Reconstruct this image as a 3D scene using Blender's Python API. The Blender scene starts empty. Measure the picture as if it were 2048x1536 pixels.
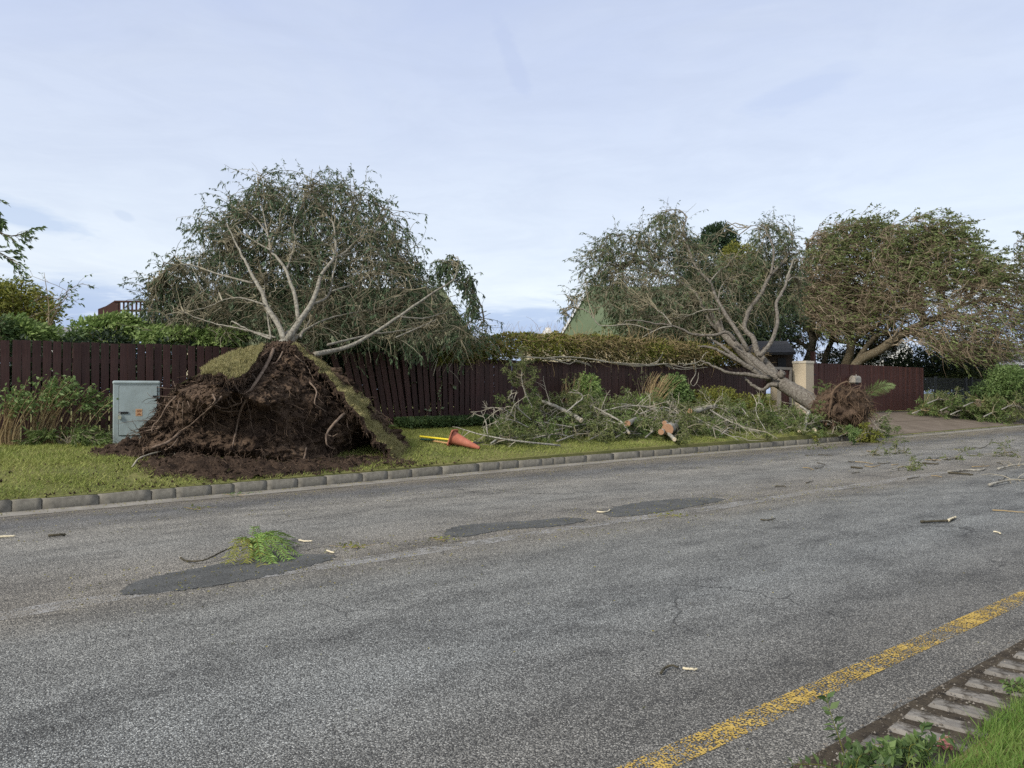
import bpy, bmesh, math, random
import numpy as np
from mathutils import Vector, Matrix, noise as mnoise

SC = bpy.context.scene
COL = SC.collection
R = math.radians

# ------------------------------------------------------------------ camera
FOC, HZ, CAMZ = 1541.0, 785.0, 1.55            # focal length in photo pixels, horizon row, eye height
PITCH = math.atan((HZ - 768.0) / FOC)
cam_d = bpy.data.cameras.new('camera'); cam = bpy.data.objects.new('camera', cam_d); COL.objects.link(cam)
cam_d.sensor_width = 36.0; cam_d.lens = FOC / 2048.0 * 36.0
cam_d.clip_start = 0.05; cam_d.clip_end = 3000.0
cam.location = (0, 0, CAMZ); cam.rotation_euler = (math.pi / 2 + PITCH, 0, 0)
SC.camera = cam

# ------------------------------------------------------------------ light and exposure
SUN = np.array([-0.60, -0.62, 0.62]); SUN /= np.linalg.norm(SUN)      # towards the sun: behind the camera, left
sun_d = bpy.data.lights.new('sun', 'SUN'); sun = bpy.data.objects.new('sun', sun_d); COL.objects.link(sun)
sun_d.energy = 1.5; sun_d.angle = R(10); sun_d.color = (1.0, 0.95, 0.86)
sun.rotation_euler = Vector(SUN.tolist()).to_track_quat('Z', 'Y').to_euler()
SC.view_settings.view_transform = 'Standard'; SC.view_settings.look = 'None'
SC.view_settings.exposure = 1.30; SC.view_settings.gamma = 1.0
SC.view_settings.use_curve_mapping = False
SC.render.engine = 'CYCLES'
SC.cycles.max_bounces = 6; SC.cycles.transparent_max_bounces = 12
SC.cycles.use_denoising = False

# ------------------------------------------------------------------ node helpers
def nd(nt, t, props=None, **ins):
    n = nt.nodes.new(t)
    for k, v in (props or {}).items(): setattr(n, k, v)
    for k, v in ins.items():
        key = int(k[1:]) if k[0] == 'i' and k[1:].isdigit() else k.replace('_', ' ')
        s = n.inputs[key]
        if isinstance(v, bpy.types.NodeSocket): nt.links.new(v, s)
        elif v is not None: s.default_value = v
    return n
def mt(nt, op, a, b=None, c=None, clamp=False):
    n = nt.nodes.new('ShaderNodeMath'); n.operation = op; n.use_clamp = clamp
    for i, v in enumerate((a, b, c)):
        if v is None: continue
        if isinstance(v, bpy.types.NodeSocket): nt.links.new(v, n.inputs[i])
        else: n.inputs[i].default_value = v
    return n.outputs[0]
def c4(c): return (c[0], c[1], c[2], 1.0)
def ramp(nt, fac, stops, interp='LINEAR'):
    n = nt.nodes.new('ShaderNodeValToRGB'); n.color_ramp.interpolation = interp
    e = n.color_ramp.elements
    while len(e) < len(stops): e.new(0.5)
    for el, (p, c) in zip(e, stops):
        el.position = p; el.color = c4(c) if isinstance(c, tuple) else (c, c, c, 1)
    nt.links.new(fac, n.inputs[0]); return n.outputs[0]
def mixc(nt, fac, a, b, blend='MIX'):
    n = nt.nodes.new('ShaderNodeMix'); n.data_type = 'RGBA'; n.blend_type = blend
    for i, v in ((0, fac), (6, a), (7, b)):
        if isinstance(v, bpy.types.NodeSocket): nt.links.new(v, n.inputs[i])
        else: n.inputs[i].default_value = c4(v) if isinstance(v, tuple) else v
    return n.outputs[2]
def coord(nt, kind='Object', scale=(1, 1, 1)):
    tc = nt.nodes.new('ShaderNodeTexCoord').outputs[kind]
    if scale == (1, 1, 1): return tc
    return nd(nt, 'ShaderNodeMapping', i0=tc, i3=scale).outputs[0]
def nz(nt, vec, scale, detail=6.0, rough=0.55, dist=0.0):
    return nd(nt, 'ShaderNodeTexNoise', Vector=vec, Scale=scale, Detail=detail, Roughness=rough, Distortion=dist).outputs[0]
def new_mat(name):
    m = bpy.data.materials.new(name); m.use_nodes = True
    nt = m.node_tree; nt.nodes.clear()
    out = nt.nodes.new('ShaderNodeOutputMaterial')
    return m, nt, out
def bump(nt, h, strength, dist):
    return nd(nt, 'ShaderNodeBump', Height=h, Strength=strength, Distance=dist).outputs[0]

# ------------------------------------------------------------------ world: thin high cloud over a clear sky
w = bpy.data.worlds.new('World'); SC.world = w; w.use_nodes = True
nt = w.node_tree; nt.nodes.clear()
wout = nt.nodes.new('ShaderNodeOutputWorld')
sky = nd(nt, 'ShaderNodeTexSky', dict(sky_type='NISHITA', sun_disc=False, sun_elevation=math.asin(SUN[2]),
         sun_rotation=math.atan2(SUN[0], SUN[1]), air_density=1.0, dust_density=1.5, ozone_density=1.0))
g = nt.nodes.new('ShaderNodeTexCoord').outputs['Generated']
sp = nd(nt, 'ShaderNodeSeparateXYZ', Vector=g)
X, Y, Z = sp.outputs
streak = nz(nt, nd(nt, 'ShaderNodeMapping', i0=g, i3=(2.2, 2.2, 16.0)).outputs[0], 2.6, 7, 0.6, 0.6)
soft = nz(nt, nd(nt, 'ShaderNodeMapping', i0=g, i3=(1.6, 1.6, 4.5)).outputs[0], 1.7, 6, 0.58, 0.8)
fine = nz(nt, nd(nt, 'ShaderNodeMapping', i0=g, i3=(5, 5, 22)).outputs[0], 3.0, 8, 0.6, 0.4)
zw = mt(nt, 'ADD', Z, mt(nt, 'MULTIPLY', mt(nt, 'SUBTRACT', soft, 0.5), 0.16))
high = ramp(nt, zw, [(0.0, (.79, .835, .89)), (0.12, (.81, .86, .91)), (0.20, (.73, .79, .885)), (0.32, (.615, .68, .84)),
                     (0.45, (.52, .59, .79)), (0.62, (.60, .63, .72)), (1.0, (.66, .67, .70))])
# veil of brighter and greyer cloud
veil = ramp(nt, soft, [(0.36, 0.0), (0.66, 1.0)])
high = mixc(nt, mt(nt, 'MULTIPLY', veil, 0.42), high, (.76, .81, .88))
high = mixc(nt, mt(nt, 'MULTIPLY', ramp(nt, fine, [(0.40, 0.0), (0.72, 1.0)]), 0.13), high, (.50, .57, .72))
grey = nz(nt, nd(nt, 'ShaderNodeMapping', i0=g, i1=(3.1, 1.7, .4), i3=(2.4, 2.4, 9.0)).outputs[0], 2.1, 7, 0.62, 1.0)
high = mixc(nt, mt(nt, 'MULTIPLY', ramp(nt, grey, [(0.44, 0.0), (0.70, 1.0)]), 0.27), high, (.50, .555, .70))
# blue-grey bank lying on the horizon, streaked with bright gaps
az = mt(nt, 'DIVIDE', X, mt(nt, 'MAXIMUM', Y, 0.05))
zb = mt(nt, 'ADD', mt(nt, 'ADD', Z, mt(nt, 'MULTIPLY', mt(nt, 'SUBTRACT', streak, 0.5), 0.075)), mt(nt, 'MULTIPLY', az, 0.025))
bank = ramp(nt, zb, [(0.104, 1.0), (0.124, 0.0)])
bcol = ramp(nt, mt(nt, 'ADD', Z, mt(nt, 'MULTIPLY', mt(nt, 'SUBTRACT', fine, 0.5), 0.05)),
            [(0.0, (.33, .43, .68)), (0.075, (.36, .455, .71)), (0.105, (.45, .54, .75)), (0.14, (.56, .64, .81))])
gap = ramp(nt, fine, [(0.50, 0.0), (0.62, 1.0)])
bcol = mixc(nt, mt(nt, 'MULTIPLY', gap, 0.5), bcol, (.74, .80, .91))
cl = mixc(nt, bank, high, bcol)
# one flat grey cloud low on the left, and fainter rags
def rag(cl, a0, z0, da, dz, tilt, col, amt):
    u = mt(nt, 'DIVIDE', mt(nt, 'SUBTRACT', az, a0), da)
    v = mt(nt, 'DIVIDE', mt(nt, 'SUBTRACT', mt(nt, 'ADD', Z, mt(nt, 'MULTIPLY', mt(nt, 'SUBTRACT', az, a0), tilt)), z0), dz)
    r = mt(nt, 'SQRT', mt(nt, 'ADD', mt(nt, 'MULTIPLY', u, u), mt(nt, 'MULTIPLY', v, v)))
    r = mt(nt, 'ADD', r, mt(nt, 'MULTIPLY', mt(nt, 'SUBTRACT', fine, 0.5), 1.5))
    return mixc(nt, mt(nt, 'MULTIPLY', ramp(nt, r, [(0.55, 1.0), (1.1, 0.0)]), amt), cl, col)
cl = rag(cl, -0.64, 0.190, 0.11, 0.018, 0.16, (.53, .62, .79), 0.85)
cl = rag(cl, -0.505, 0.201, 0.016, 0.006, 0.2, (.52, .60, .76), 0.4)
cl = rag(cl, 0.38, 0.345, 0.09, 0.018, -0.2, (.47, .55, .77), 0.35)
cl = rag(cl, 0.0, 0.40, 0.03, 0.03, 1.5, (.47, .54, .76), 0.3)
# Nishita sky shows through the thin cloud
mixed = mixc(nt, 0.86, sky.outputs[0], mixc(nt, 1.0, cl, (4.5, 4.5, 4.5), 'MULTIPLY'))
bg = nd(nt, 'ShaderNodeBackground', Color=mixed, Strength=0.1)
nt.links.new(bg.outputs[0], wout.inputs[0])

# ------------------------------------------------------------------ geometry of the place
D = np.array([0.7808, 0.6248, 0.0]); N = np.array([-0.6248, 0.7808, 0.0]); UP = np.array([0, 0, 1.0])
YAW = math.atan2(D[1], D[0])
CAM = np.array([0, 0, CAMZ])
def ST(s, t, z=0.0):
    s, t, z = np.broadcast_arrays(np.asarray(s, float), np.asarray(t, float), np.asarray(z, float))
    return s[..., None] * D + t[..., None] * N + z[..., None] * UP
def toS(p): return p @ D
def toT(p): return p @ N
def ray(px, py):
    x = (px - 1024.0) / FOC; u = (768.0 - py) / FOC
    d = np.array([x, math.cos(PITCH) - u * math.sin(PITCH), math.sin(PITCH) + u * math.cos(PITCH)])
    return d / d[1]
def W(px, py, y): return CAM + ray(px, py) * y
def onT(px, py, t):
    d = ray(px, py); return CAM + d * (t / (d @ N))
def onG(px, py, z=0.0):
    d = ray(px, py); return CAM + d * ((z - CAMZ) / d[2])
KS = np.array([-30, -6, 1.05, 2.2, 4.5, 7.2, 10.6, 12.9, 17.9, 22.9, 27.0, 41.4, 80])
KT = np.array([11.55, 11.7, 11.82, 11.87, 11.95, 12.1, 12.3, 12.4, 12.45, 12.5, 12.65, 13.25, 15.0])
def tk(s):
    s = np.asarray(s, float); o = 0
    for k in (-1.5, -0.75, 0, 0.75, 1.5): o = o + np.interp(s + k, KS, KT)
    return o / 5
def sstep(x, a, b):
    x = np.clip((np.asarray(x, float) - a) / (b - a), 0, 1); return x * x * (3 - 2 * x)
def zter(s, t):
    s = np.asarray(s, float); t = np.asarray(t, float)
    dt = np.maximum(t - tk(s), 0)
    lawn = 0.115 + 0.5 * (1 - np.exp(-dt / 2.0)) + 0.006 * np.maximum(s, 0)
    drv = 0.03 + 0.135 * np.minimum(dt, 5.0)
    k = sstep(s, 25.6, 26.6)
    return lawn * (1 - k) + drv * k
def onL(px, py):                       # pixel ray onto the rising verge
    d = ray(px, py); lo = 5.0
    for y in np.arange(5.0, 60.0, 0.05):
        p = CAM + d * y
        if p[2] <= zter(p @ D, p @ N): return p
    return CAM + d * 60
def nrm(a): return a / np.maximum(np.linalg.norm(a, axis=-1, keepdims=True), 1e-9)

# ------------------------------------------------------------------ mesh and object helpers
ORG = {}
def mesh(name, V, Fs, mats, smooth=False, mi=None):
    me = bpy.data.meshes.new(name)
    V = np.ascontiguousarray(V, dtype=np.float32)
    Fs = [f for f in (Fs if isinstance(Fs, list) else [Fs]) if len(f)]
    if all(isinstance(f, np.ndarray) and f.ndim == 2 for f in Fs):
        tot = np.concatenate([np.full(len(f), f.shape[1], np.int32) for f in Fs])
        lv = np.concatenate([f.astype(np.int32).ravel() for f in Fs])
        me.vertices.add(len(V)); me.vertices.foreach_set('co', V.ravel())
        me.loops.add(len(lv)); me.loops.foreach_set('vertex_index', lv)
        me.polygons.add(len(tot))
        me.polygons.foreach_set('loop_start', np.concatenate([[0], np.cumsum(tot)[:-1]]).astype(np.int32))
        me.update(calc_edges=True)
    else:
        me.from_pydata([tuple(map(float, v)) for v in V], [], [list(map(int, f)) for f in Fs]); me.update()
    for m in (mats if isinstance(mats, list) else [mats]): me.materials.append(m)
    if mi is not None: me.polygons.foreach_set('material_index', np.asarray(mi, np.int32))
    me.polygons.foreach_set('use_smooth', np.full(len(me.polygons), bool(smooth)))
    return me
def tag(o, label=None, cat=None, group=None, kind=None):
    if label: o['label'] = label
    if cat: o['category'] = cat
    if group: o['group'] = group
    if kind: o['kind'] = kind
    return o
def thing(name, loc, label, cat, group=None, rot=0.0):
    o = bpy.data.objects.new(name, None); COL.objects.link(o); o.empty_display_size = 0.2
    o.location = tuple(map(float, loc)); o.rotation_euler = (0, 0, rot)
    ORG[o.name] = np.array(loc, float)
    return tag(o, label, cat, group)
def put(name, me, parent=None, loc=(0, 0, 0), rot=(0, 0, 0), scale=(1, 1, 1)):
    o = bpy.data.objects.new(name, me); COL.objects.link(o)
    o.location = tuple(map(float, loc)); o.rotation_euler = rot; o.scale = scale
    if parent is not None: o.parent = parent
    return o
def obj(name, V, Fs, mats, parent=None, origin=None, smooth=False, mi=None, label=None, cat=None, group=None, kind=None):
    """mesh given in world coordinates; origin = parent's origin, or base centre for a top-level object"""
    V = np.asarray(V, float)
    if parent is not None: org = ORG[parent.name]
    elif origin is not None: org = np.asarray(origin, float)
    else: org = np.array([(V[:, 0].min() + V[:, 0].max()) / 2, (V[:, 1].min() + V[:, 1].max()) / 2, V[:, 2].min()])
    o = put(name, mesh(name, V - org, Fs, mats, smooth, mi), parent, (0, 0, 0) if parent is not None else org)
    ORG[o.name] = org
    return tag(o, label, cat, group, kind)
class MB:
    """collects shapes for ONE mesh"""
    def __init__(s): s.V = []; s.F = []; s.n = 0
    def add(s, V, F):
        s.V.append(np.asarray(V, float)); s.F += [[i + s.n for i in f] for f in F]; s.n += len(V); return s
    def box(s, c, sz, M=None):
        x, y, z = np.array(sz) / 2
        V = np.array([[-x, -y, -z], [x, -y, -z], [x, y, -z], [-x, y, -z], [-x, -y, z], [x, -y, z], [x, y, z], [-x, y, z]])
        if M is not None: V = V @ np.asarray(M).T
        return s.add(V + np.array(c), [[0, 3, 2, 1], [4, 5, 6, 7], [0, 1, 5, 4], [1, 2, 6, 5], [2, 3, 7, 6], [3, 0, 4, 7]])
    def tube(s, pts, r, sides=8, caps=True):
        pts = np.asarray(pts, float); r = np.broadcast_to(np.asarray(r, float), (len(pts),))
        V, F = tubes(pts[None], r[None], sides)
        s.add(V, F.tolist())
        if caps:
            b = s.n - len(V)
            s.F.append([b + i for i in range(sides)][::-1]); s.F.append([b + (len(pts) - 1) * sides + i for i in range(sides)])
        return s
    def obj(s, name, mats, parent=None, **k): return obj(name, np.concatenate(s.V), s.F, mats, parent, **k)
def tubes(P, Rr, sides=4):
    """batch of tubes: P (M,n,3), Rr (M,n)"""
    M, n, _ = P.shape
    T = nrm(np.gradient(P, axis=1))
    m = nrm(P[:, -1] - P[:, 0] + 1e-6)
    ref = np.where((np.abs(m[:, 2]) < 0.8)[:, None], np.array([[0, 0, 1.0]]), np.array([[1.0, 0, 0]]))
    U = nrm(np.cross(T, ref[:, None, :])); Wv = np.cross(T, U)
    a = np.arange(sides) * 2 * math.pi / sides
    V = P[:, :, None, :] + Rr[:, :, None, None] * (np.cos(a)[None, None, :, None] * U[:, :, None, :] + np.sin(a)[None, None, :, None] * Wv[:, :, None, :])
    base = (np.arange(M) * n * sides)[:, None, None]
    i = np.arange(n - 1)[None, :, None] * sides; j = np.arange(sides)[None, None, :]; j2 = (j + 1) % sides
    F = np.stack([base + i + j, base + i + j2, base + i + sides + j2, base + i + sides + j], -1).reshape(-1, 4)
    return V.reshape(-1, 3), F
def spline(pts, n, rads=None):
    pts = np.asarray(pts, float); k = len(pts)
    p = np.concatenate([[2 * pts[0] - pts[1]], pts, [2 * pts[-1] - pts[-2]]])
    u = np.linspace(0, k - 1, n); i = np.minimum(u.astype(int), k - 2); f = (u - i)[:, None]
    a, b, c, d = p[i], p[i + 1], p[i + 2], p[i + 3]
    q = 0.5 * (2 * b + (c - a) * f + (2 * a - 5 * b + 4 * c - d) * f ** 2 + (3 * b - a - 3 * c + d) * f ** 3)
    if rads is None: return q
    return q, np.interp(u, np.linspace(0, k - 1, len(rads)), rads)
def rough_tube(name, pts, r0, r1, mat, parent=None, n=20, sides=8, wob=0.10, seed=0, endcaps=True, wig=0.0, **k):
    """a limb: bent tube with uneven girth"""
    rg = np.random.default_rng(seed + 7)
    q, r = spline(pts, n, [r0, r1])
    if wig: q = q + rg.normal(size=q.shape) * wig * np.linspace(0, 1, n)[:, None]
    V, F = tubes(q[None], r[None], sides)
    V = V.reshape(n, sides, 3); c = q[:, None, :]
    V = c + (V - c) * (1 + rg.normal(size=(n, sides, 1)) * wob)
    V = V.reshape(-1, 3); Fl = [F]
    FF = F.tolist()
    if endcaps: FF = FF + [[(n - 1) * sides + i for i in range(sides)], [i for i in range(sides)][::-1]]
    o = obj(name, V, FF, mat, parent, smooth=True, **k)
    return o, q, r
def cut_face(name, c, d, r, mat, parent, **k):
    """sawn end of a log"""
    d = nrm(np.asarray(d, float)); ref = np.array([0, 0, 1.0]) if abs(d[2]) < 0.9 else np.array([1.0, 0, 0])
    u = nrm(np.cross(d, ref)); v = np.cross(d, u); a = np.arange(12) * math.pi / 6
    ring = c + r * (np.cos(a)[:, None] * u + np.sin(a)[:, None] * v)
    V = np.concatenate([ring - d * 0.004, ring * 0.96 + c * 0.04 + d * 0.004]); n = 12
    F = [[i, (i + 1) % n, n + (i + 1) % n, n + i] for i in range(n)] + [[n + i for i in range(n)]]
    return obj(name, V, F, mat, parent, **k)

# ------------------------------------------------------------------ plants: batch growing
def rdir(rg, m): return nrm(rg.normal(size=(m, 3)))
def attract(nodes, tans, T, rg, n=10, tip=(0, 0, -0.3), wig=0.06, start=0.4):
    d = T[:, None, :] - nodes[None]; L = np.linalg.norm(d, axis=2) + 1e-6
    al = (d * tans[None]).sum(2) / L
    idx = np.argmin(L * (1.7 - 0.9 * al) * (1 + 0.25 * rg.random(L.shape)), axis=1)
    P0 = nodes[idx]; dl = T - P0; L = np.linalg.norm(dl, axis=1, keepdims=True)
    P1 = P0 + (tans[idx] * start + nrm(dl) * 0.12 + rdir(rg, len(T)) * 0.12) * L
    e = nrm(nrm(dl) + np.array(tip) + rdir(rg, len(T)) * 0.25); P2 = T - e * L * 0.3
    u = np.linspace(0, 1, n)[None, :, None]
    B = (1 - u) ** 3 * P0[:, None] + 3 * u * (1 - u) ** 2 * P1[:, None] + 3 * u * u * (1 - u) * P2[:, None] + u ** 3 * T[:, None]
    B[:, 1:] += rg.normal(size=(len(T), n - 1, 3)) * wig * 0.12 * np.minimum(L, 2)[:, None]
    return B, L[:, 0]
def sprout(P, k, lr, spread, rg, n=6, droop=0.05, wind=(0, 0, 0), tmin=0.25, wig=0.12):
    M, m, _ = P.shape
    idx = np.repeat(np.arange(M), k); t = (tmin + (1 - tmin) * rg.random(len(idx)) ** 0.8) * (m - 1.001)
    i = t.astype(int); f = (t - i)[:, None]
    p = P[idx, i] * (1 - f) + P[idx, i + 1] * f
    tg = nrm(P[idx, i + 1] - P[idx, i])
    d = nrm(tg * (1 - spread) + rdir(rg, len(idx)) * spread + np.array(wind))
    st = (lr[0] + (lr[1] - lr[0]) * rg.random(len(idx)))[:, None] / (n - 1)
    out = [p]
    for q in range(n - 1):
        p = p + d * st; out.append(p)
        d = nrm(d + np.array([0, 0, -droop]) + rg.normal(size=d.shape) * wig + np.array(wind) * 0.15)
    return np.stack(out, 1)
def pick(P, k, rg, tmin=0.0):
    M, m, _ = P.shape
    idx = np.repeat(np.arange(M), k); t = (tmin + (1 - tmin) * rg.random(len(idx))) * (m - 1.001)
    i = t.astype(int); f = (t - i)[:, None]
    return P[idx, i] * (1 - f) + P[idx, i + 1] * f, nrm(P[idx, i + 1] - P[idx, i])
def leaves(P, Dr, L, Wd, rg, jit=0.35):
    """one pointed quad per leaf"""
    m = len(P); s = 1 + (rg.random((m, 1)) - 0.5) * 2 * jit
    Dr = nrm(Dr); sd = nrm(np.cross(Dr, rdir(rg, m))); nn = np.cross(Dr, sd)
    L = L * s; Wd = Wd * s
    a = P; b = P + Dr * L * 0.42 + sd * Wd / 2 + nn * Wd * 0.15; c = P + Dr * L + np.array([0, 0, -0.12]) * L; e = P + Dr * L * 0.42 - sd * Wd / 2 + nn * Wd * 0.15
    V = np.stack([a, b, c, e], 1).reshape(-1, 3)
    return V, np.arange(m * 4).reshape(m, 4)
def twig_leaves(P, k, L, Wd, rg, spread=0.6, down=0.2, tmin=0.1, wind=(0, 0, 0)):
    p, t = pick(P, k, rg, tmin)
    return leaves(p, t * (1 - spread * 0.5) + rdir(rg, len(p)) * spread + np.array([0, 0, -down]) + np.array(wind), L, Wd, rg)
def cat(*vf):
    V = []; F = []; n = 0
    for v, f in vf: V.append(v); F.append(f + n); n += len(v)
    return np.concatenate(V), np.concatenate(F)
def taper(L, n, r0, r1, rg=None): return np.outer(np.ones(L) if rg is None else 0.7 + 0.6 * rg.random(L), np.linspace(r0, r1, n))
def limb_nodes(limbs):
    P = np.concatenate([q for q in limbs]); T = np.concatenate([nrm(np.gradient(q, axis=0)) for q in limbs]); return P, T
def inpoly(px, py, poly):
    c = np.zeros(len(px), bool); j = len(poly) - 1
    for i in range(len(poly)):
        xi, yi = poly[i]; xj, yj = poly[j]
        c ^= ((yi > py) != (yj > py)) & (px < (xj - xi) * (py - yi) / (yj - yi + 1e-9) + xi); j = i
    return c
def fill(poly, m, y0, half, rg, cx=None, cy=None, rx=None, ry=None):
    """points spread through a crown whose outline is the polygon, rounded in depth"""
    a = np.array(poly, float); lo = a.min(0); hi = a.max(0); ctr = (lo + hi) / 2; hs = (hi - lo) / 2
    px = np.empty(0); py = np.empty(0)
    while len(px) < m:
        q = lo + rg.random((m * 3, 2)) * (hi - lo); k = inpoly(q[:, 0], q[:, 1], poly)
        px = np.append(px, q[k, 0]); py = np.append(py, q[k, 1])
    px = px[:m]; py = py[:m]
    d2 = ((px - ctr[0]) / hs[0]) ** 2 + ((py - hi[1]) / (2 * hs[1])) ** 2
    dep = y0 + half * np.sqrt(np.clip(1 - d2, 0.08, 1)) * (2 * rg.random(m) - 1)
    return np.stack([W(x, y, z) for x, y, z in zip(px, py, dep)])
# ------------------------------------------------------------------ materials
def M(name, cols, scale=5.0, detail=7.0, rough=0.85, bmp=0.0, bscale=None, bdist=0.01, stretch=(1, 1, 1), island=None, objr=0.0,
      transl=0.0, spec=0.25, dirt=None, dist=0.0, lo=0.3, hi=0.7):
    m, nt, out = new_mat(name)
    v = coord(nt, 'Object', stretch)
    f = nz(nt, v, scale, detail, 0.6, dist)
    k = len(cols)
    col = ramp(nt, f, [(lo + (hi - lo) * i / max(k - 1, 1), c) for i, c in enumerate(cols)]) if k > 1 else None
    if col is None:
        col = nd(nt, 'ShaderNodeRGB').outputs[0]; col.default_value = c4(cols[0])
    if island:
        rn = nt.nodes.new('ShaderNodeNewGeometry').outputs['Random Per Island']
        ic = ramp(nt, rn, [(i / (len(island) - 1), c) for i, c in enumerate(island)])
        col = mixc(nt, 0.62, col, ic)
    if dirt:
        dn = nz(nt, coord(nt), dirt[1], 5, 0.65)
        d0 = dirt[3] if len(dirt) > 3 else 0.45
        col = mixc(nt, mt(nt, 'MULTIPLY', ramp(nt, dn, [(d0, 0.0), (d0 + (0.1 if len(dirt) > 3 else 0.23), 1.0)]), dirt[2]), col, dirt[0])
    if objr:
        orn = nt.nodes.new('ShaderNodeObjectInfo').outputs['Random']
        col = mixc(nt, 1.0, col, ramp(nt, orn, [(0.0, 1.0 - objr), (1.0, 1.0)]), 'MULTIPLY')
    p = nd(nt, 'ShaderNodeBsdfPrincipled', Base_Color=col, Roughness=rough, Specular_IOR_Level=spec)
    if bmp:
        p.inputs['Normal'].default_value = (0, 0, 0)
        nt.links.new(bump(nt, nz(nt, v, bscale or scale * 4, 8, 0.65), bmp, bdist), p.inputs['Normal'])
    sh = p.outputs[0]
    if transl:
        tr = nd(nt, 'ShaderNodeBsdfTranslucent', Color=col).outputs[0]
        sh = nd(nt, 'ShaderNodeMixShader', i0=transl, i1=sh, i2=tr).outputs[0]
    nt.links.new(sh, out.inputs[0]); return m

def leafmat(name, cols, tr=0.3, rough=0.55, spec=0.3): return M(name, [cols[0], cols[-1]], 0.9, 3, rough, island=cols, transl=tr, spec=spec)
m_leaf_grey = leafmat('leaf_grey_green', [(0.043, 0.069, 0.034), (0.080, 0.123, 0.058), (0.123, 0.176, 0.086)], 0.22)
m_leaf_olive = leafmat('leaf_olive', [(0.067, 0.092, 0.033), (0.119, 0.151, 0.051), (0.186, 0.203, 0.075)], 0.25)
m_leaf_wind = leafmat('leaf_wind', [(0.101, 0.153, 0.045), (0.170, 0.243, 0.064), (0.261, 0.295, 0.112)], 0.28)
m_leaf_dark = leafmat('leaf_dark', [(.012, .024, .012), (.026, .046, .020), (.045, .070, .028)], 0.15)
m_leaf_conifer = leafmat('leaf_conifer', [(.020, .042, .020), (.036, .068, .030), (.060, .095, .042)], 0.15)
m_leaf_fresh = leafmat('leaf_fresh', [(0.078, 0.138, 0.036), (0.138, 0.216, 0.060), (0.228, 0.300, 0.114)], 0.3)
m_leaf_hedge = leafmat('leaf_hedge', [(0.113, 0.186, 0.047), (0.200, 0.292, 0.078), (0.331, 0.405, 0.148)], 0.3)
m_leaf_bright = leafmat('leaf_bright', [(.14, .26, .045), (.22, .36, .075), (.34, .46, .14)], 0.3)
m_leaf_yellow = leafmat('leaf_yellow_green', [(0.108, 0.142, 0.027), (0.203, 0.223, 0.043), (0.297, 0.270, 0.061)], 0.32)
m_leaf_mid = leafmat('leaf_mid', [(0.047, 0.088, 0.030), (0.088, 0.142, 0.046), (0.135, 0.189, 0.068)], 0.25)
m_leaf_creeper = leafmat('leaf_creeper', [(0.130, 0.101, 0.041), (0.141, 0.169, 0.051), (0.216, 0.169, 0.065)], 0.28)
m_leaf_fallen = leafmat('leaf_fallen', [(.10, .12, .03), (.22, .20, .05), (.30, .24, .07)], 0.1)
m_leaf_pale = leafmat('leaf_pale', [(.16, .22, .11), (.22, .28, .15), (.26, .30, .18)], 0.2)
m_needle = leafmat('needle', [(0.081, 0.109, 0.033), (0.133, 0.161, 0.050), (0.191, 0.204, 0.078)], 0.2)
m_needle_green = leafmat('needle_green', [(0.076, 0.124, 0.035), (0.122, 0.179, 0.050), (0.180, 0.229, 0.072)], 0.25)
m_grass = M('grass_blade', [(0.182, 0.226, 0.055), (0.262, 0.290, 0.075), (0.357, 0.342, 0.114)], 0.55, 6, 0.7, island=[(0.152, 0.209, 0.045), (0.253, 0.299, 0.073), (0.396, 0.383, 0.146)], transl=0.25, spec=0.2)
m_grass_near = M('grass_blade_near', [(.08, .16, .025), (.13, .22, .04), (.18, .25, .06)], 3.0, 4, 0.6, island=[(.07, .15, .02), (.14, .24, .045), (.24, .28, .09)], transl=0.3, spec=0.25)
m_turf = M('turf_soil', [(.13, .125, .048), (.20, .185, .075), (.27, .235, .11)], 3.2, 8, 0.95, bmp=0.9, bscale=30, bdist=0.03)
m_turf_blade = M('turf_blade', [(.27, .25, .11), (.36, .32, .16)], 3.0, 4, 0.75, island=[(.17, .175, .06), (.32, .285, .125), (.46, .40, .22)], transl=0.2)
m_soil = M('soil', [(0.022, 0.015, 0.011), (0.049, 0.033, 0.023), (0.134, 0.092, 0.063), (0.038, 0.026, 0.020)], 1.9, 10, 0.95, bmp=1.0, bscale=12, bdist=0.08, spec=0.1, dirt=((0.160, 0.110, 0.073), 3.2, 0.55))  # pale patches vary the earth tone and paint lit parts into the colour
m_soil_loose = M('soil_loose', [(.026, .018, .0135), (.056, .038, .027), (.10, .068, .047)], 7.0, 10, 0.95, bmp=1.0, bscale=30, bdist=0.04, spec=0.1)
m_root = M('root_bark', [(.085, .058, .042), (.17, .122, .088), (.24, .185, .140)], 9.0, 6, 0.85, bmp=0.5, bscale=40, bdist=0.006)
m_root_fine = M('root_fine', [(.055, .036, .026), (.13, .088, .060)], 6.0, 4, 0.9, island=[(.040, .027, .020), (.11, .072, .048), (.20, .145, .10)])
m_root_rust = M('root_rust', [(0.061, 0.040, 0.026), (0.136, 0.092, 0.058)], 6.0, 4, 0.9, island=[(0.054, 0.033, 0.022), (0.116, 0.075, 0.047), (0.184, 0.135, 0.090)])
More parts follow.
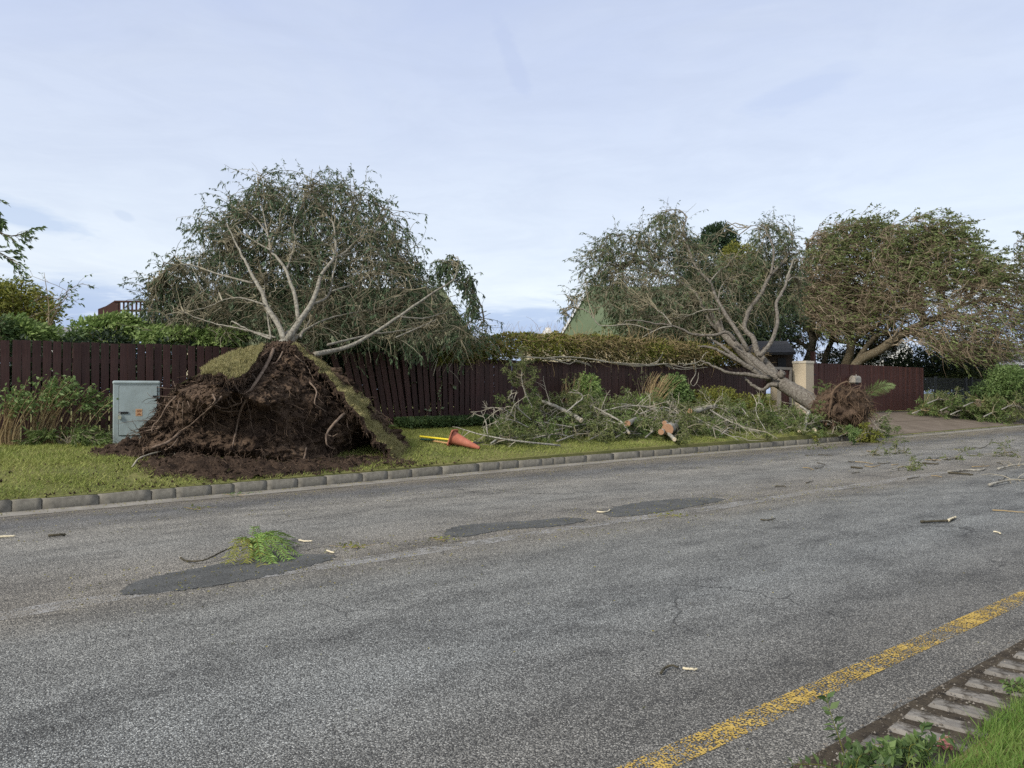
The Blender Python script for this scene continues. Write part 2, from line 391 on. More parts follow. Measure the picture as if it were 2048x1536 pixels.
def barkmat(name, pale, mid, dark, ring=26.0):
    m, nt, out = new_mat(name)
    v = coord(nt)
    a = nz(nt, v, 14, 8, 0.65); b = nz(nt, coord(nt, 'Object', (1, 1, 1)), 3.0, 5, 0.6)
    vz = nd(nt, 'ShaderNodeTexVoronoi', Vector=v, Scale=ring).outputs[0]
    col = ramp(nt, a, [(0.32, dark), (0.47, mid), (0.62, pale)])
    col = mixc(nt, mt(nt, 'MULTIPLY', ramp(nt, b, [(0.42, 0.0), (0.6, 1.0)]), 0.5), col, mid)
    lich = ramp(nt, nz(nt, v, 30, 3, 0.6), [(0.6, 0.0), (0.66, 1.0)])
    col = mixc(nt, mt(nt, 'MULTIPLY', lich, 0.6), col, (.36, .38, .30))
    p = nd(nt, 'ShaderNodeBsdfPrincipled', Base_Color=col, Roughness=0.9, Specular_IOR_Level=0.15)
    h = mt(nt, 'ADD', a, mt(nt, 'MULTIPLY', vz, 0.6))
    nt.links.new(bump(nt, h, 0.9, 0.02), p.inputs['Normal']); nt.links.new(p.outputs[0], out.inputs[0]); return m
m_bark_pale = barkmat('bark_pale', (0.310, 0.288, 0.238), (0.215, 0.196, 0.157), (0.073, 0.065, 0.051))
m_bark_grey = barkmat('bark_grey', (0.212, 0.191, 0.162), (0.132, 0.115, 0.095), (0.038, 0.032, 0.027), 16)
m_bark_brown = barkmat('bark_brown', (.15, .12, .075), (.095, .075, .046), (.035, .028, .02), 14)
m_bark_dark = barkmat('bark_dark', (.07, .06, .045), (.042, .036, .028), (.018, .015, .012), 14)
m_log = barkmat('log_bark', (.42, .40, .34), (.27, .25, .21), (.10, .09, .08), 22)
m_twig = M('twig', [(0.163, 0.144, 0.090), (0.250, 0.219, 0.144)], 4, 3, 0.85, island=[(0.094, 0.081, 0.050), (0.194, 0.169, 0.106), (0.338, 0.306, 0.231)])
m_twig_pale = M('twig_pale', [(0.325, 0.294, 0.225), (0.450, 0.413, 0.325)], 4, 3, 0.85, island=[(0.200, 0.175, 0.125), (0.338, 0.306, 0.237), (0.500, 0.463, 0.375)])
m_twig_brown = M('twig_brown', [(0.207, 0.156, 0.100), (0.293, 0.231, 0.156)], 4, 3, 0.85, island=[(0.122, 0.088, 0.057), (0.232, 0.181, 0.119), (0.366, 0.306, 0.219)])
m_twig_tan = M('twig_tan', [(.26, .185, .09), (.36, .27, .14)], 4, 3, 0.85, island=[(.18, .12, .06), (.30, .22, .11), (.42, .33, .18)])
m_cut = M('cut_wood', [(0.234, 0.122, 0.070), (0.343, 0.202, 0.119), (0.281, 0.151, 0.084)], 22, 6, 0.85, bmp=0.3, bscale=60)
m_cut_pale = M('cut_wood_pale', [(.62, .50, .34), (.70, .60, .44)], 14, 4, 0.8)
m_stick_pale = M('stick_pale', [(.55, .48, .32), (.68, .60, .44)], 20, 4, 0.8)
m_stick_dark = M('stick_dark', [(.035, .032, .022), (.10, .085, .055)], 25, 5, 0.9)
m_fence = M('fence_stain', [(0.035, 0.017, 0.014), (0.059, 0.026, 0.022), (0.090, 0.042, 0.035)], 3.0, 8, 0.65, bmp=0.35, bscale=14, bdist=0.004, stretch=(9, 9, 0.7), objr=0.35, spec=0.3, dirt=((.075, .050, .042), 1.5, 0.45))
m_fence_red = M('fence_red', [(0.049, 0.018, 0.014), (0.079, 0.029, 0.022), (0.108, 0.042, 0.033)], 3.0, 8, 0.65, bmp=0.3, bscale=14, bdist=0.004, stretch=(9, 9, 0.7), objr=0.3, spec=0.3)
m_conc = M('kerb_concrete', [(.12, .11, .09), (.215, .20, .165), (.28, .26, .22)], 4.5, 9, 0.95, bmp=0.7, bscale=70, bdist=0.006, objr=0.14, spec=0.15, dirt=((.062, .057, .042), 3.0, 0.7))
m_gutter = M('gutter_concrete', [(.20, .185, .16), (.31, .29, .255)], 3.0, 9, 0.95, bmp=0.4, bscale=60, bdist=0.004, spec=0.15, dirt=((.13, .115, .095), 1.6, 0.6))
m_drive = M('driveway_concrete', [(.135, .108, .085), (.20, .165, .13)], 1.5, 9, 0.95, bmp=0.3, bscale=40, bdist=0.004, spec=0.12, dirt=((.10, .08, .06), 0.9, 0.6))
m_slab = M('edging_concrete', [(.17, .155, .135), (.29, .27, .24)], 9.0, 9, 0.95, bmp=0.8, bscale=90, bdist=0.006, objr=0.25, spec=0.15, dirt=((.060, .050, .038), 6.0, 0.95, 0.47))
m_dirt = M('dirt_joint', [(.035, .029, .023), (.070, .057, .042), (.10, .082, .058)], 12.0, 9, 0.95, bmp=0.9, bscale=60, bdist=0.015, spec=0.1)
m_ground = M('ground', [(0.101, 0.115, 0.040), (0.162, 0.162, 0.059), (0.216, 0.195, 0.079)], 0.8, 9, 0.95, bmp=0.6, bscale=50, bdist=0.02, spec=0.1)
m_cab = M('cabinet_grp', [(.27, .325, .325), (.335, .395, .39)], 3.0, 9, 0.55, bmp=0.08, bscale=90, bdist=0.002, spec=0.35, dirt=((.22, .25, .235), 5.0, 0.6))
m_black = M('black_plastic', [(.012, .012, .013), (.022, .022, .022)], 20, 4, 0.5)
m_gap = M('shadow_gap', [(.03, .036, .036)], 5, 2, 0.8)
m_brass = M('padlock_brass', [(.30, .31, .22), (.42, .42, .31)], 20, 4, 0.4)
m_steel = M('steel', [(.30, .29, .27), (.42, .41, .39)], 20, 4, 0.35)
m_sticker = M('sticker_orange', [(.48, .29, .16), (.54, .34, .20)], 9, 4, 0.6)
m_print = M('sticker_print', [(.22, .085, .035), (.28, .11, .05)], 9, 3, 0.7)
m_cone = M('cone_orange', [(.36, .105, .065), (.44, .14, .085), (.48, .18, .115)], 5, 7, 0.6, dirt=((.26, .10, .07), 7, 0.45), spec=0.3)
m_yellow = M('handle_yellow', [(.72, .56, .03), (.80, .66, .06)], 9, 4, 0.45)
m_green_tool = M('tool_green', [(.010, .045, .035), (.018, .065, .05)], 9, 4, 0.5)
m_handle = M('handle_wood', [(.38, .22, .10), (.48, .30, .14)], 9, 6, 0.7, stretch=(1, 1, 6))
m_pillar = M('pillar_plaster', [(.46, .385, .275), (.52, .44, .32)], 1.5, 8, 0.9, bmp=0.04, bscale=40, bdist=0.004, spec=0.15)
m_pillar_cap = M('pillar_cap', [(.52, .46, .36), (.60, .54, .44)], 2.5, 8, 0.9)
m_gate_frame = M('gate_frame_paint', [(.18, .165, .14), (.24, .22, .19)], 3, 6, 0.6)
m_white = M('white_paint', [(.68, .67, .64), (.78, .77, .74)], 3, 6, 0.7)
m_offwhite = M('offwhite_plate', [(.50, .45, .36), (.58, .52, .43)], 6, 5, 0.6)
m_plate = M('plate_print', [(.06, .05, .07)], 6, 2, 0.6)
m_mail = M('mailbox_metal', [(.30, .28, .235), (.40, .38, .33)], 8, 6, 0.6)
m_green_roof = M('green_roof', [(0.103, 0.135, 0.075), (0.132, 0.165, 0.095)], 1.2, 7, 0.8, bmp=0.05, spec=0.2)
m_olive_roof = M('olive_roof', [(.10, .115, .065), (.14, .15, .09)], 1.2, 7, 0.85, spec=0.15)
m_cream = M('cream_wall', [(.50, .44, .30), (.58, .52, .38)], 1.5, 6, 0.9)
m_darkroof = M('dark_roof', [(.030, .030, .032), (.055, .055, .058)], 3, 6, 0.8)
m_greyroof = M('grey_roof', [(.17, .165, .175), (.25, .245, .25)], 4, 7, 0.85)
m_window = M('window_glass', [(.015, .02, .03)], 3, 2, 0.15, spec=0.5)
m_timber = M('deck_timber', [(.032, .012, .010), (.055, .022, .017)], 3, 6, 0.7, stretch=(8, 8, 1))
m_wallbrown = M('gatehouse_wall', [(.050, .036, .027), (.075, .055, .04)], 2, 5, 0.9)
m_palis = M('palisade_metal', [(.012, .015, .018), (.02, .024, .028)], 8, 3, 0.5)
m_pink = M('litter_pink', [(.22, .07, .07), (.36, .20, .18)], 25, 4, 0.8)
m_postblue = M('post_paint', [(.10, .16, .20), (.18, .24, .28)], 8, 3, 0.6)

def asphalt():
    m, nt, out = new_mat('asphalt')
    v = coord(nt)                                        # object axes: x along the road, y across
    warp = nd(nt, 'ShaderNodeTexNoise', Vector=v, Scale=45.0, Detail=2.0).outputs[1]
    vv = nd(nt, 'ShaderNodeVectorMath', dict(operation='ADD'), i0=v, i1=nd(nt, 'ShaderNodeVectorMath', dict(operation='SCALE'), i0=warp, i3=0.014).outputs[0]).outputs[0]
    vo = nd(nt, 'ShaderNodeTexVoronoi', Vector=vv, Scale=130.0, Randomness=1.0)
    vo2 = nd(nt, 'ShaderNodeTexVoronoi', Vector=vv, Scale=60.0, Randomness=1.0)
    sx = nd(nt, 'ShaderNodeSeparateXYZ', Vector=v).outputs
    stone = nd(nt, 'ShaderNodeSeparateColor', Color=vo.outputs[1]).outputs[0]
    big = nz(nt, nd(nt, 'ShaderNodeMapping', i0=v, i3=(0.22, 0.75, 1)).outputs[0], 1.0, 7, 0.6, 0.4)
    mid = nz(nt, v, 2.2, 8, 0.65)
    pit = nz(nt, nd(nt, 'ShaderNodeMapping', i0=v, i3=(0.5, 1.2, 1)).outputs[0], 1.6, 9, 0.7)
    bandm = ramp(nt, mt(nt, 'ABSOLUTE', mt(nt, 'SUBTRACT', sx[1], mt(nt, 'ADD', 4.05, mt(nt, 'MULTIPLY', big, 0.5)))), [(0.12, 1.0), (0.55, 0.0)])
    pit = mt(nt, 'ADD', pit, mt(nt, 'MULTIPLY', bandm, 0.05))
    # across the road: worn wheel tracks and tar colour
    tw = mt(nt, 'ADD', sx[1], mt(nt, 'MULTIPLY', mt(nt, 'SUBTRACT', big, 0.5), 1.1))
    tone = ramp(nt, mt(nt, 'DIVIDE', tw, 14.0), [(0.09, (0.180, 0.168, 0.144)), (0.18, (0.180, 0.174, 0.157)), (0.27, (0.229, 0.233, 0.220)), (0.40, (0.229, 0.227, 0.207)),
                (0.455, (0.229, 0.209, 0.173)), (0.50, (0.257, 0.236, 0.200)), (0.60, (0.257, 0.249, 0.223)), (0.70, (0.284, 0.267, 0.231)),
                (0.775, (0.165, 0.162, 0.155)), (0.82, (0.199, 0.176, 0.141)), (0.88, (0.236, 0.207, 0.158))])
    tone = mixc(nt, 1.0, tone, ramp(nt, mid, [(0.3, 0.94), (0.7, 1.07)]), 'MULTIPLY')
    st = ramp(nt, stone, [(0.0, .50), (0.4, .92), (0.75, 1.4), (1.0, 2.5)])
    col = mixc(nt, 1.0, tone, st, 'MULTIPLY')
    gapw = ramp(nt, pit, [(0.42, 0.56), (0.66, 0.36)])
    gapm = mt(nt, 'MULTIPLY', mt(nt, 'SUBTRACT', vo.outputs[0], gapw), 9.0, clamp=True)
    col = mixc(nt, mt(nt, 'MULTIPLY', gapm, 0.82), col, (.030, .029, .028))
    pits = mt(nt, 'MULTIPLY', mt(nt, 'SUBTRACT', vo2.outputs[0], ramp(nt, pit, [(0.55, 0.85), (0.74, 0.46)])), 7.0, clamp=True)
    col = mixc(nt, mt(nt, 'MULTIPLY', pits, 0.85), col, (.028, .027, .026))
    # cracks
    cv = nd(nt, 'ShaderNodeVectorMath', dict(operation='ADD'), i0=v, i1=nd(nt, 'ShaderNodeVectorMath', dict(operation='SCALE'), i0=nd(nt, 'ShaderNodeTexNoise', Vector=v, Scale=2.2, Detail=6.0).outputs[1], i3=0.55).outputs[0]).outputs[0]
    ce = nd(nt, 'ShaderNodeTexVoronoi', dict(feature='DISTANCE_TO_EDGE'), Vector=cv, Scale=0.75).outputs[0]
    cm = mt(nt, 'MULTIPLY', ramp(nt, ce, [(0.0, 1.0), (0.009, 0.0)]), ramp(nt, nz(nt, v, 0.45, 3, 0.5), [(0.52, 0.0), (0.60, 1.0)]))
    col = mixc(nt, mt(nt, 'MULTIPLY', cm, 0.8), col, (.022, .021, .020))
    p = nd(nt, 'ShaderNodeBsdfPrincipled', Base_Color=col, Roughness=0.82, Specular_IOR_Level=0.28)
    h = mt(nt, 'SUBTRACT', mt(nt, 'SUBTRACT', 1.0, mt(nt, 'MULTIPLY', vo.outputs[0], 1.3)), mt(nt, 'ADD', mt(nt, 'MULTIPLY', pits, 0.6), cm))
    nt.links.new(bump(nt, h, 0.75, 0.008), p.inputs['Normal']); nt.links.new(p.outputs[0], out.inputs[0]); return m
m_asphalt = asphalt()
def patchmat():
    m, nt, out = new_mat('patch_tar'); v = coord(nt)
    vo = nd(nt, 'ShaderNodeTexVoronoi', Vector=v, Scale=170.0); st = nd(nt, 'ShaderNodeSeparateColor', Color=vo.outputs[1]).outputs[0]; n1 = nz(nt, v, 3.0, 8, .65)
    col = mixc(nt, 1.0, ramp(nt, n1, [(.32, (.062, .063, .060)), (.55, (.088, .089, .085)), (.72, (.12, .118, .11))]), ramp(nt, st, [(0.0, .6), (.7, 1.1), (1.0, 2.0)]), 'MULTIPLY')
    p = nd(nt, 'ShaderNodeBsdfPrincipled', Base_Color=col, Roughness=.85, Specular_IOR_Level=.25)
    nt.links.new(bump(nt, mt(nt, 'ADD', n1, mt(nt, 'MULTIPLY', vo.outputs[0], -.8)), .7, .006), p.inputs['Normal']); nt.links.new(p.outputs[0], out.inputs[0]); return m
m_patch = patchmat()
def paint(name, c1, c2, cover, fade=0.0):
    """worn paint: holes let the tar show"""
    m, nt, out = new_mat(name)
    v = coord(nt)
    vo = nd(nt, 'ShaderNodeTexVoronoi', Vector=v, Scale=80.0).outputs[0]
    n1 = nz(nt, v, 9.0, 8, 0.7); n2 = nz(nt, v, 2.0, 5, 0.6)
    a = mt(nt, 'ADD', mt(nt, 'ADD', mt(nt, 'MULTIPLY', n1, 0.9), mt(nt, 'MULTIPLY', n2, 0.8)), mt(nt, 'MULTIPLY', vo, -0.75))
    uv = nd(nt, 'ShaderNodeSeparateXYZ', Vector=coord(nt, 'Generated')).outputs[1]
    edge = ramp(nt, uv, [(0.0, 0.0), (0.16, 1.0), (0.84, 1.0), (1.0, 0.0)])
    if fade: a = mt(nt, 'ADD', a, mt(nt, 'MULTIPLY', mt(nt, 'SUBTRACT', edge, 1.0), fade))
    a = ramp(nt, a, [(cover, 0.0), (cover + 0.07, 1.0)])
    if fade: a = mt(nt, 'MULTIPLY', a, 0.6)
    col = ramp(nt, n1, [(0.35, c1), (0.65, c2)])
    p = nd(nt, 'ShaderNodeBsdfPrincipled', Base_Color=col, Roughness=0.75, Specular_IOR_Level=0.25)
    nt.links.new(bump(nt, vo, 0.7, 0.006), p.inputs['Normal'])
    tr = nd(nt, 'ShaderNodeBsdfTransparent').outputs[0]
    nt.links.new(nd(nt, 'ShaderNodeMixShader', i0=a, i1=tr, i2=p.outputs[0]).outputs[0], out.inputs[0]); return m
m_ypaint = paint('yellow_paint', (.40, .26, .055), (.52, .36, .09), 0.475)
m_wpaint = paint('worn_white_paint', (.36, .355, .34), (.46, .45, .43), 0.46, 0.55)

# ------------------------------------------------------------------ ground, road, gutter, kerb, lawn
def road_local(name, V, F, mat, **k):
    """structure sheet whose object axes run along and across the road (V in s, t, z)"""
    o = put(name, mesh(name, V, F, mat), None, (0, 0, 0), (0, 0, YAW)); ORG[o.name] = np.zeros(3)
    return tag(o, kind='structure', **k)
def strip(ss, rows):
    """rows: list of (t array, z array) across; quads between"""
    V = np.concatenate([np.stack([ss, t + 0 * ss, z + 0 * ss], 1) for t, z in rows]); n = len(ss); F = []
    for r in range(len(rows) - 1):
        for i in range(n - 1): F.append([r * n + i, r * n + i + 1, (r + 1) * n + i + 1, (r + 1) * n + i])
    return V, np.array(F)
ss = np.concatenate([[-400, -60], np.arange(-30, 60.1, 0.5), [90, 150, 600]])
V, F = strip(ss, [(np.full_like(ss, 1.62), 0 * ss), (np.full_like(ss, 6.0), 0 * ss), (tk(ss) - 0.36, 0 * ss)])
road_local('road', V, F, m_asphalt, label='grey worn tar road with a pale stone chip surface')
V, F = strip(ss, [(tk(ss) - 0.40, 0 * ss + 0.004), (tk(ss) - 0.2, 0 * ss - 0.004 + 0.006), (tk(ss) + 0.12, 0 * ss + 0.008)])
road_local('gutter', V, F, m_gutter, label='pale concrete gutter strip along the far kerb')
V, F = strip(ss[1:-2], [(np.full_like(ss[1:-2], 2.075), 0 * ss[1:-2] + 0.004), (np.full_like(ss[1:-2], 2.225), 0 * ss[1:-2] + 0.004)])
road_local('yellow_road_line', V, F, m_ypaint, label='worn yellow painted line along the near road edge')
sl = np.arange(-12, 16.1, 0.25)
cl_t = 6.42 + 0.04 * np.sin(sl * 1.3) + np.interp(sl, [-12, 0.5, 2, 8, 16], [-.2, -.06, .04, .02, .05])
V, F = strip(sl, [(cl_t - 0.13, 0 * sl + 0.004), (cl_t + 0.13, 0 * sl + 0.004)])
road_local('worn_centre_line', V, F, m_wpaint, label='faded pale centre joint line of the road')
def patch(poly, seed):
    rg = np.random.default_rng(seed)
    P = np.array([onG(x, y) for x, y in poly]); P = np.concatenate([P, P[:1]])
    n = 159; q = spline(P, n + 1)[:-1]; jx = np.array([mnoise.fractal(Vector((i * .35, seed * 9.0, 0)), .7, 2.1, 5) for i in range(n)]); s = toS(q) + jx * .05 + rg.normal(size=n) * 0.008; t = toT(q) + np.roll(jx, 40) * .045 + rg.normal(size=n) * 0.008
    V = np.stack([s, t, np.full(n, 0.007)], 1); Vb = np.stack([s, t, np.full(n, -0.01)], 1)
    from mathutils.geometry import tessellate_polygon
    F = [list(f) for f in tessellate_polygon([[Vector((x, y, 0)) for x, y in V[:, :2]]])] + [[i, (i + 1) % n, n + (i + 1) % n, n + i] for i in range(n)]
    V = np.concatenate([V, Vb])
    F = [f if len(f) == 4 or np.cross(V[f[1], :2] - V[f[0], :2], V[f[2], :2] - V[f[0], :2]) > 0 else f[::-1] for f in F]
    return V, F
for i, (poly, lb) in enumerate([
    ([(240, 1190), (270, 1166), (330, 1150), (460, 1126), (580, 1112), (650, 1110), (668, 1116), (600, 1138), (500, 1160), (400, 1176), (300, 1188)], 'smooth dark tar patch below the leafy twig on the road'),
    ([(888, 1070), (905, 1056), (960, 1048), (1060, 1042), (1130, 1036), (1172, 1041), (1100, 1054), (1010, 1060), (930, 1074)], 'smooth dark tar patch on the road centre, middle of the three'),
    ([(1205, 1027), (1225, 1016), (1300, 1003), (1400, 996), (1446, 1000), (1380, 1014), (1300, 1028), (1230, 1034)], 'smooth dark tar patch on the road centre, farthest right')]):
    V, F = patch(poly, i); road_local('tar_patch', V, F, m_patch, label=lb)
# ground behind the verge and beneath everything
tt = [(tk(ss) + 0.10, 0), (tk(ss) + 0.16, 0), (tk(ss) + 0.6, 0), (tk(ss) + 1.2, 0), (tk(ss) + 2.0, 0), (tk(ss) + 3.2, 0), (tk(ss) + 5.0, 0), (tk(ss) + 9.0, 0)]
V, F = strip(ss, [(tk(ss) + 0.09, -0.05 + 0 * ss)] + [(t, zter(ss, t) - 0.004) for t, _ in tt])
road_local('verge_lawn', V, F, m_ground, label='mown verge lawn rising from kerb to fence')
V, F = strip(ss, [(tk(ss) + 8.5, zter(ss, tk(ss) + 8.5) - 0.05), (tk(ss) + 30, 0.7 + 0 * ss), (900 + 0 * ss, 0.7 + 0 * ss)])
road_local('ground', V, F, m_ground, label='garden ground behind the fences')
# near verge
V, F = strip(ss, [(np.full_like(ss, -60), 0.15 + 0 * ss), (np.full_like(ss, 0.9), 0.09 + 0 * ss), (np.full_like(ss, 1.36), 0.035 + 0 * ss)])
road_local('near_verge', V, F, m_ground, label='grassy bank at the near road edge')
V, F = strip(ss, [(np.full_like(ss, 1.2), -0.004 + 0 * ss), (np.full_like(ss, 1.78), 0.003 + 0 * ss)])
V[: len(ss), 2] = 0.012
road_local('dirt_strip', V, F, m_dirt, label='dark dirt between and around the edging slabs')

# kerb stones
kerb = thing('far_kerb', ST(5, 12.0, 0), None, None); kerb['kind'] = 'structure'; kerb['label'] = 'row of weathered grey kerb stones along the lawn'
def kerb_mesh(L, h, seed, taperh=None):
    bm = bmesh.new(); bmesh.ops.create_cube(bm, size=1.0)
    for v in bm.verts: v.co = Vector((v.co.x * (L - 0.005), v.co.y * 0.15, v.co.z * (h + 0.12) + (h - 0.12) / 2))
    if taperh is not None:
        for v in bm.verts:
            if v.co.x > 0 and v.co.z > 0: v.co.z = taperh
    for q in (-0.3, -0.1, 0.1, 0.3):
        bmesh.ops.bisect_plane(bm, geom=bm.verts[:] + bm.edges[:] + bm.faces[:], plane_co=(q * L, 0, 0), plane_no=(1, 0, 0))
    bm.normal_update()
    bmesh.ops.bevel(bm, geom=[e for e in bm.edges if len(e.link_faces) == 2 and e.calc_face_angle() > 0.4], offset=0.006, segments=2, affect='EDGES')
    rg = random.Random(seed)
    for v in bm.verts:
        nn = mnoise.noise_vector(v.co * 7 + Vector((seed * 3.1, 0, 0))) * 0.007 + mnoise.noise_vector(v.co * 22 + Vector((seed, 5, 0))) * 0.004
        v.co += nn
    me = bpy.data.meshes.new('kerb_stone'); bm.to_mesh(me); bm.free(); me.materials.append(m_conc)
    me.polygons.foreach_set('use_smooth', [True] * len(me.polygons)); return me
rgk = np.random.default_rng(3)
KL = [0.34, 0.52, 0.68, 0.90]; kms = [[kerb_mesh(L, 0.15, i * 5 + j) for j in range(3)] for i, L in enumerate(KL)]
s = -4.0
def kerb_at(s0, L, me, sc=1.0):
    sm = s0 + L / 2; a = float(tk(sm + 0.2) - tk(sm - 0.2)) / 0.4
    p = ST(sm, float(tk(sm)) + 0.075, 0.0) - ORG[kerb.name]
    put('kerb_stone', me, kerb, p + np.array([0, 0, rgk.normal() * 0.004]), (rgk.normal() * 0.012, rgk.normal() * 0.008, YAW + math.atan(a) + rgk.normal() * 0.008))
while s < 25.6:
    i = int(rgk.choice(4, p=[.18, .3, .34, .18])); kerb_at(s, KL[i], kms[i][int(rgk.integers(3))]); s += KL[i]
kerb_at(s, 1.0, kerb_mesh(1.0, 0.15, 77, 0.03)); s += 1.0
km = [kerb_mesh(1.0, 0.03, 80 + j) for j in range(2)]
while s < 62: kerb_at(s, 1.0, km[int(rgk.integers(2))]); s += 1.0

# driveway slab with joints, beyond the lawn
drv = thing('driveway', ST(34, 15, 0.3), None, None); drv['kind'] = 'structure'; drv['label'] = 'brown stained concrete driveway rising to the fence'
for a, b in ((26.3, 31.0), (31.0, 36.0), (36.0, 41.0), (41.0, 47.0)):
    q = np.linspace(a + 0.015, b - 0.015, 9)
    for u, v in ((0.0, 0.45), (0.45, 1.0)):
        rows = []
        for k in np.linspace(u + 0.004, v - 0.004, 4):
            t = tk(q) + 0.16 + (17.6 - tk(q) - 0.16) * k; rows.append((t, zter(q, t) + 0.004))
        V, F = strip(q, rows)
        obj('concrete_panel', ST(V[:, 0], V[:, 1], V[:, 2]), F, m_drive, drv)

# near edging slabs
edg = thing('road_edging', ST(5, 1.6, 0), None, None); edg['kind'] = 'structure'; edg['label'] = 'row of short concrete edging slabs at the near road edge'
def slab_mesh(seed):
    bm = bmesh.new(); bmesh.ops.create_grid(bm, x_segments=6, y_segments=14, size=0.5)
    rg = random.Random(seed)
    for v in bm.verts:
        ex = abs(v.co.x) > 0.49; ey = abs(v.co.y) > 0.49
        jx = mnoise.noise(Vector((v.co.y * 5, seed, v.co.x * 2))) * 0.16
        z = 0.022 + mnoise.noise(v.co * 9 + Vector((seed, 0, 0))) * 0.006
        if ex or ey: z = -0.02
        v.co = Vector((v.co.x * 0.135 * (1 + (jx if v.co.x > 0.2 else 0)), v.co.y * 0.46 * (1 + mnoise.noise(Vector((v.co.x * 6, seed, 3))) * 0.08), z))
    me = bpy.data.meshes.new('edging_slab'); bm.to_mesh(me); bm.free(); me.materials.append(m_slab); return me
sms = [slab_mesh(i) for i in range(5)]
for i in range(46):
    s0 = 2.95 + i * 0.222 + rgk.normal() * 0.008
    put('edging_slab', sms[int(rgk.integers(5))], edg, ST(s0, 1.50 + rgk.normal() * 0.012, 0.0) - ORG[edg.name], (0, 0, YAW + 0.11 + rgk.normal() * 0.03))

# grass blades
def blades(s, t, h, wd, rg, lean=0.55, zoff=0.0, wind=0.12):
    m = len(s); P = ST(s, t, zter(s, t) if zoff is None else zoff)
    a = rg.random(m) * 6.283; sd = np.stack([np.cos(a), np.sin(a), 0 * a], 1)
    tip = P + UP * (h * (0.5 + rg.random(m)))[:, None] + rg.normal(size=(m, 3)) * np.array([1, 1, 0.1]) * (h * lean)[:, None] + D * (h * wind)[:, None]
    V = np.stack([P - sd * wd[:, None], P + sd * wd[:, None], tip], 1).reshape(-1, 3)
    return V, np.arange(m * 3).reshape(m, 3)
rg = np.random.default_rng(11)
m = 210000; s = -1.5 + 28 * rg.random(m) ** 1.15; t = tk(s) + 0.13 + (17.15 - tk(s) - 0.13) * rg.random(m)
k = (s < 26.2); s = s[k]; t = t[k]
dens = np.array([mnoise.noise(Vector((a * 1.4, b * 1.4, 0))) for a, b in zip(s[::1], t[::1])])
k = rg.random(len(s)) < 0.75 + dens * 0.8; s = s[k]; t = t[k]; dens = dens[k]
V, F = blades(s, t, 0.030 + 0.016 * rg.random(len(s)) + 0.018 * np.clip(dens, 0, 1), 0.005 + 0.004 * rg.random(len(s)), rg, 0.9, None)
obj('lawn_grass', V, F, m_grass, origin=(0, 0, 0), kind='stuff', label='short patchy yellow green grass of the verge lawn')
m = 34000; s = 1.5 + 5.5 * rg.random(m); t = 0.4 + 1.02 * rg.random(m) ** 0.7
k = t < 1.40 + 0.07 * np.sin(s * 5) + 0.05 * rg.normal(size=m); s = s[k]; t = t[k]
zz = np.interp(t, [0.3, 0.9, 1.36, 1.6], [0.11, 0.09, 0.035, 0.01])
V, F = blades(s, t, 0.028 + 0.032 * rg.random(len(s)), 0.0020 + 0.0015 * rg.random(len(s)), rg, 0.75, zz, 0.2)
obj('near_grass', V, F, m_grass_near, origin=(0, 0, 0), kind='stuff', label='bright green grass at the near road edge')

rg = np.random.default_rng(13); m = 2600; s = 2.6 + 8 * rg.random(m) ** 1.2; t = 1.26 + .54 * rg.random(m) ** .8
P = ST(s, t, .014 + .008 * rg.random(m)); o_ = np.array([[1, 0, 0], [0, 1, 0], [-1, 0, 0], [0, -1, 0], [0, 0, .8]]); z_ = .003 + .008 * rg.random(m) ** 3
V = (P[:, None] + o_[None] * (z_[:, None] * (.6 + .8 * rg.random((m, 5))))[..., None]).reshape(-1, 3); F = (np.array([[0, 1, 4], [1, 2, 4], [2, 3, 4], [3, 0, 4]])[None] + (np.arange(m) * 5)[:, None, None]).reshape(-1, 3)
obj('gravel', V, F, M('gravel', [(.12, .105, .085)], 9, 3, .9, island=[(.06, .05, .04), (.15, .13, .105), (.34, .31, .27)]), origin=(0, 0, 0), kind='stuff', label='loose grit and silt between the edging slabs')
# ------------------------------------------------------------------ timber fences
def board_mesh(seed, w, h, th=0.022):
    rg = random.Random(seed); b = MB(); b.box((0, 0, h / 2), (w, th, h))
    V = b.V[0]; V[4:, 2] += np.array([rg.uniform(-.006, .006)] * 4); V[:, 0] += np.array([0, 0, 0, 0] + [rg.uniform(-.004, .004)] * 4)
    return mesh('board', V, b.F, m_fence)
FT = 17.3
def fbase(s): return float(zter(s, FT)) - 0.02
def fence(label, boards, s0, s1, top_rel, group='stained timber boundary fence'):
    f = thing('timber_fence', ST(s0, FT, fbase(s0)), label, 'fence', group)
    return f
rgf = np.random.default_rng(5)
def rail_piece(f, s0, s1, z0, z1, t=FT + 0.035, name='rail'):
    a = ST(s0, t, z0); b = ST(s1, t, z1); d = nrm(b - a); L = np.linalg.norm(b - a)
    mb = MB(); Mx = np.stack([d, N, np.cross(d, N)], 1); mb.box((a + b) / 2, (L, 0.04, 0.09), Mx); mb.obj(name, m_fence, f)
def post_piece(f, s, z0, h, t=FT + 0.11):
    mb = MB(); mb.box(ST(s, t, z0 + h / 2 - 0.1), (0.10, 0.10, h + 0.2), np.stack([D, N, UP], 1)); mb.obj('post', m_fence, f)
bmL = [board_mesh(i, 0.142, 1.97) for i in range(5)]
bmR = [board_mesh(20 + i, 0.150, 1.84) for i in range(5)]
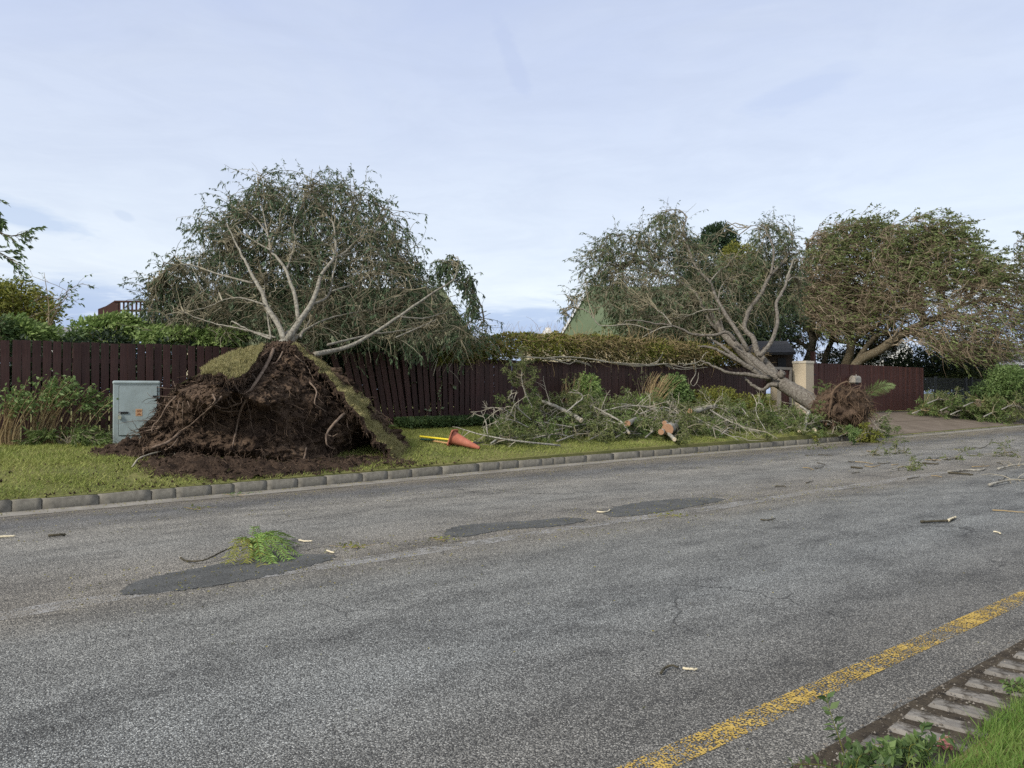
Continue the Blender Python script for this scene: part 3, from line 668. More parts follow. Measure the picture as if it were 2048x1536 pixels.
# left run, wide gaps
f = fence('dark brown board fence with open gaps, run left of the uprooted tree', 0, -3.0, 6.6, 1.97)
s = -2.6
while s < 6.4:
    put('board', bmL[int(rgf.integers(5))], f, ST(s, FT, fbase(s)) - ORG[f.name] + UP * rgf.normal() * 0.006, (rgf.normal() * .004, rgf.normal() * .004, YAW)); s += 0.169 + rgf.normal() * 0.002
for zz in (0.35, 1.6): rail_piece(f, -2.7, 6.5, fbase(-2.7) + zz, fbase(6.5) + zz)
for s in (-2, 0.4, 2.8, 5.2): post_piece(f, s, fbase(s), 1.85)
# broken run: boards fan out of true
f = fence('dark brown board fence pushed over, its boards leaning left beside the root plate', 0, 6.6, 12.4, 2.0)
bmB = [board_mesh(40 + i, 0.145, 2.04) for i in range(5)]
s = 6.7
while s < 12.3:
    u = np.clip((s - 8.9) / 3.3, 0, 1)
    lean = -R(19) * (1 - u) ** 1.2 - R(1.5) * rgf.normal() * (1 - u); drop = 0.06 * (1 - u)
    if s < 8.9:
        lean = -R(14) + R(9) * rgf.normal(); drop = 0.35 + 0.35 * rgf.random()
        if 7.5 < s < 8.3: s += 0.2; continue
    b = put('board', bmB[int(rgf.integers(5))], f, ST(s, FT + 0.25 * (1 - u) * (s > 8.9) * 0 + rgf.normal() * 0.004, fbase(s) - drop) - ORG[f.name], (R(4) * (1 - u), lean, YAW))
    s += 0.176 + rgf.normal() * 0.004 * (1 - u)
for zz in (0.4, 1.6): rail_piece(f, 10.2, 12.4, fbase(10) + zz - 0.05, fbase(12.4) + zz)
a = ST(9.0, FT + .05, fbase(9) + 0.9); rail_piece(f, 8.0, 10.2, fbase(9) + 1.15, fbase(10) + 1.52); rail_piece(f, 8.2, 10.2, fbase(9) + 0.1, fbase(10) + 0.35)
for s in (10.3, 12.3): post_piece(f, s, fbase(s), 1.9)
# right run, lower and tight
f = fence('dark brown board fence with tight boards and lower top, behind the brush pile', 0, 12.4, 26.6, 1.84)
s = 12.45
while s < 26.5:
    put('board', bmR[int(rgf.integers(5))], f, ST(s, FT, fbase(s)) - ORG[f.name] + UP * rgf.normal() * 0.006, (rgf.normal() * .003, rgf.normal() * .003, YAW)); s += 0.163
for zz in (0.35, 1.5): rail_piece(f, 12.4, 26.5, fbase(12.4) + zz, fbase(26.5) + zz)
for s in np.arange(13.5, 26.5, 2.6): post_piece(f, s, fbase(s), 1.75)

# ------------------------------------------------------------------ gate, pillars, driveway fence, mailbox
def bx_obj(name, s, t, z0, ds, dt, h, mat, parent=None, bevel=0.0, **k):
    mb = MB(); mb.box(ST(s, t, z0 + h / 2), (ds, dt, h), np.stack([D, N, UP], 1))
    o = mb.obj(name, mat, parent, **k)
    if bevel:
        bv = o.modifiers.new('edge', 'BEVEL'); bv.width = bevel; bv.segments = 3
    return o
gz = 0.66
pl = thing('gate_pillar', ST(28.72, 17.0, gz), 'square cream plastered gate pillar right of the leaning trunk', 'pillar')
bx_obj('shaft', 28.72, 17.0, gz, 0.60, 0.58, 2.06, m_pillar, pl, 0.012); bx_obj('cap', 28.72, 17.0, gz + 2.062, 0.64, 0.62, 0.10, m_pillar_cap, pl, 0.012)
pl2 = thing('gate_pillar', ST(26.75, 17.0, gz), 'narrow cream gate pillar half hidden behind the yellow green shrub', 'pillar')
bx_obj('shaft', 26.75, 17.0, gz, 0.28, 0.30, 1.35, m_pillar, pl2, 0.01); bx_obj('cap', 26.75, 17.0, gz + 1.352, 0.32, 0.34, 0.06, m_pillar_cap, pl2, 0.01)
gt = thing('pedestrian_gate', ST(27.5, 17.25, gz), 'dark red brown boarded gate under a grey frame between the pillars', 'gate')
for i in range(8): bx_obj('board', 26.98 + i * 0.148, 17.25, gz + 0.05, 0.140, 0.03, 1.72, m_fence_red, gt)
bx_obj('frame_head', 27.55, 17.22, gz + 1.80, 1.34, 0.08, 0.10, m_gate_frame, gt); bx_obj('frame_jamb', 28.10, 17.20, gz, 0.09, 0.10, 1.798, m_gate_frame, gt)
bx_obj('lock_plate', 27.96, 17.19, gz + 1.0, 0.16, 0.03, 0.30, m_offwhite, gt)
df = thing('driveway_fence', ST(34.5, 17.3, gz), 'red brown close boarded fence along the driveway', 'fence')
dbm = [mesh('board', MB().box((0, 0, 1.05), (0.146, 0.024, 2.1)).V[0], MB().box((0, 0, 1.05), (0.146, 0.024, 2.1)).F, m_fence_red)]
s = 29.0
while s < 40.3:
    put('board', dbm[0], df, ST(s, 17.3, gz + 0.03 + rgf.normal() * 0.006) - ORG[df.name], (rgf.normal() * .004, rgf.normal() * .004, YAW)); s += 0.1495
for zz in (0.4, 1.75): rail_piece(df, 28.9, 40.3, gz + zz, gz + zz, 17.34)
bx_obj('post', 30.2, 17.42, gz, 0.16, 0.16, 2.62, m_fence_red, df)
bx_obj('hinge_strap', 30.02, 17.275, gz + 1.62, 0.26, 0.012, 0.05, m_black, df)
bx_obj('house_plate', 29.2, 17.27, gz + 1.62, 0.19, 0.02, 0.26, m_offwhite, df)
bx_obj('plate_print', 29.2, 17.257, gz + 1.68, 0.10, 0.004, 0.08, m_plate, df)
hp = bx_obj('house_plate', 29.2, 17.27, gz + 1.32, 0.19, 0.02, 0.27, m_offwhite, df)
bx_obj('plate_print', 29.2, 17.257, gz + 1.46, 0.17, 0.004, 0.10, m_plate, df); bx_obj('plate_print', 29.2, 17.257, gz + 1.34, 0.12, 0.004, 0.06, m_plate, df)
# mailbox: rounded tunnel body
mbp = ST(33.05, 17.10, gz + 1.33); mbx = thing('mailbox', mbp, 'small grey round topped mailbox on the driveway fence', 'mailbox')
def tunnel(cs, ct, cz, w, L, h, mat, name, parent, along='s'):
    a = np.linspace(0, math.pi, 9); pr = [(-w / 2, 0)] + [(-w / 2 * math.cos(x), h - w / 2 + w / 2 * math.sin(x)) for x in a] + [(w / 2, 0)]
    V = []; n = len(pr)
    for e in (-L / 2, L / 2):
        for u, v in pr: V.append(ST(cs + (e if along == 's' else u), ct + (u if along == 's' else e), cz + v))
    F = [[i, (i + 1) % n, n + (i + 1) % n, n + i] for i in range(n)] + [list(range(n))[::-1], [n + i for i in range(n)]]
    return obj(name, np.array(V), F, mat, parent)
tunnel(33.05, 17.06, gz + 1.33, 0.26, 0.50, 0.30, m_mail, 'body', mbx); tunnel(32.785, 17.06, gz + 1.33, 0.275, 0.03, 0.31, m_offwhite, 'front_door', mbx)
bx_obj('flag', 32.80, 16.90, gz + 1.52, 0.05, 0.015, 0.17, m_offwhite, mbx); bx_obj('bracket', 33.05, 17.12, gz + 1.25, 0.40, 0.20, 0.078, m_black, mbx)
# palisade fence and gate post things at the far right
pf = thing('palisade_fence', ST(44, 17.5, 0.75), 'black metal palisade fence beyond the driveway fence', 'fence')
pm = mesh('picket', *(lambda b: (b.V[0], b.F))(MB().box((0, 0, 0.8), (0.035, 0.02, 1.6))), m_palis)
s = 40.5
while s < 52: put('picket', pm, pf, ST(s, 17.5, 0.72) - ORG[pf.name], (0, 0, YAW)); s += 0.15
for zz in (0.25, 1.35): 
    mb = MB(); mb.box(ST(46.2, 17.53, 0.72 + zz), (11.6, 0.035, 0.05), np.stack([D, N, UP], 1)); mb.obj('rail', m_palis, pf)
for s in (42.3, 46.1, 46.9, 50.5):
    mb = MB(); mb.box(ST(s, 17.55, 1.55), (0.14, 0.10, 1.7), np.stack([D, N, UP], 1)); mb.obj('post', m_palis, pf)
p = W(1929, 796, 43.0); ip = thing('gate_post', (p[0], p[1], 0.7), 'slim blue grey post with pale cap before the palisade fence', 'post')
mb = MB(); mb.box((p[0], p[1], 1.2), (0.16, 0.16, 1.0)); mb.obj('shaft', m_postblue, ip)
mb = MB(); mb.box((p[0], p[1], 1.74), (0.22, 0.22, 0.08)); mb.obj('cap', m_white, ip)
mb = MB(); mb.box((p[0], p[1] - 0.09, 1.05), (0.10, 0.02, 0.34)); mb.obj('notice', m_offwhite, ip)

# ------------------------------------------------------------------ utility cabinet
cp = onL(282, 884); cs, ct = float(toS(cp)), float(toT(cp)); cz = float(zter(cs, ct)) - 0.05
cs, ct = 3.62, 16.05; cz = float(zter(cs, ct)) - 0.02
CYAW = math.atan2(0.42, 0.90)
cd = np.array([math.cos(CYAW), math.sin(CYAW), 0]); cn = np.array([-cd[1], cd[0], 0])
C0 = ST(cs, ct, cz); ub = thing('utility_cabinet', C0, 'pale grey street utility cabinet with a padlocked door', 'cabinet')
CM = np.stack([cd, cn, UP], 1)
def cbox(name, u, v, z, du, dv, h, mat, parent, bevel=0.0, seg=3, **k):
    mb = MB(); mb.box(C0 + cd * u + cn * v + UP * (z + h / 2), (du, dv, h), CM); o = mb.obj(name, mat, parent, **k)
    if bevel:
        b = o.modifiers.new('edge', 'BEVEL'); b.width = bevel; b.segments = seg
        for pl_ in o.data.polygons: pl_.use_smooth = False
    return o
cbox('body', 0, 0, 0, 0.80, 0.42, 1.17, m_cab, ub, 0.02)
cbox('hood', 0, -0.005, 1.145, 0.822, 0.44, 0.075, m_cab, ub, 0.034, 4)
cbox('door_gap', 0.03, -0.2115, 0.18, 0.665, 0.004, 0.945, m_gap, ub)
door = cbox('door', 0.03, -0.219, 0.19, 0.645, 0.018, 0.925, m_cab, ub, 0.008)
cbox('hasp', -0.225, -0.236, 0.60, 0.16, 0.016, 0.036, m_black, door)
cbox('hinge', 0.325, -0.236, 0.91, 0.10, 0.016, 0.03, m_black, door)
st_ = cbox('sticker', 0.04, -0.2295, 0.55, 0.115, 0.003, 0.135, m_sticker, door)
for i in range(4): cbox('hasp_pin', -0.28, -0.245, 0.612, 0.02, 0.01, 0.012, m_steel, door) if i == 0 else None
# padlock
pk = thing('padlock', C0 + cd * -0.285 + cn * -0.255 + UP * 0.50, 'small brass padlock hanging from the cabinet hasp', 'padlock')
mb = MB(); mb.box(C0 + cd * -0.285 + cn * -0.255 + UP * 0.53, (0.052, 0.024, 0.062), CM); mb.obj('lock_body', m_brass, pk)
a = np.linspace(0, math.pi, 9); q = np.array([C0 + cd * (-0.285 + 0.019 * math.cos(x)) + cn * -0.255 + UP * (0.575 + 0.03 * math.sin(x)) for x in a])
mb = MB(); mb.tube(q, 0.0045, 6); mb.obj('shackle', m_steel, pk)
# flat print on the sticker: two lines of text and a warning emblem
mb = MB()
for z, wd in ((0.664, 0.085), (0.652, 0.07), (0.640, 0.085), (0.628, 0.075)):
    u = -wd / 2
    while u < wd / 2:
        L = 0.006 + 0.008 * rgf.random(); mb.box(C0 + cd * (0.04 + u + L / 2) + cn * -0.2325 + UP * z, (L * 0.8, 0.001, 0.006), CM); u += L
mb.box(C0 + cd * 0.04 + cn * -0.2325 + UP * 0.592, (0.028, 0.001, 0.024), CM)
for sg in (-1, 1):
    c, s_ = math.cos(0.35), math.sin(0.35) * sg; Rm = CM @ np.array([[c, 0, -s_], [0, 1, 0], [s_, 0, c]])
    mb.box(C0 + cd * 0.04 + cn * -0.2335 + UP * (0.58), (0.085, 0.001, 0.008), Rm)
pr = mb.obj('print', m_print, None); pr.parent = door; ORG[pr.name] = ORG[ub.name]
pr.location = tuple(np.array(pr.location) - ORG[ub.name])

# ------------------------------------------------------------------ houses and structures behind
def poly_obj(name, pts, th, mat, parent=None, **k):
    """flat slab from a planar outline, extruded backwards"""
    P = np.array(pts, float); nn = nrm(np.cross(P[1] - P[0], P[2] - P[0]))
    if nn[1] > 0: nn = -nn
    V = np.concatenate([P, P - nn * th]); n = len(P)
    F = [list(range(n)), [n + i for i in range(n)][::-1]] + [[i, n + i, n + (i + 1) % n, (i + 1) % n] for i in range(n)]
    return obj(name, V, F, mat, parent, **k)
# deck balustrade
Yb = 31.0
bal = thing('timber_balcony', (W(250, 640, Yb)[0], Yb, 0.7), 'dark brown timber balcony with upright slats left of the fallen crown', 'balcony')
poly_obj('side_panel', [W(196, 618, Yb), W(212, 612, Yb), W(228, 602, Yb), W(236, 601, Yb), W(236, 650, Yb), W(196, 650, Yb)], 0.08, m_timber, bal)
def wbox(name, x0, y0, x1, y1, Yd, th, mat, parent, **k):
    a = W(x0, y1, Yd); b = W(x1, y0, Yd); mb = MB(); mb.box(((a[0] + b[0]) / 2, Yd + th / 2, (a[2] + b[2]) / 2), (b[0] - a[0], th, b[2] - a[2])); return mb.obj(name, mat, parent, **k)
wbox('top_rail', 228, 601, 330, 604.5, Yb - 0.03, 0.14, m_timber, bal); wbox('middle_rail', 236.5, 619, 330, 622.5, Yb, 0.10, m_timber, bal)
for i in range(11): wbox('slat', 237 + i * 8.4, 605, 240.2 + i * 8.4, 650, Yb + 0.02, 0.04, m_timber, bal)
wbox('deck_beam', 196, 650.5, 330, 658, Yb, 0.3, m_timber, bal)
for x in (200, 262, 322): wbox('support_post', x, 658.5, x + 6, 742, Yb + 0.05, 0.12, m_timber, bal)
# A-frame house behind the left tree
h1 = thing('olive_roof_house', (W(640, 690, 29)[0], 29, 0.7), 'house with a steep olive green roof behind the fallen left tree', 'house')
poly_obj('roof', [W(400, 690, 28), W(952, 690, 28), W(880, 576, 30.5), W(440, 576, 30.5)], 0.2, m_olive_roof, h1)
poly_obj('roof_side', [W(952, 690, 28), W(880, 576, 30.5), W(900, 690, 36)], 0.1, m_olive_roof, h1)
wbox('wall', 405, 690.5, 945, 760, 28.4, 4.0, m_cream, h1)
wbox('gable_wall', 352, 590, 398, 755, 28.2, 3.0, m_cream, h1)
# green A-frame house
h2 = thing('green_roof_house', (W(1250, 670, 40)[0], 40, 0.7), 'house with a steep pale green roof slope above the creeper hedge', 'house')
poly_obj('roof', [W(1119, 674, 38), W(1420, 674, 38), W(1420, 573, 41), W(1181, 573, 41)], 0.25, m_green_roof, h2)
a, b = W(1118, 675, 37.9), W(1180, 572.5, 40.9)
mb = MB(); mb.tube(np.stack([a, b]), 0.07, 4); mb.obj('barge_board', m_white, h2)
wbox('wall', 1122, 674.5, 1420, 775, 38.6, 5.0, m_cream, h2)
h3 = thing('low_house', (W(1090, 680, 46)[0], 46, 0.7), 'low dark roofed house with a white chimney beside the green roof', 'house')
poly_obj('roof', [W(1040, 676, 45), W(1128, 676, 45), W(1118, 667, 48), W(1060, 667, 48)], 0.2, m_darkroof, h3)
ch = wbox('chimney', 1086, 661, 1104, 676, 46, 0.5, m_white, h3); wbox('chimney_pot', 1091, 655, 1101, 660.8, 46.1, 0.3, m_white, ch)
wbox('wall', 1045, 676.5, 1125, 775, 45.4, 3.0, m_cream, h3)
# gatehouse
Yg = 33.5
h4 = thing('gatehouse', (W(1550, 700, Yg)[0], Yg, 0.7), 'small dark gatehouse with a low tiled roof behind the gate', 'house')
poly_obj('roof', [W(1486, 704, Yg - 0.6), W(1592, 704, Yg - 0.6), W(1574, 682, Yg + 1.2), W(1510, 682, Yg + 1.2)], 0.12, m_darkroof, h4)
wbox('fascia', 1487, 704.5, 1592, 708, Yg - 0.55, 0.05, m_gate_frame, h4); wbox('wall', 1494, 708.5, 1586, 775, Yg, 1.6, m_wallbrown, h4)
wbox('door', 1556, 716, 1572, 775, Yg - 0.06, 0.05, m_black, h4)
# white gable house
h5 = thing('white_house', (W(1770, 710, 60)[0], 60, 0.7), 'bright white gabled house seen below the bent trunk', 'house')
poly_obj('gable_wall', [W(1748, 742, 60), W(1826, 742, 60), W(1826, 700, 60), W(1806, 682, 60), W(1748, 712, 60)], 0.3, m_white, h5)
poly_obj('roof', [W(1738, 717, 59.6), W(1748, 717, 59.6), W(1808, 680, 59.6), W(1800, 679, 59.6)], 3.0, m_greyroof, h5); wbox('window', 1768, 716, 1780, 727, 59.9, 0.08, m_window, h5)
wbox('side_wall', 1690, 716, 1747, 742, 60.5, 0.3, m_white, h5)
wbox('slate_roof', 1640, 706, 1738, 715, 60.8, 0.6, m_greyroof, h5)
# grey house far right
h6 = thing('grey_roof_house', (W(2040, 720, 48)[0], 48, 0.7), 'grey roofed house with white fascia at the far right edge', 'house')
poly_obj('roof', [W(1996, 724, 47), W(2220, 724, 47), W(2220, 690, 51), W(1984, 690, 51)], 0.2, m_greyroof, h6)
wbox('fascia', 1999, 724.5, 2220, 730, 46.95, 0.08, m_white, h6); wbox('gutter_board', 2002, 730.5, 2220, 736, 47.2, 0.06, m_gate_frame, h6)
wbox('wall', 2010, 736.5, 2220, 790, 48, 3, m_wallbrown, h6); wbox('window', 2024, 741, 2060, 765, 47.9, 0.08, m_window, h6)
# far roof seen in the gap at left
h7 = thing('distant_house', (W(118, 660, 55)[0], 55, 0.7), 'distant pale grey roof in the gap between the bushes', 'house')
poly_obj('roof', [W(60, 672, 54), W(200, 672, 54), W(180, 654, 57), W(70, 654, 57)], 0.2, m_greyroof, h7); wbox('wall', 66, 672.5, 195, 760, 54.5, 3, m_white, h7)
# ------------------------------------------------------------------ the uprooted tree with its root plate
ut = thing('uprooted_tree', ST(5.2, 13.2, 0.4), 'uprooted pale barked tree with a huge soil root plate standing on edge by the kerb', 'tree')
rg = np.random.default_rng(21)
def fbm(p, sc, oc=5, seed=0.0):
    return np.array([mnoise.fractal(Vector((x * sc + seed, y * sc - seed, z * sc)), 0.85, 2.1, oc) for x, y, z in p])
YS = [684, 700, 720, 750, 780, 800, 830, 860, 890, 920, 950, 962]
LX = [540, 520, 478, 396, 345, 318, 306, 288, 272, 262, 300, 330]
RX = [588, 608, 632, 672, 708, 730, 762, 790, 814, 838, 852, 852]
TB = [14.1, 13.9, 13.65, 13.35, 13.1, 13.0, 12.95, 12.95, 12.9, 12.75, 12.45, 12.4]
nr, nc = 130, 190
ys = np.linspace(684, 962, nr); aa = np.linspace(0, 1, nc)
G = np.zeros((nr, nc, 3)); PX = np.zeros((nr, nc)); PY = np.zeros((nr, nc))
for r_, y in enumerate(ys):
    l, rr, tb = np.interp(y, YS, LX), np.interp(y, YS, RX), np.interp(y, YS, TB)
    for c_, a in enumerate(aa):
        px = l + (rr - l) * a; e = abs(2 * a - 1)
        t = tb + 1.0 * e ** 3 + 0.35 * max(0, 0.5 - a) * 2 * (y > 760)
        ledge = sstep(800 + 14 * math.sin(px * 0.05) - y, -12, 10) * sstep(545 - px, -30, 40) * sstep(y - 735, -20, 40)
        t -= 0.52 * float(ledge)
        t += float(0.75 * sstep(800 - y, 0, 60) * sstep(530 - px, -10, 60))
        ledge2 = sstep(720 + (px - 600) * 0.95 + 30 - y, -10, 10) * sstep(px - 590, -5, 20)
        t -= 0.18 * float(ledge2)
        for cx, cy, sx, sy, dp in ((400, 852, 75, 36, .45), (470, 850, 60, 40, .30), (380, 918, 70, 18, .9), (728, 884, 30, 34, .75), (545, 940, 32, 16, .9), (690, 908, 50, 20, .5), (470, 768, 26, 12, .35), (600, 840, 60, 60, .12), (450, 925, 60, 14, .5)):
            t += dp * math.exp(-((px - cx) / sx) ** 2 - ((y - cy) / sy) ** 2)
        G[r_, c_] = onT(px, y, t); PX[r_, c_] = px; PY[r_, c_] = y
P = G.reshape(-1, 3)
n1 = fbm(P, 1.5, 6, 1.3); n2 = fbm(P, 4.5, 6, 7.7); n3 = fbm(P * np.array([1, 1, 0.55]), 14, 4, 3.1)
edge = np.minimum(np.minimum(np.tile(aa, nr), 1 - np.tile(aa, nr)) * 9, 1)
P = P - N * ((n1 * 0.27 + np.abs(n2) * 0.15 + n3 * 0.042)[:, None]) * 1.0
P = P + (D * (n2 * 0.09 + n3 * 0.03)[:, None] + UP * (n1 * 0.05 + n3 * 0.03)[:, None]) * (0.5 + 0.5 * (1 - edge[:, None]) * 2)
SOILP = P.reshape(nr, nc, 3)
gi = np.arange(nr * nc).reshape(nr, nc)
F = np.stack([gi[:-1, :-1], gi[1:, :-1], gi[1:, 1:], gi[:-1, 1:]], -1).reshape(-1, 4)
# back of the plate: rounded turf side
nb = 14; back = []
for k in range(nb):
    q = k / (nb - 1); r_ = int(q * (nr - 1)); l, rr = SOILP[r_, 0], SOILP[r_, -1]
    for a in np.linspace(0, 1, 12): back.append(l * (1 - a) + rr * a + N * (0.05 + (0.35 + 0.6 * q) * (1 - (2 * a - 1) ** 2)) + UP * 0.0)
back = np.array(back); bi = np.arange(nb * 12).reshape(nb, 12)
Fb = np.stack([bi[:-1, :-1], bi[:-1, 1:], bi[1:, 1:], bi[1:, :-1]], -1).reshape(-1, 4)
plate = obj('root_plate', P, F, m_soil, ut, smooth=True, label='dark soil root plate')
obj('turf_back', back, Fb, m_turf, ut, smooth=True)
def clods(c, sz, rg):
    """lumps: jittered octahedra, once subdivided"""
    o = np.array([[1, 0, 0], [-1, 0, 0], [0, 1, 0], [0, -1, 0], [0, 0, 1], [0, 0, -1.0]]); f = [[0, 2, 4], [2, 1, 4], [1, 3, 4], [3, 0, 4], [2, 0, 5], [1, 2, 5], [3, 1, 5], [0, 3, 5]]
    m = len(c); V = c[:, None] + o[None] * sz[:, None, None] * (0.55 + 0.8 * rg.random((m, 6, 1))) + rg.normal(size=(m, 6, 3)) * sz[:, None, None] * 0.22
    F = (np.array(f)[None] + (np.arange(m) * 6)[:, None, None]).reshape(-1, 3); return V.reshape(-1, 3), F
# turf flaps
def flap(name, top, bot, ttop, tbot, nu, nv, bulge, seed, bl, thick=0.07, **k):
    rgx = np.random.default_rng(seed)
    A = spline(np.array([np.append(p, t) for p, t in zip(top, ttop)]), nu); B = spline(np.array([np.append(p, t) for p, t in zip(bot, tbot)]), nu)
    Gd = np.zeros((nv, nu, 3))
    eA = np.array([mnoise.fractal(Vector((j * .45, seed, 1.0)), .8, 2.1, 4) for j in range(nu)]); eB = np.array([mnoise.fractal(Vector((j * .55, seed, 9.0)), .8, 2.1, 4) for j in range(nu)])
    A[:, :2] += eA[:, None] * np.array([4.0, -3.0]); B[:, :2] += eB[:, None] * np.array([-9.0, 7.0])
    for i in range(nv):
        v = i / (nv - 1); q = A * (1 - v) + B * v
        for j in range(nu): Gd[i, j] = onT(q[j, 0] + rgx.normal() * 0.6, q[j, 1] + rgx.normal() * 0.6, q[j, 2] - bulge * math.sin(v * math.pi) + rgx.normal() * 0.012)
    Gd = Gd - N * (fbm(Gd.reshape(-1, 3), 3.2, 5, seed).reshape(nv, nu, 1) * .11) + UP * (fbm(Gd.reshape(-1, 3), 5.0, 4, seed + 3.).reshape(nv, nu, 1) * .03)
    Pt = Gd.reshape(-1, 3); ii = np.arange(nv * nu).reshape(nv, nu)
    Ft = np.stack([ii[:-1, :-1], ii[1:, :-1], ii[1:, 1:], ii[:-1, 1:]], -1).reshape(-1, 4)
    nn = nrm(np.cross(Gd[-1, 0] - Gd[0, 0], Gd[0, -1] - Gd[0, 0]))
    ln = nrm(np.cross(np.gradient(Gd, axis=0), np.gradient(Gd, axis=1))); ln = ln * np.where((ln * nrm(CAM - Gd)).sum(-1, keepdims=True) < 0, -1, 1); nn = nrm(ln.reshape(-1, 3).mean(0))
    m_ = len(Pt); bd = list(ii[0]) + list(ii[1:, -1]) + list(ii[-1, :-1][::-1]) + list(ii[1:-1, 0][::-1])
    V = np.concatenate([Pt, Pt - nn * thick + rgx.normal(size=(m_, 3)) * 0.01]); Fs = np.array([[bd[i], bd[(i + 1) % len(bd)], bd[(i + 1) % len(bd)] + m_, bd[i] + m_] for i in range(len(bd))])
    o = obj(name, V, [Ft, Ft[:, ::-1] + m_, Fs], [m_turf, m_soil_loose], ut, smooth=True, mi=[0] * len(Ft) + [1] * (len(Ft) + len(Fs)), **k)
    m = bl; a = rgx.random(m) * (nu - 1.01); b = rgx.random(m) * (nv - 1.01); i = b.astype(int); j = a.astype(int); fa = (a - j)[:, None]; fb = (b - i)[:, None]
    Q = Gd[i, j] * (1 - fa) * (1 - fb) + Gd[i, j + 1] * fa * (1 - fb) + Gd[i + 1, j] * (1 - fa) * fb + Gd[i + 1, j + 1] * fa * fb
    dr = nrm(nn * 0.8 + UP * 0.35 + rgx.normal(size=(m, 3)) * 0.55); h = 0.025 + 0.045 * rgx.random(m); sd = nrm(np.cross(dr, rdir(rgx, m)))
    V = np.stack([Q - sd * 0.006, Q + sd * 0.006, Q + dr * h[:, None]], 1).reshape(-1, 3)
    obj('grass_blades', V, np.arange(m * 3).reshape(m, 3), m_turf_blade, o, kind='stuff')
    k2 = 420; jj = rgx.integers(0, nu, k2); c = Gd[-1, jj] - nn * (thick * rgx.random((k2, 1))); d = nrm(rdir(rgx, k2) * .6 - UP * .9 + nn * .25); Pf = [c]; L2 = (.04 + .16 * rgx.random(k2) ** 2)[:, None] / 5
    for q in range(5): Pf.append(Pf[-1] + d * L2); d = nrm(d - UP * .2 + rgx.normal(size=d.shape) * .25)
    Pf = np.stack(Pf, 1); V, F = tubes(Pf, taper(k2, 6, .0045, .002, rgx), 3); obj('hanging_roots', V, F, m_root_fine, o, kind='stuff')
    k2 = 260; jj = rgx.integers(0, nu, k2); V, F = clods(Gd[-1, jj] - nn * (thick * (.3 + .7 * rgx.random((k2, 1)))), .012 + .04 * rgx.random(k2) ** 2, rgx); obj('soil_clods', V, F, m_soil_loose, o, kind='stuff')
    return o
flap('turf_flap', [(405, 738), (440, 713), (490, 698), (529, 688)], [(405, 748), (440, 749), (480, 755), (522, 706)], [13.5, 13.7, 13.9, 14.0], [12.75, 12.75, 12.75, 13.35], 26, 14, 0.10, 31, 9000, label='yellowed turf flap on the upper left of the root plate')
flap('turf_flap', [(590, 687), (640, 724), (690, 762), (735, 800), (770, 850), (806, 892), (840, 934)], [(584, 690), (626, 726), (670, 768), (708, 818), (748, 868), (784, 912), (812, 944)],
     [14.3, 14.2, 14.1, 13.9, 13.7, 13.4, 12.9], [13.75, 13.5, 13.2, 12.85, 12.75, 12.65, 12.45], 44, 12, 0.06, 32, 13000, label='long turf strip down the right flank of the root plate')
# big roots (photo pixel, distance in front of the soil face)
def soil_near(px, py):
    r_ = int(np.clip((py - 684) / (962 - 684) * (nr - 1), 0, nr - 1)); c_ = int(np.argmin(np.abs(PX[r_] - px)))
    return SOILP[r_, c_]
def z5(x, y): return (200 + x / 3.94, 640 + y / 3.94)
ROOTS = [([(1370, 230), (1300, 380), (1210, 520), (1140, 650), (1100, 740), (1080, 850), (1050, 970), (1015, 1075)], .055, .012, .12),
         ([(1145, 640), (1060, 670), (980, 695), (900, 672)], .030, .018, .16), ([(1110, 715), (1000, 722), (930, 700), (860, 650)], .026, .012, .12),
         ([(960, 600), (880, 680), (800, 752), (700, 832), (612, 884)], .028, .010, .26), ([(1045, 490), (1090, 555), (1110, 630)], .022, .012, .14),
         ([(890, 585), (905, 640), (850, 690), (812, 785)], .024, .010, .14), ([(1650, 490), (1705, 560), (1690, 650), (1730, 690), (1780, 722)], .026, .010, .16),
         ([(1940, 725), (1860, 800), (1785, 900), (1790, 985), (1848, 1018)], .048, .012, .28), ([(1770, 900), (1830, 915), (1870, 900)], .020, .008, .32),
         ([(1625, 1005), (1608, 1090), (1570, 1150), (1490, 1135)], .024, .010, .18), ([(600, 600), (520, 690), (470, 780), (420, 830), (408, 882)], .030, .011, .12),
         ([(625, 915), (575, 985), (510, 1022)], .020, .008, .30), ([(640, 880), (540, 960), (405, 1008)], .042, .036, .22), ([(500, 800), (380, 788), (250, 800), (135, 820)], .010, .004, .10),
         ([(1025, 540), (1035, 620), (1078, 662)], .030, .016, .12), ([(600, 545), (520, 540), (445, 530)], .014, .005, .08), ([(600, 555), (590, 520), (578, 485)], .012, .007, .10),
         ([(590, 610), (480, 600), (420, 610), (370, 570)], .012, .004, .08), ([(580, 690), (470, 660), (350, 658)], .010, .003, .05),
         ([(480, 840), (330, 850), (240, 880)], .012, .005, .10), ([(470, 850), (300, 890), (180, 940)], .016, .009, .12),
         ([(1945, 780), (1962, 858), (2048, 888)], .012, .005, .30), ([(1180, 700), (1190, 800), (1210, 890)], .010, .003, .14),
         ([(655, 640), (650, 760), (655, 900)], .009, .004, .22), ([(690, 640), (705, 680), (700, 700)], .012, .006, .22), ([(625, 640), (610, 690), (615, 712)], .014, .007, .20),
         ([(1270, 1090), (1250, 1150), (1248, 1200)], .016, .006, .35), ([(1420, 1120), (1440, 1180), (1450, 1230)], .016, .006, .35), ([(780, 640), (745, 750)], .012, .006, .18),
         ([(1200, 420), (1225, 480), (1160, 570), (1100, 580)], .018, .008, .14), ([(1440, 250), (1400, 320), (1350, 350)], .024, .012, .10), ([(1500, 230), (1560, 300), (1620, 350), (1660, 420)], .020, .010, .10)]
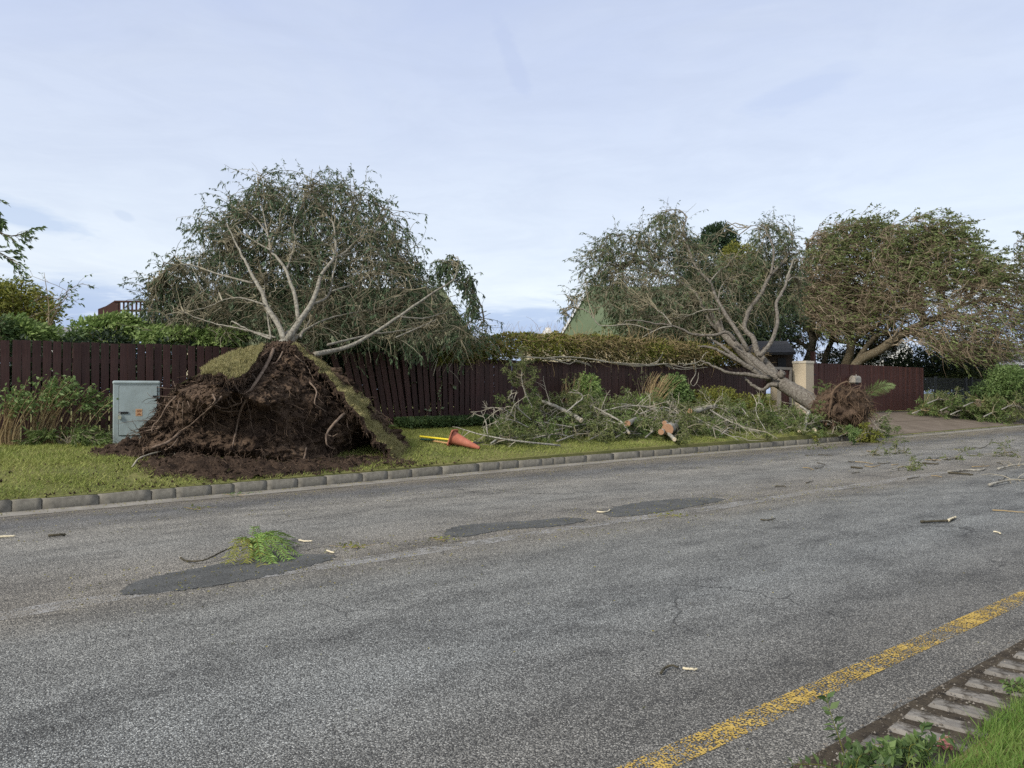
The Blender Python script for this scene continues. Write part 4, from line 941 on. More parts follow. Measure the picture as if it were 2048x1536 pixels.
for i, (pts, r0, r1, off) in enumerate(ROOTS):
    q = []
    for j, p in enumerate(pts):
        px, py = z5(*p); so = soil_near(px, py); off_ = off * (0.15 if j == 0 else 1)
        c = CAM + (ray(px, py)); dd = ray(px, py)
        q.append(onT(px, py, float(toT(so)) - off_ - r0))
    rough_tube('root', q, r0 * .62, r1 * .62, m_root, ut, n=22, sides=7, wob=0.08, seed=i, wig=0.006)
# masses of fine roots hanging out of the soil
k = 1000; r_ = rg.integers(2, nr - 2, k); c_ = rg.integers(1, nc - 1, k); st0 = SOILP[r_, c_]
dr = nrm(-N * 0.55 + rdir(rg, k) * 0.8 - UP * 0.45); Pf = [st0 + N * 0.03]; d = dr; L = (0.10 + 0.38 * rg.random(k) ** 2)[:, None] / 6
for q in range(6): Pf.append(Pf[-1] + d * L); d = nrm(d - UP * 0.16 + rg.normal(size=d.shape) * 0.28)
Pf = np.stack(Pf, 1); Pf2 = sprout(Pf, 1, (0.05, 0.18), 0.6, rg, 5, 0.15)
V, F = cat(tubes(Pf, taper(k, 7, .0062, .0022, rg), 3), tubes(Pf2, taper(len(Pf2), 5, .0035, .0015, rg), 3))
obj('fine_roots', V, F, m_root_fine, ut, kind='stuff')
# ragged left rim: longer sideways fibres
k = 260; r_ = rg.integers(30, nr - 6, k); st0 = SOILP[r_, rg.integers(0, 10, k)]
Pf = [st0 + D * 0.05]; d = nrm(-D * 0.7 - UP * 0.25 - N * 0.25 + rdir(rg, k) * 0.55); L = (0.10 + 0.3 * rg.random(k))[:, None] / 6
for q in range(6): Pf.append(Pf[-1] + d * L); d = nrm(d - UP * 0.12 + rg.normal(size=d.shape) * 0.25)
Pf = np.stack(Pf, 1); V, F = tubes(Pf, taper(k, 7, .008, .003, rg), 3); obj('fine_roots', V, F, m_root_fine, ut, kind='stuff')
# crumbling lip of soil clods on the plate
k = 3200; r_ = rg.integers(0, nr, k); c_ = rg.integers(0, nc, k)
V, F = clods(SOILP[r_, c_] - N * 0.01, 0.010 + 0.045 * rg.random(k) ** 3, rg); obj('soil_clods', V, F, m_soil_loose, ut, smooth=False, kind='stuff')

# trunk and limbs
def z3(p): return (260 + p[0] / 3.94, 300 + p[1] / 3.94)
def z4(p): return (640 + p[0] / 3.94, 360 + p[1] / 3.94)
rough_tube('trunk', [ST(5.3, 14.0, 1.2), ST(5.25, 14.6, 1.75), W(574, 684, 15.4), W(580, 668, 16.2)], 0.18, 0.10, m_bark_pale, ut, n=16, sides=12, seed=1)
LIMBS = [(z3, [(1215, 1500), (1170, 1380), (1080, 1240), (1040, 1120), (970, 1000), (930, 920), (880, 820), (830, 720), (760, 580)], .100, .025, 15.3, 18.0),
         (z3, [(1240, 1495), (1330, 1360), (1430, 1210), (1480, 1080), (1510, 980), (1600, 860), (1620, 720), (1600, 580), (1530, 490)], .110, .022, 15.3, 18.4),
         (z3, [(1330, 1360), (1300, 1150), (1260, 1040), (1230, 950), (1170, 860), (1110, 790), (1090, 680), (1040, 600), (960, 510), (890, 470)], .075, .018, 15.9, 18.6),
         (z3, [(1090, 690), (1070, 590), (1040, 450), (1000, 330), (1060, 130)], .035, .012, 17.6, 19.0), (z3, [(1110, 790), (1000, 730), (870, 650)], .032, .012, 17.2, 18.0),
         (z3, [(1600, 860), (1700, 800), (1770, 730)], .045, .030, 17.4, 17.8), (z3, [(1640, 840), (1830, 790), (2040, 760)], .028, .012, 17.4, 18.5),
         (z3, [(1430, 1220), (1560, 1150), (1600, 980), (1630, 850)], .050, .022, 16.2, 17.8), (z3, [(1600, 1110), (1750, 1060), (1900, 980), (2060, 870)], .036, .014, 16.8, 18.5),
         (z3, [(1230, 950), (1260, 870), (1300, 720), (1290, 600), (1340, 460), (1400, 300), (1440, 150)], .040, .012, 16.9, 19.6),
         (z3, [(1060, 1220), (900, 1170), (780, 1170), (620, 1230), (420, 1290)], .030, .010, 15.9, 17.0), (z3, [(1150, 1480), (880, 1410), (640, 1360), (400, 1270)], .035, .010, 15.5, 17.0),
         (z3, [(1110, 1490), (960, 1430), (800, 1350)], .036, .026, 15.3, 15.6), (z3, [(970, 1050), (700, 980), (560, 930), (440, 900), (330, 920), (210, 1010)], .038, .010, 16.8, 18.5),
         (z4, [(-40, 1375), (40, 1360), (150, 1335), (280, 1290), (450, 1190), (600, 1090), (760, 980), (900, 880), (1050, 790), (1080, 700), (1090, 620)], .088, .014, 15.0, 17.6),
         (z4, [(1050, 790), (1150, 830), (1230, 900), (1265, 985)], .022, .006, 17.3, 17.8), (z4, [(640, 1080), (800, 1090), (900, 1070), (1010, 1040)], .030, .010, 16.3, 17.2),
         (z4, [(600, 1240), (760, 1170), (920, 1100)], .026, .012, 16.0, 16.8), (z4, [(60, 1300), (240, 1255), (420, 1215), (620, 1190), (800, 1160)], .045, .014, 15.6, 17.5),
         (z3, [(1600, 600), (1720, 480), (1850, 340), (1960, 400)], .026, .009, 18.4, 19.8), (z3, [(1340, 1480), (1380, 1420), (1560, 1330), (1780, 1280), (2000, 1250)], .050, .016, 15.8, 18.0),
         (z3, [(1300, 1490), (1360, 1430), (1430, 1320), (1500, 1100), (1430, 850)], .055, .014, 15.7, 19.5), (z3, [(1110, 1480), (1080, 1280), (1050, 1000)], .035, .012, 15.5, 17.4)]
LQ = []; LR = []
for i, (zf, pts, r0, r1, y0, y1) in enumerate(LIMBS):
    q = [W(*zf(p), y0 + (y1 - y0) * j / (len(pts) - 1)) for j, p in enumerate(pts)]
    _, qq, rr = rough_tube('limb', q, r0 * .62, max(r1 * .55, .006), m_bark_pale, ut, n=30, sides=8, wob=0.05, seed=50 + i, wig=0.010)
    LQ.append(qq)
nodes, tans = limb_nodes([q[4:] for q in LQ])
CR = [(282, 660), (300, 585), (326, 540), (362, 526), (400, 532), (414, 492), (390, 466), (424, 428), (470, 410), (502, 384), (522, 348), (555, 366), (600, 374), (622, 350), (650, 374), (700, 366), (725, 394), (745, 418), (785, 425), (800, 470), (838, 520), (862, 575), (915, 620), (965, 655), (980, 690), (640, 690), (460, 690), (290, 680)]
T1 = fill(CR, 460, 19.2, 2.4, rg); T1[:, 2] += 0.0
B1, L1 = attract(nodes, tans, T1, rg, 10, (0, 0, -0.25), 0.5)
# twigs reaching past the outline, bent over at the tips
T2 = fill(CR, 900, 19.2, 2.6, rg); n2_, t2_ = limb_nodes(list(B1)); sel = rg.choice(len(n2_), 1500, replace=False)
B2, L2 = attract(n2_[sel], t2_[sel], T2, rg, 8, (0, 0, -0.5), 0.5)
B3 = sprout(np.concatenate([B1[:, ::1][:, [0, 2, 4, 5, 6, 7, 8, 9]], B2]), 4, (0.30, 0.95), 0.62, rg, 7, 0.10, (0, 0, -0.05), 0.3, 0.16)
V, F = cat(tubes(B1, taper(len(B1), 10, .016, .006, rg), 4), tubes(B2, taper(len(B2), 8, .010, .004, rg), 3))
obj('branches', V, F, m_twig, ut, kind='stuff')
V, F = tubes(B3, taper(len(B3), 7, .0075, .0035, rg), 3); obj('twigs', V, F, m_twig, ut, kind='stuff')
# outer part of the crown keeps its leaves, the sheltered inside facing the road is bare
far = (B3[:, -1] @ np.array([0, 1.0, 0]) > 18.2) | (rg.random(len(B3)) < 0.24)
B4 = sprout(B3[far], 1, (0.12, 0.40), 0.5, rg, 5, 0.30, (0, 0, -0.15), 0.4, 0.15)
V, F = cat(twig_leaves(B3[far], 12, .085, .026, rg, 0.7, 0.35, 0.25), twig_leaves(B4, 13, .075, .024, rg, 0.6, 0.5, 0.1))
obj('foliage', V, F, m_leaf_grey, ut, kind='stuff')
# drooping leafy tip of the long low limb
tip = [LQ[14][20:], LQ[15]]; nt_, tt_ = limb_nodes(tip)
TT = fill([(862, 520), (890, 508), (930, 525), (955, 570), (964, 625), (935, 632), (918, 585), (900, 560), (870, 575)], 60, 17.6, 0.5, rg)
Bt, _ = attract(nt_, tt_, TT, rg, 9, (0, 0, -0.7), 0.4); Bs = sprout(Bt, 4, (0.12, 0.4), 0.5, rg, 6, 0.35, (0, 0, -0.2), 0.3)
V, F = cat(tubes(Bt, taper(len(Bt), 9, .010, .003, rg), 3), tubes(Bs, taper(len(Bs), 6, .004, .002, rg), 3)); obj('twigs', V, F, m_twig, ut, kind='stuff')
V, F = cat(twig_leaves(Bs, 9, .085, .03, rg, 0.7, 0.4), twig_leaves(Bt, 8, .085, .03, rg, 0.7, 0.4, 0.5)); obj('foliage', V, F, m_leaf_grey, ut, kind='stuff')

# loose soil heaped round the foot of the plate
rg = np.random.default_rng(77)
sa = np.linspace(1.2, 8.7, 150); ta = np.linspace(0.16, 3.6, 80); SS, TT_ = np.meshgrid(sa, ta); TT_ = TT_ + tk(SS)
pts = np.stack([SS.ravel(), TT_.ravel(), np.zeros(SS.size)], 1)
mm = np.zeros(SS.shape)
for (px, py, sx, st_, h) in ((360, 940, .55, .35, .14), (430, 942, .7, .4, .24), (520, 945, .7, .35, .20), (600, 940, .8, .35, .14), (700, 925, .8, .5, .18), (800, 925, .5, .3, .12), (250, 905, .5, .5, .22), (300, 905, .6, .6, .28), (330, 930, .5, .35, .12), (380, 925, .6, .5, .18)):
    g_ = onL(px, py); mm += .62 * h * np.exp(-((SS - toS(g_)) / sx) ** 2 - ((TT_ - toT(g_)) / st_) ** 2)
nn_ = fbm(pts, 3.0, 6, 9.0).reshape(SS.shape); n4 = fbm(pts, 11.0, 4, 2.0).reshape(SS.shape)
zz = zter(SS, TT_) - 0.07 + mm * (1 + 0.7 * nn_) + 0.05 * n4 * (mm > 0.03)
V = ST(SS.ravel(), TT_.ravel(), zz.ravel()); ii = np.arange(SS.size).reshape(SS.shape)
keep = (mm > 0.035); kf = keep[:-1, :-1] | keep[1:, :-1] | keep[1:, 1:] | keep[:-1, 1:]
F = np.stack([ii[:-1, :-1], ii[:-1, 1:], ii[1:, 1:], ii[1:, :-1]], -1)[kf]
ls = obj('loose_soil', V, F, m_soil_loose, origin=(0, 0, 0), smooth=True, kind='stuff', label='crumbled brown soil heaped along the foot of the root plate')
kx = np.argwhere(mm > 0.05); kk = kx[rg.integers(0, len(kx), 1800)]
c = ST(SS[kk[:, 0], kk[:, 1]], TT_[kk[:, 0], kk[:, 1]], zz[kk[:, 0], kk[:, 1]]) + rg.normal(size=(1800, 3)) * 0.02
V, F = clods(c, 0.008 + 0.035 * rg.random(1800) ** 3, rg)
ex = ST(1.0 + 8 * rg.random(500), 0, 0); s_ = 1.0 + 7.6 * rg.random(600); t_ = tk(s_) + 0.1 + 2.4 * rg.random(600) ** 2; cc = ST(s_, t_, zter(s_, t_) + 0.01)
V2, F2 = clods(cc, 0.008 + 0.02 * rg.random(600) ** 2, rg); V, F = cat((V, F), (V2, F2))
obj('soil_crumbs', V, F, m_soil_loose, origin=(0, 0, 0), kind='stuff', label='small soil clods scattered on the lawn round the root plate')

kk = kx[rg.integers(0, len(kx), 900)]; c = ST(SS[kk[:, 0], kk[:, 1]], TT_[kk[:, 0], kk[:, 1]], zz[kk[:, 0], kk[:, 1]] + .005); d = nrm(rdir(rg, 900) * np.array([1, 1, .5]) + UP * .15); Pf = [c]; L = (.05 + .22 * rg.random(900) ** 2)[:, None] / 5
for q in range(5): Pf.append(Pf[-1] + d * L); d = nrm(d - UP * .06 + rg.normal(size=d.shape) * .3)
Pf = np.stack(Pf, 1); Pf[..., 2] = np.maximum(Pf[..., 2], zter(Pf @ D, Pf @ N) + .01); V, F = tubes(Pf, taper(900, 6, .0045, .002, rg), 3); obj('root_fibres', V, F, m_root_fine, origin=(0, 0, 0), kind='stuff', label='torn root fibres strewn over the loose soil')
# ------------------------------------------------------------------ the leaning tree on the right, torn out of the verge
rg = np.random.default_rng(101)
b0 = W(1672, 850, 24.6)
rt = thing('leaning_tree', (b0[0], b0[1], 0.3), 'grey barked tree leaning left over the fence from a torn root ball', 'tree')
def z8(p): return (1060 + p[0] / 3.94, 400 + p[1] / 3.94)
def zA(p): return (1380 + p[0] / 5.12, 600 + p[1] / 5.12)
def zB(p): return (1528 + p[0] / 3.94, 400 + p[1] / 3.94)
trk = [W(1660, 830, 24.9), W(1614, 799, 25.5), W(1585, 780, 26.0), W(1556, 762, 26.5), W(1522, 738, 27.1), W(1494, 713, 27.7), W(1470, 690, 28.1), W(1448, 668, 28.6), W(1420, 622, 29.2)]
_, tq, _ = rough_tube('trunk', trk, 0.30, 0.11, m_bark_grey, rt, n=44, sides=14, wob=0.05, seed=3)
# broken scar and stub on the trunk
rough_tube('stub', [W(1560, 752, 26.3), W(1566, 744, 26.2)], 0.14, 0.12, m_bark_grey, rt, n=4, sides=9, seed=4)
RL = [(z8, [(1950, 1390), (1850, 1270), (1790, 1200), (1760, 1090), (1690, 1015), (1720, 880), (1820, 740), (1890, 600), (1980, 510), (2050, 400)], .16, .05, 27.3, 30.0),
      (zB, [(212, 340), (225, 300), (195, 225), (150, 185), (95, 170)], .045, .012, 30.0, 31.0), (z8, [(1900, 590), (1920, 400), (1870, 260), (1830, 200), (1700, 210)], .055, .012, 28.9, 30.0),
      (z8, [(1810, 1230), (1900, 1120), (1950, 960), (1940, 820), (2000, 700), (2050, 590)], .10, .055, 27.2, 28.6), (zB, [(178, 620), (215, 520), (235, 460)], .05, .02, 28.6, 29.2), (zB, [(190, 640), (230, 610), (290, 632)], .03, .012, 28.4, 28.8),
      (z8, [(1720, 1190), (1620, 1020), (1540, 900), (1460, 760), (1420, 650), (1300, 520), (1260, 400), (1210, 250), (1225, 130), (1150, 75), (1060, 85)], .10, .014, 27.6, 30.5),
      (z8, [(1620, 1110), (1550, 1040), (1450, 1065), (1290, 1060), (1200, 1020), (1120, 990), (960, 970), (850, 950), (760, 950), (720, 985)], .075, .012, 27.4, 27.2),
      (z8, [(1120, 995), (1030, 1010), (950, 1045), (880, 1085), (780, 1105)], .034, .010, 27.2, 27.0), (z8, [(1115, 985), (1050, 900), (930, 820)], .034, .014, 27.2, 27.6),
      (z8, [(1760, 1330), (1680, 1290), (1560, 1225), (1430, 1165), (1290, 1150)], .085, .045, 26.9, 27.4), (z8, [(1900, 1400), (1800, 1390), (1700, 1372), (1560, 1360), (1450, 1312), (1350, 1265)], .10, .035, 26.4, 26.9),
      (z8, [(1850, 1390), (1740, 1330), (1640, 1260), (1560, 1190), (1480, 1130), (1400, 1090)], .11, .05, 26.8, 27.6), (z8, [(1950, 1410), (1820, 1330), (1700, 1220), (1600, 1150)], .055, .035, 26.1, 26.8),
      (z8, [(1490, 1040), (1400, 930), (1310, 740), (1150, 625), (1000, 560), (860, 490), (720, 510), (640, 470)], .085, .012, 28.8, 31.0), (z8, [(1270, 475), (1130, 455), (1000, 440), (880, 330), (790, 290), (690, 265)], .032, .010, 29.6, 30.8),
      (z8, [(1490, 860), (1360, 870), (1250, 910), (1120, 940)], .032, .012, 28.2, 28.0), (z8, [(1420, 640), (1490, 560), (1560, 510), (1590, 450)], .034, .010, 28.8, 29.6), (z8, [(1480, 800), (1500, 700), (1550, 620)], .04, .012, 28.5, 29.5),
      (z8, [(960, 1030), (800, 980), (560, 990), (470, 890), (390, 850), (330, 840)], .032, .010, 28.0, 28.6), (z8, [(1520, 1030), (1500, 930), (1470, 830), (1360, 780)], .06, .02, 28.4, 30.0),
      (zA, [(900, 870), (820, 870), (740, 920), (640, 870), (560, 800)], .10, .05, 26.2, 26.8)]
LQ = []
for i, (zf, pts, r0, r1, y0, y1) in enumerate(RL):
    q = [W(*zf(p), y0 + (y1 - y0) * j / (len(pts) - 1)) for j, p in enumerate(pts)]
    _, qq, _ = rough_tube('limb', q, r0 * .85, r1 * .8, m_bark_grey if r0 > 0.05 else m_bark_pale, rt, n=32, sides=8, wob=0.06, seed=120 + i, wig=0.015); LQ.append(qq)
nodes, tans = limb_nodes([q[8:] for q in LQ[:-1]])
CR2 = [(1122, 640), (1160, 560), (1165, 520), (1182, 492), (1225, 462), (1270, 462), (1318, 430), (1345, 416), (1372, 440), (1385, 480), (1420, 510), (1480, 520), (1520, 490), (1505, 462), (1540, 444), (1580, 452), (1602, 490), (1604, 560), (1588, 620), (1540, 650), (1480, 672), (1390, 688), (1300, 680), (1240, 665), (1210, 620), (1180, 600)]
T1 = fill(CR2, 380, 30.2, 2.2, rg); B1, _ = attract(nodes, tans, T1, rg, 10, (-.15, 0, -0.25), 0.5)
T2 = fill(CR2, 800, 30.4, 2.4, rg); n2_, t2_ = limb_nodes(list(B1)); sel = rg.choice(len(n2_), 1500, replace=False)
B2, _ = attract(n2_[sel], t2_[sel], T2, rg, 8, (-.1, 0, -0.5), 0.5)
B3 = sprout(np.concatenate([B1[:, [0, 2, 4, 5, 6, 7, 8, 9]], B2]), 4, (0.3, 1.0), 0.6, rg, 7, 0.12, (-.04, 0, -0.08), 0.3, 0.15)
V, F = cat(tubes(B1, taper(len(B1), 10, .019, .007, rg), 4), tubes(B2, taper(len(B2), 8, .012, .005, rg), 3)); obj('branches', V, F, m_twig, rt, kind='stuff')
V, F = tubes(B3, taper(len(B3), 7, .008, .0035, rg), 3); obj('twigs', V, F, m_twig, rt, kind='stuff')
B3 = B3[(B3[:, -1, 1] > 29.6) | (rg.random(len(B3)) < .25)]
V, F = twig_leaves(B3, 11, .12, .030, rg, 0.65, 0.5, 0.15); obj('foliage', V, F, m_leaf_grey, rt, kind='stuff')
V, F = twig_leaves(B3[rg.random(len(B3)) < .3], 8, .11, .028, rg, 0.65, 0.4, 0.15); obj('foliage', V, F, m_needle, rt, kind='stuff')
# root ball: ragged soil and rusty fibres
c0 = W(1686, 812, 24.6)
k = 60; th = np.linspace(0, 2 * math.pi, k, endpoint=False); nrb = 26
V = []
for i in range(nrb):
    ph = math.pi * i / (nrb - 1)
    for a in th: V.append([math.sin(ph) * math.cos(a), math.sin(ph) * math.sin(a), math.cos(ph)])
V = np.array(V); n1 = fbm(V, 1.6, 5, 4.0); n2 = fbm(V, 5.0, 5, 8.0)
Vb = c0 + V * np.array([0.80, 0.60, 0.58]) * (1 + 0.32 * n1 + 0.16 * n2)[:, None] + UP * -0.05
ii = np.arange(nrb * k).reshape(nrb, k); i2 = np.roll(ii, -1, 1)
F = np.stack([ii[:-1], ii[1:], i2[1:], i2[:-1]], -1).reshape(-1, 4)
obj('root_ball', Vb, F, m_soil, rt, smooth=True)
k = 1100; sel = rg.integers(0, len(Vb), k); d = nrm(V[sel] * 0.5 + rdir(rg, k) * 0.7 - UP * 0.35); Pf = [Vb[sel] - V[sel] * 0.05]; L = (0.15 + 0.55 * rg.random(k) ** 1.5)[:, None] / 7
for q in range(7): Pf.append(Pf[-1] + d * L); d = nrm(d - UP * 0.18 + rg.normal(size=d.shape) * 0.25)
Pf = np.stack(Pf, 1); V1, F1 = tubes(Pf, taper(k, 8, .013, .004, rg), 3); obj('fine_roots', V1, F1, m_root_rust, rt, kind='stuff')
def zC(p): return (1560 + p[0] / 10.24, 700 + p[1] / 10.24)
for i, (pts, r0, r1) in enumerate([([(1440, 720), (1380, 650), (1260, 690), (1140, 790), (1080, 870), (1040, 1000)], .022, .045), ([(1470, 820), (1430, 880), (1350, 970)], .03, .018), ([(1060, 880), (1050, 1050), (1020, 1200), (1000, 1390)], .05, .03),
       ([(1110, 800), (1090, 930), (1140, 1000)], .03, .014), ([(1500, 810), (1600, 790), (1700, 720)], .022, .006), ([(1440, 730), (1450, 790), (1380, 830)], .018, .008), ([(940, 1000), (900, 1080), (860, 1200)], .022, .010), ([(1180, 850), (1260, 980), (1200, 1060)], .018, .008)]):
    rough_tube('root', [W(*zC(p), 24.6 - 0.62 * math.sqrt(max(0.1, 1 - ((zC(p)[0] - 1690) / 62) ** 2))) for p in pts], r0, r1, m_root_rust, rt, n=18, sides=7, seed=200 + i, wig=.008)

# ------------------------------------------------------------------ wind-torn trees behind the driveway fence
def windy_tree(label, base, trunkpts, limbs, crown, ntg, y0, half, seed, twigmat, leafm, r0=.28, bark=m_bark_brown, leaf_l=.13, wind=(.72, 0.0, -.08), per=3, nl=8, group='trees behind the driveway fence', leaf_tip=None, lf=1.0, n2f=2.2, tmin=.3):
    rg = np.random.default_rng(seed)
    tr = thing('windblown_tree', (base[0], base[1], 0.7), label, 'tree', group)
    _, tq, _ = rough_tube('trunk', trunkpts, r0, r0 * 0.55, bark, tr, n=26, sides=10, wob=.06, seed=seed)
    qs = [tq[10:]]
    for i, (pts, a, b) in enumerate(limbs):
        _, q, _ = rough_tube('limb', pts, a, b, bark, tr, n=24, sides=7, wob=.05, seed=seed + i, wig=.02); qs.append(q)
    nodes, tans = limb_nodes(qs)
    T = fill(crown, ntg, y0, half, rg); B1, _ = attract(nodes, tans, T, rg, 10, (wind[0] * .8, 0, -.05), .6)
    T2 = fill(crown, int(ntg * n2f), y0, half * 1.1, rg); n2_, t2_ = limb_nodes(list(B1)); sel = rg.choice(len(n2_), min(len(n2_), 1500), replace=False)
    B2, _ = attract(n2_[sel], t2_[sel], T2, rg, 8, (wind[0], 0, -.15), .6)
    B3 = sprout(np.concatenate([B1[:, [0, 2, 4, 5, 6, 7, 8, 9]], B2]), per, (.45, 1.6), .5, rg, 8, .05, wind, tmin, .12)
    V, F = cat(tubes(B1, taper(len(B1), 10, .034, .011, rg), 4), tubes(B2, taper(len(B2), 8, .018, .007, rg), 3)); obj('branches', V, F, bark if bark is m_bark_dark else twigmat, tr, kind='stuff')
    V, F = tubes(B3, taper(len(B3), 8, .011, .005, rg), 3); obj('twigs', V, F, twigmat, tr, kind='stuff')
    up = B3[:, -1, 2]; hi = np.quantile(up, .62)
    kx = (up > hi) | (rg.random(len(B3)) < .55)
    V, F = twig_leaves(B3[kx], int(nl * lf), leaf_l, leaf_l * .36, rg, .6, .1, .35, (wind[0] * .6, 0, 0)); obj('foliage', V, F, leafm, tr, kind='stuff')
    B5 = B3[(up > hi) & (rg.random(len(B3)) < .75)]; V, F = twig_leaves(B5, 13, leaf_l * 1.1, leaf_l * .5, rg, 1.1, -.1, .72, (wind[0] * .3, 0, .1)); obj('foliage', V, F, leaf_tip or m_leaf_olive, tr, kind='stuff')
    return tr
Yw = 41.0
P_ = lambda *a: [W(x, y, z) for x, y, z in a]
windy_tree('broad windblown tree with a thick trunk bent right over the driveway fence', W(1712, 740, Yw),
    P_((1690, 790, 41), (1712, 728, 41), (1760, 700, 40.5), (1805, 668, 40), (1850, 645, 39.5), (1890, 632, 39)),
    [(P_((1850, 645, 39.5), (1840, 600, 40), (1850, 545, 41), (1870, 490, 41.5)), .11, .03), (P_((1885, 634, 39), (1930, 600, 39), (1960, 545, 40), (1950, 500, 41)), .10, .03), (P_((1890, 632, 39), (1945, 640, 38.5), (1990, 660, 38)), .09, .03), (P_((1900, 620, 39), (1970, 600, 39), (2040, 620, 38.5), (2100, 660, 38.5)), .08, .02),
     (P_((1712, 725, 41), (1735, 690, 41.5), (1765, 668, 42), (1830, 668, 42), (1880, 690, 42)), .16, .05), (P_((1765, 668, 42), (1800, 620, 42), (1800, 560, 43), (1810, 500, 43)), .12, .03), (P_((1900, 625, 39), (1880, 560, 40), (1910, 500, 41)), .06, .02)],
    [(1750, 600), (1745, 520), (1762, 452), (1800, 440), (1845, 428), (1880, 432), (1925, 462), (1960, 495), (2000, 525), (2050, 560), (2120, 610), (2130, 680), (2080, 720), (2010, 725), (1960, 728), (1915, 730), (1875, 715), (1835, 690), (1810, 650)], 480, 40.0, 3.0, 301, m_twig_brown, m_leaf_wind)
windy_tree('windblown olive brown tree rising behind the cream gate pillar', W(1680, 740, 43),
    P_((1675, 800, 43), (1690, 735, 43), (1702, 690, 43), (1690, 640, 43), (1670, 590, 43)),
    [(P_((1690, 640, 43), (1650, 600, 43), (1620, 550, 43), (1615, 500, 43.5)), .14, .03), (P_((1672, 595, 43), (1700, 540, 43.5), (1690, 480, 44)), .12, .03), (P_((1695, 660, 43), (1740, 610, 42.5), (1760, 540, 43)), .12, .03), (P_((1700, 690, 43), (1740, 660, 42), (1790, 640, 42), (1840, 655, 42)), .10, .03), (P_((1690, 650, 43), (1640, 640, 42), (1600, 630, 42)), .10, .03), (P_((1640, 590, 43), (1660, 520, 44), (1720, 460, 44)), .07, .02)],
    [(1585, 640), (1590, 540), (1610, 480), (1650, 448), (1700, 438), (1735, 432), (1765, 448), (1790, 470), (1800, 540), (1795, 610), (1760, 650), (1700, 670), (1640, 670)], 360, 43, 3.0, 302, m_twig_brown, m_leaf_wind)
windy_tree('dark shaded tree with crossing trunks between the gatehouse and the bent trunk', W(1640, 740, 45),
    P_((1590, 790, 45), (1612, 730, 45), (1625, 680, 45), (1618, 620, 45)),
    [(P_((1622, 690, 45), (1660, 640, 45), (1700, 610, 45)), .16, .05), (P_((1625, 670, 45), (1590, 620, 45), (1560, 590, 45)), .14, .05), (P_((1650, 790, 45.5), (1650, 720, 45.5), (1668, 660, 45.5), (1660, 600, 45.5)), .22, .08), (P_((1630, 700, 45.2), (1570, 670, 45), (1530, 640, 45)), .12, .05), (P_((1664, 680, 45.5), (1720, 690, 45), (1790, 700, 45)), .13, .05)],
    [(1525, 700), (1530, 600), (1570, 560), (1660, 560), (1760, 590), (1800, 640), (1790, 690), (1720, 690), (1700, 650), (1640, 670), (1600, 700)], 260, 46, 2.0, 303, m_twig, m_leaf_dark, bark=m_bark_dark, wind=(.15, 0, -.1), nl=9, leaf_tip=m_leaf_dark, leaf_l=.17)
# far right tree leaning into the picture
windy_tree('dark feathery tree reaching in at the right edge of the view', W(2110, 740, 38),
    P_((2150, 800, 38), (2140, 700, 38), (2125, 600, 38), (2110, 520, 38)),
    [(P_((2110, 530, 38), (2080, 490, 38), (2050, 470, 38), (2030, 463, 38)), .07, .012), (P_((2120, 570, 38), (2080, 540, 38), (2040, 530, 38)), .07, .02), (P_((2125, 620, 38), (2080, 600, 38), (2040, 610, 38)), .06, .02)],
    [(2024, 462), (2060, 455), (2140, 440), (2200, 520), (2190, 640), (2100, 640), (2040, 600), (2008, 540), (2030, 500)], 90, 38, 1.6, 304, m_twig, m_leaf_mid, r0=.22, nl=9, leaf_l=.15)

# ------------------------------------------------------------------ leafy masses: shrubs, conifer, hedges
def leaf_cloud(lobes, m, L, Wd, rg, shell=.55, out=.8, bias=(0, 0, 0)):
    """leaves spread through overlapping lobes, denser towards the skin"""
    vol = np.array([r[0] * r[1] * r[2] for _, r in lobes]) ** (2 / 3); idx = rg.choice(len(lobes), m, p=vol / vol.sum())
    d = rdir(rg, m); rr = shell + (1 - shell) * rg.random(m) ** .6
    C = np.array([c for c, _ in lobes])[idx]; Rr = np.array([r for _, r in lobes])[idx]
    bumpy = 1 + 0.22 * np.sin(d[:, :1] * 7 + C[:, :1] * 3) * np.sin(d[:, 2:] * 6 + C[:, 1:2])
    P = C + d * Rr * rr[:, None] * bumpy
    return leaves(P, d * out + rdir(rg, m) * .75 + np.array(bias), L, Wd, rg)
def lobed(c, r, n, rg, k=.55): return [(c, np.array(r) * .8)] + [(c + rdir(rg, 1)[0] * np.array(r) * .62, np.array(r) * (k * (.6 + .6 * rg.random()))) for _ in range(n)]
def shrub(name, label, c, r, m, L, lm, seed, nst=14, stem=m_twig_brown, wind=(.2, 0, 0), cat_='shrub', group=None, sr=.012, lobes=9, shell=.5, Wr=.42):
    rg = np.random.default_rng(seed); c = np.array(c, float); g0 = c[2] - r[2]
    t = thing(name, (c[0], c[1], g0), label, cat_, group)
    tips = c + rdir(rg, nst) * np.array(r) * .8; st = np.array([c[0], c[1], g0 - .05]) + rg.normal(size=(nst, 3)) * np.array([.25 * r[0], .25 * r[1], 0])
    u = np.linspace(0, 1, 8)[None, :, None]; B = st[:, None] * (1 - u) + tips[:, None] * u + np.array([.12, 0, .25]) * r[2] * np.sin(u * math.pi) * .5 + rg.normal(size=(nst, 8, 3)) * .02
    Sp = sprout(B, 5, (.2 * r[2], .5 * r[2]), .6, rg, 6, .02, wind)
    V, F = cat(tubes(B, taper(nst, 8, sr, sr * .4, rg), 5), tubes(Sp, taper(len(Sp), 6, sr * .4, sr * .18, rg), 3)); obj('stems', V, F, stem, t, kind='stuff')
    V, F = leaf_cloud(lobed(c, r, lobes, rg), m, L, L * Wr, rg, shell, .8, wind); obj('foliage', V, F, lm, t, kind='stuff')
    return t
def at(px, py, y): return W(px, py, y)
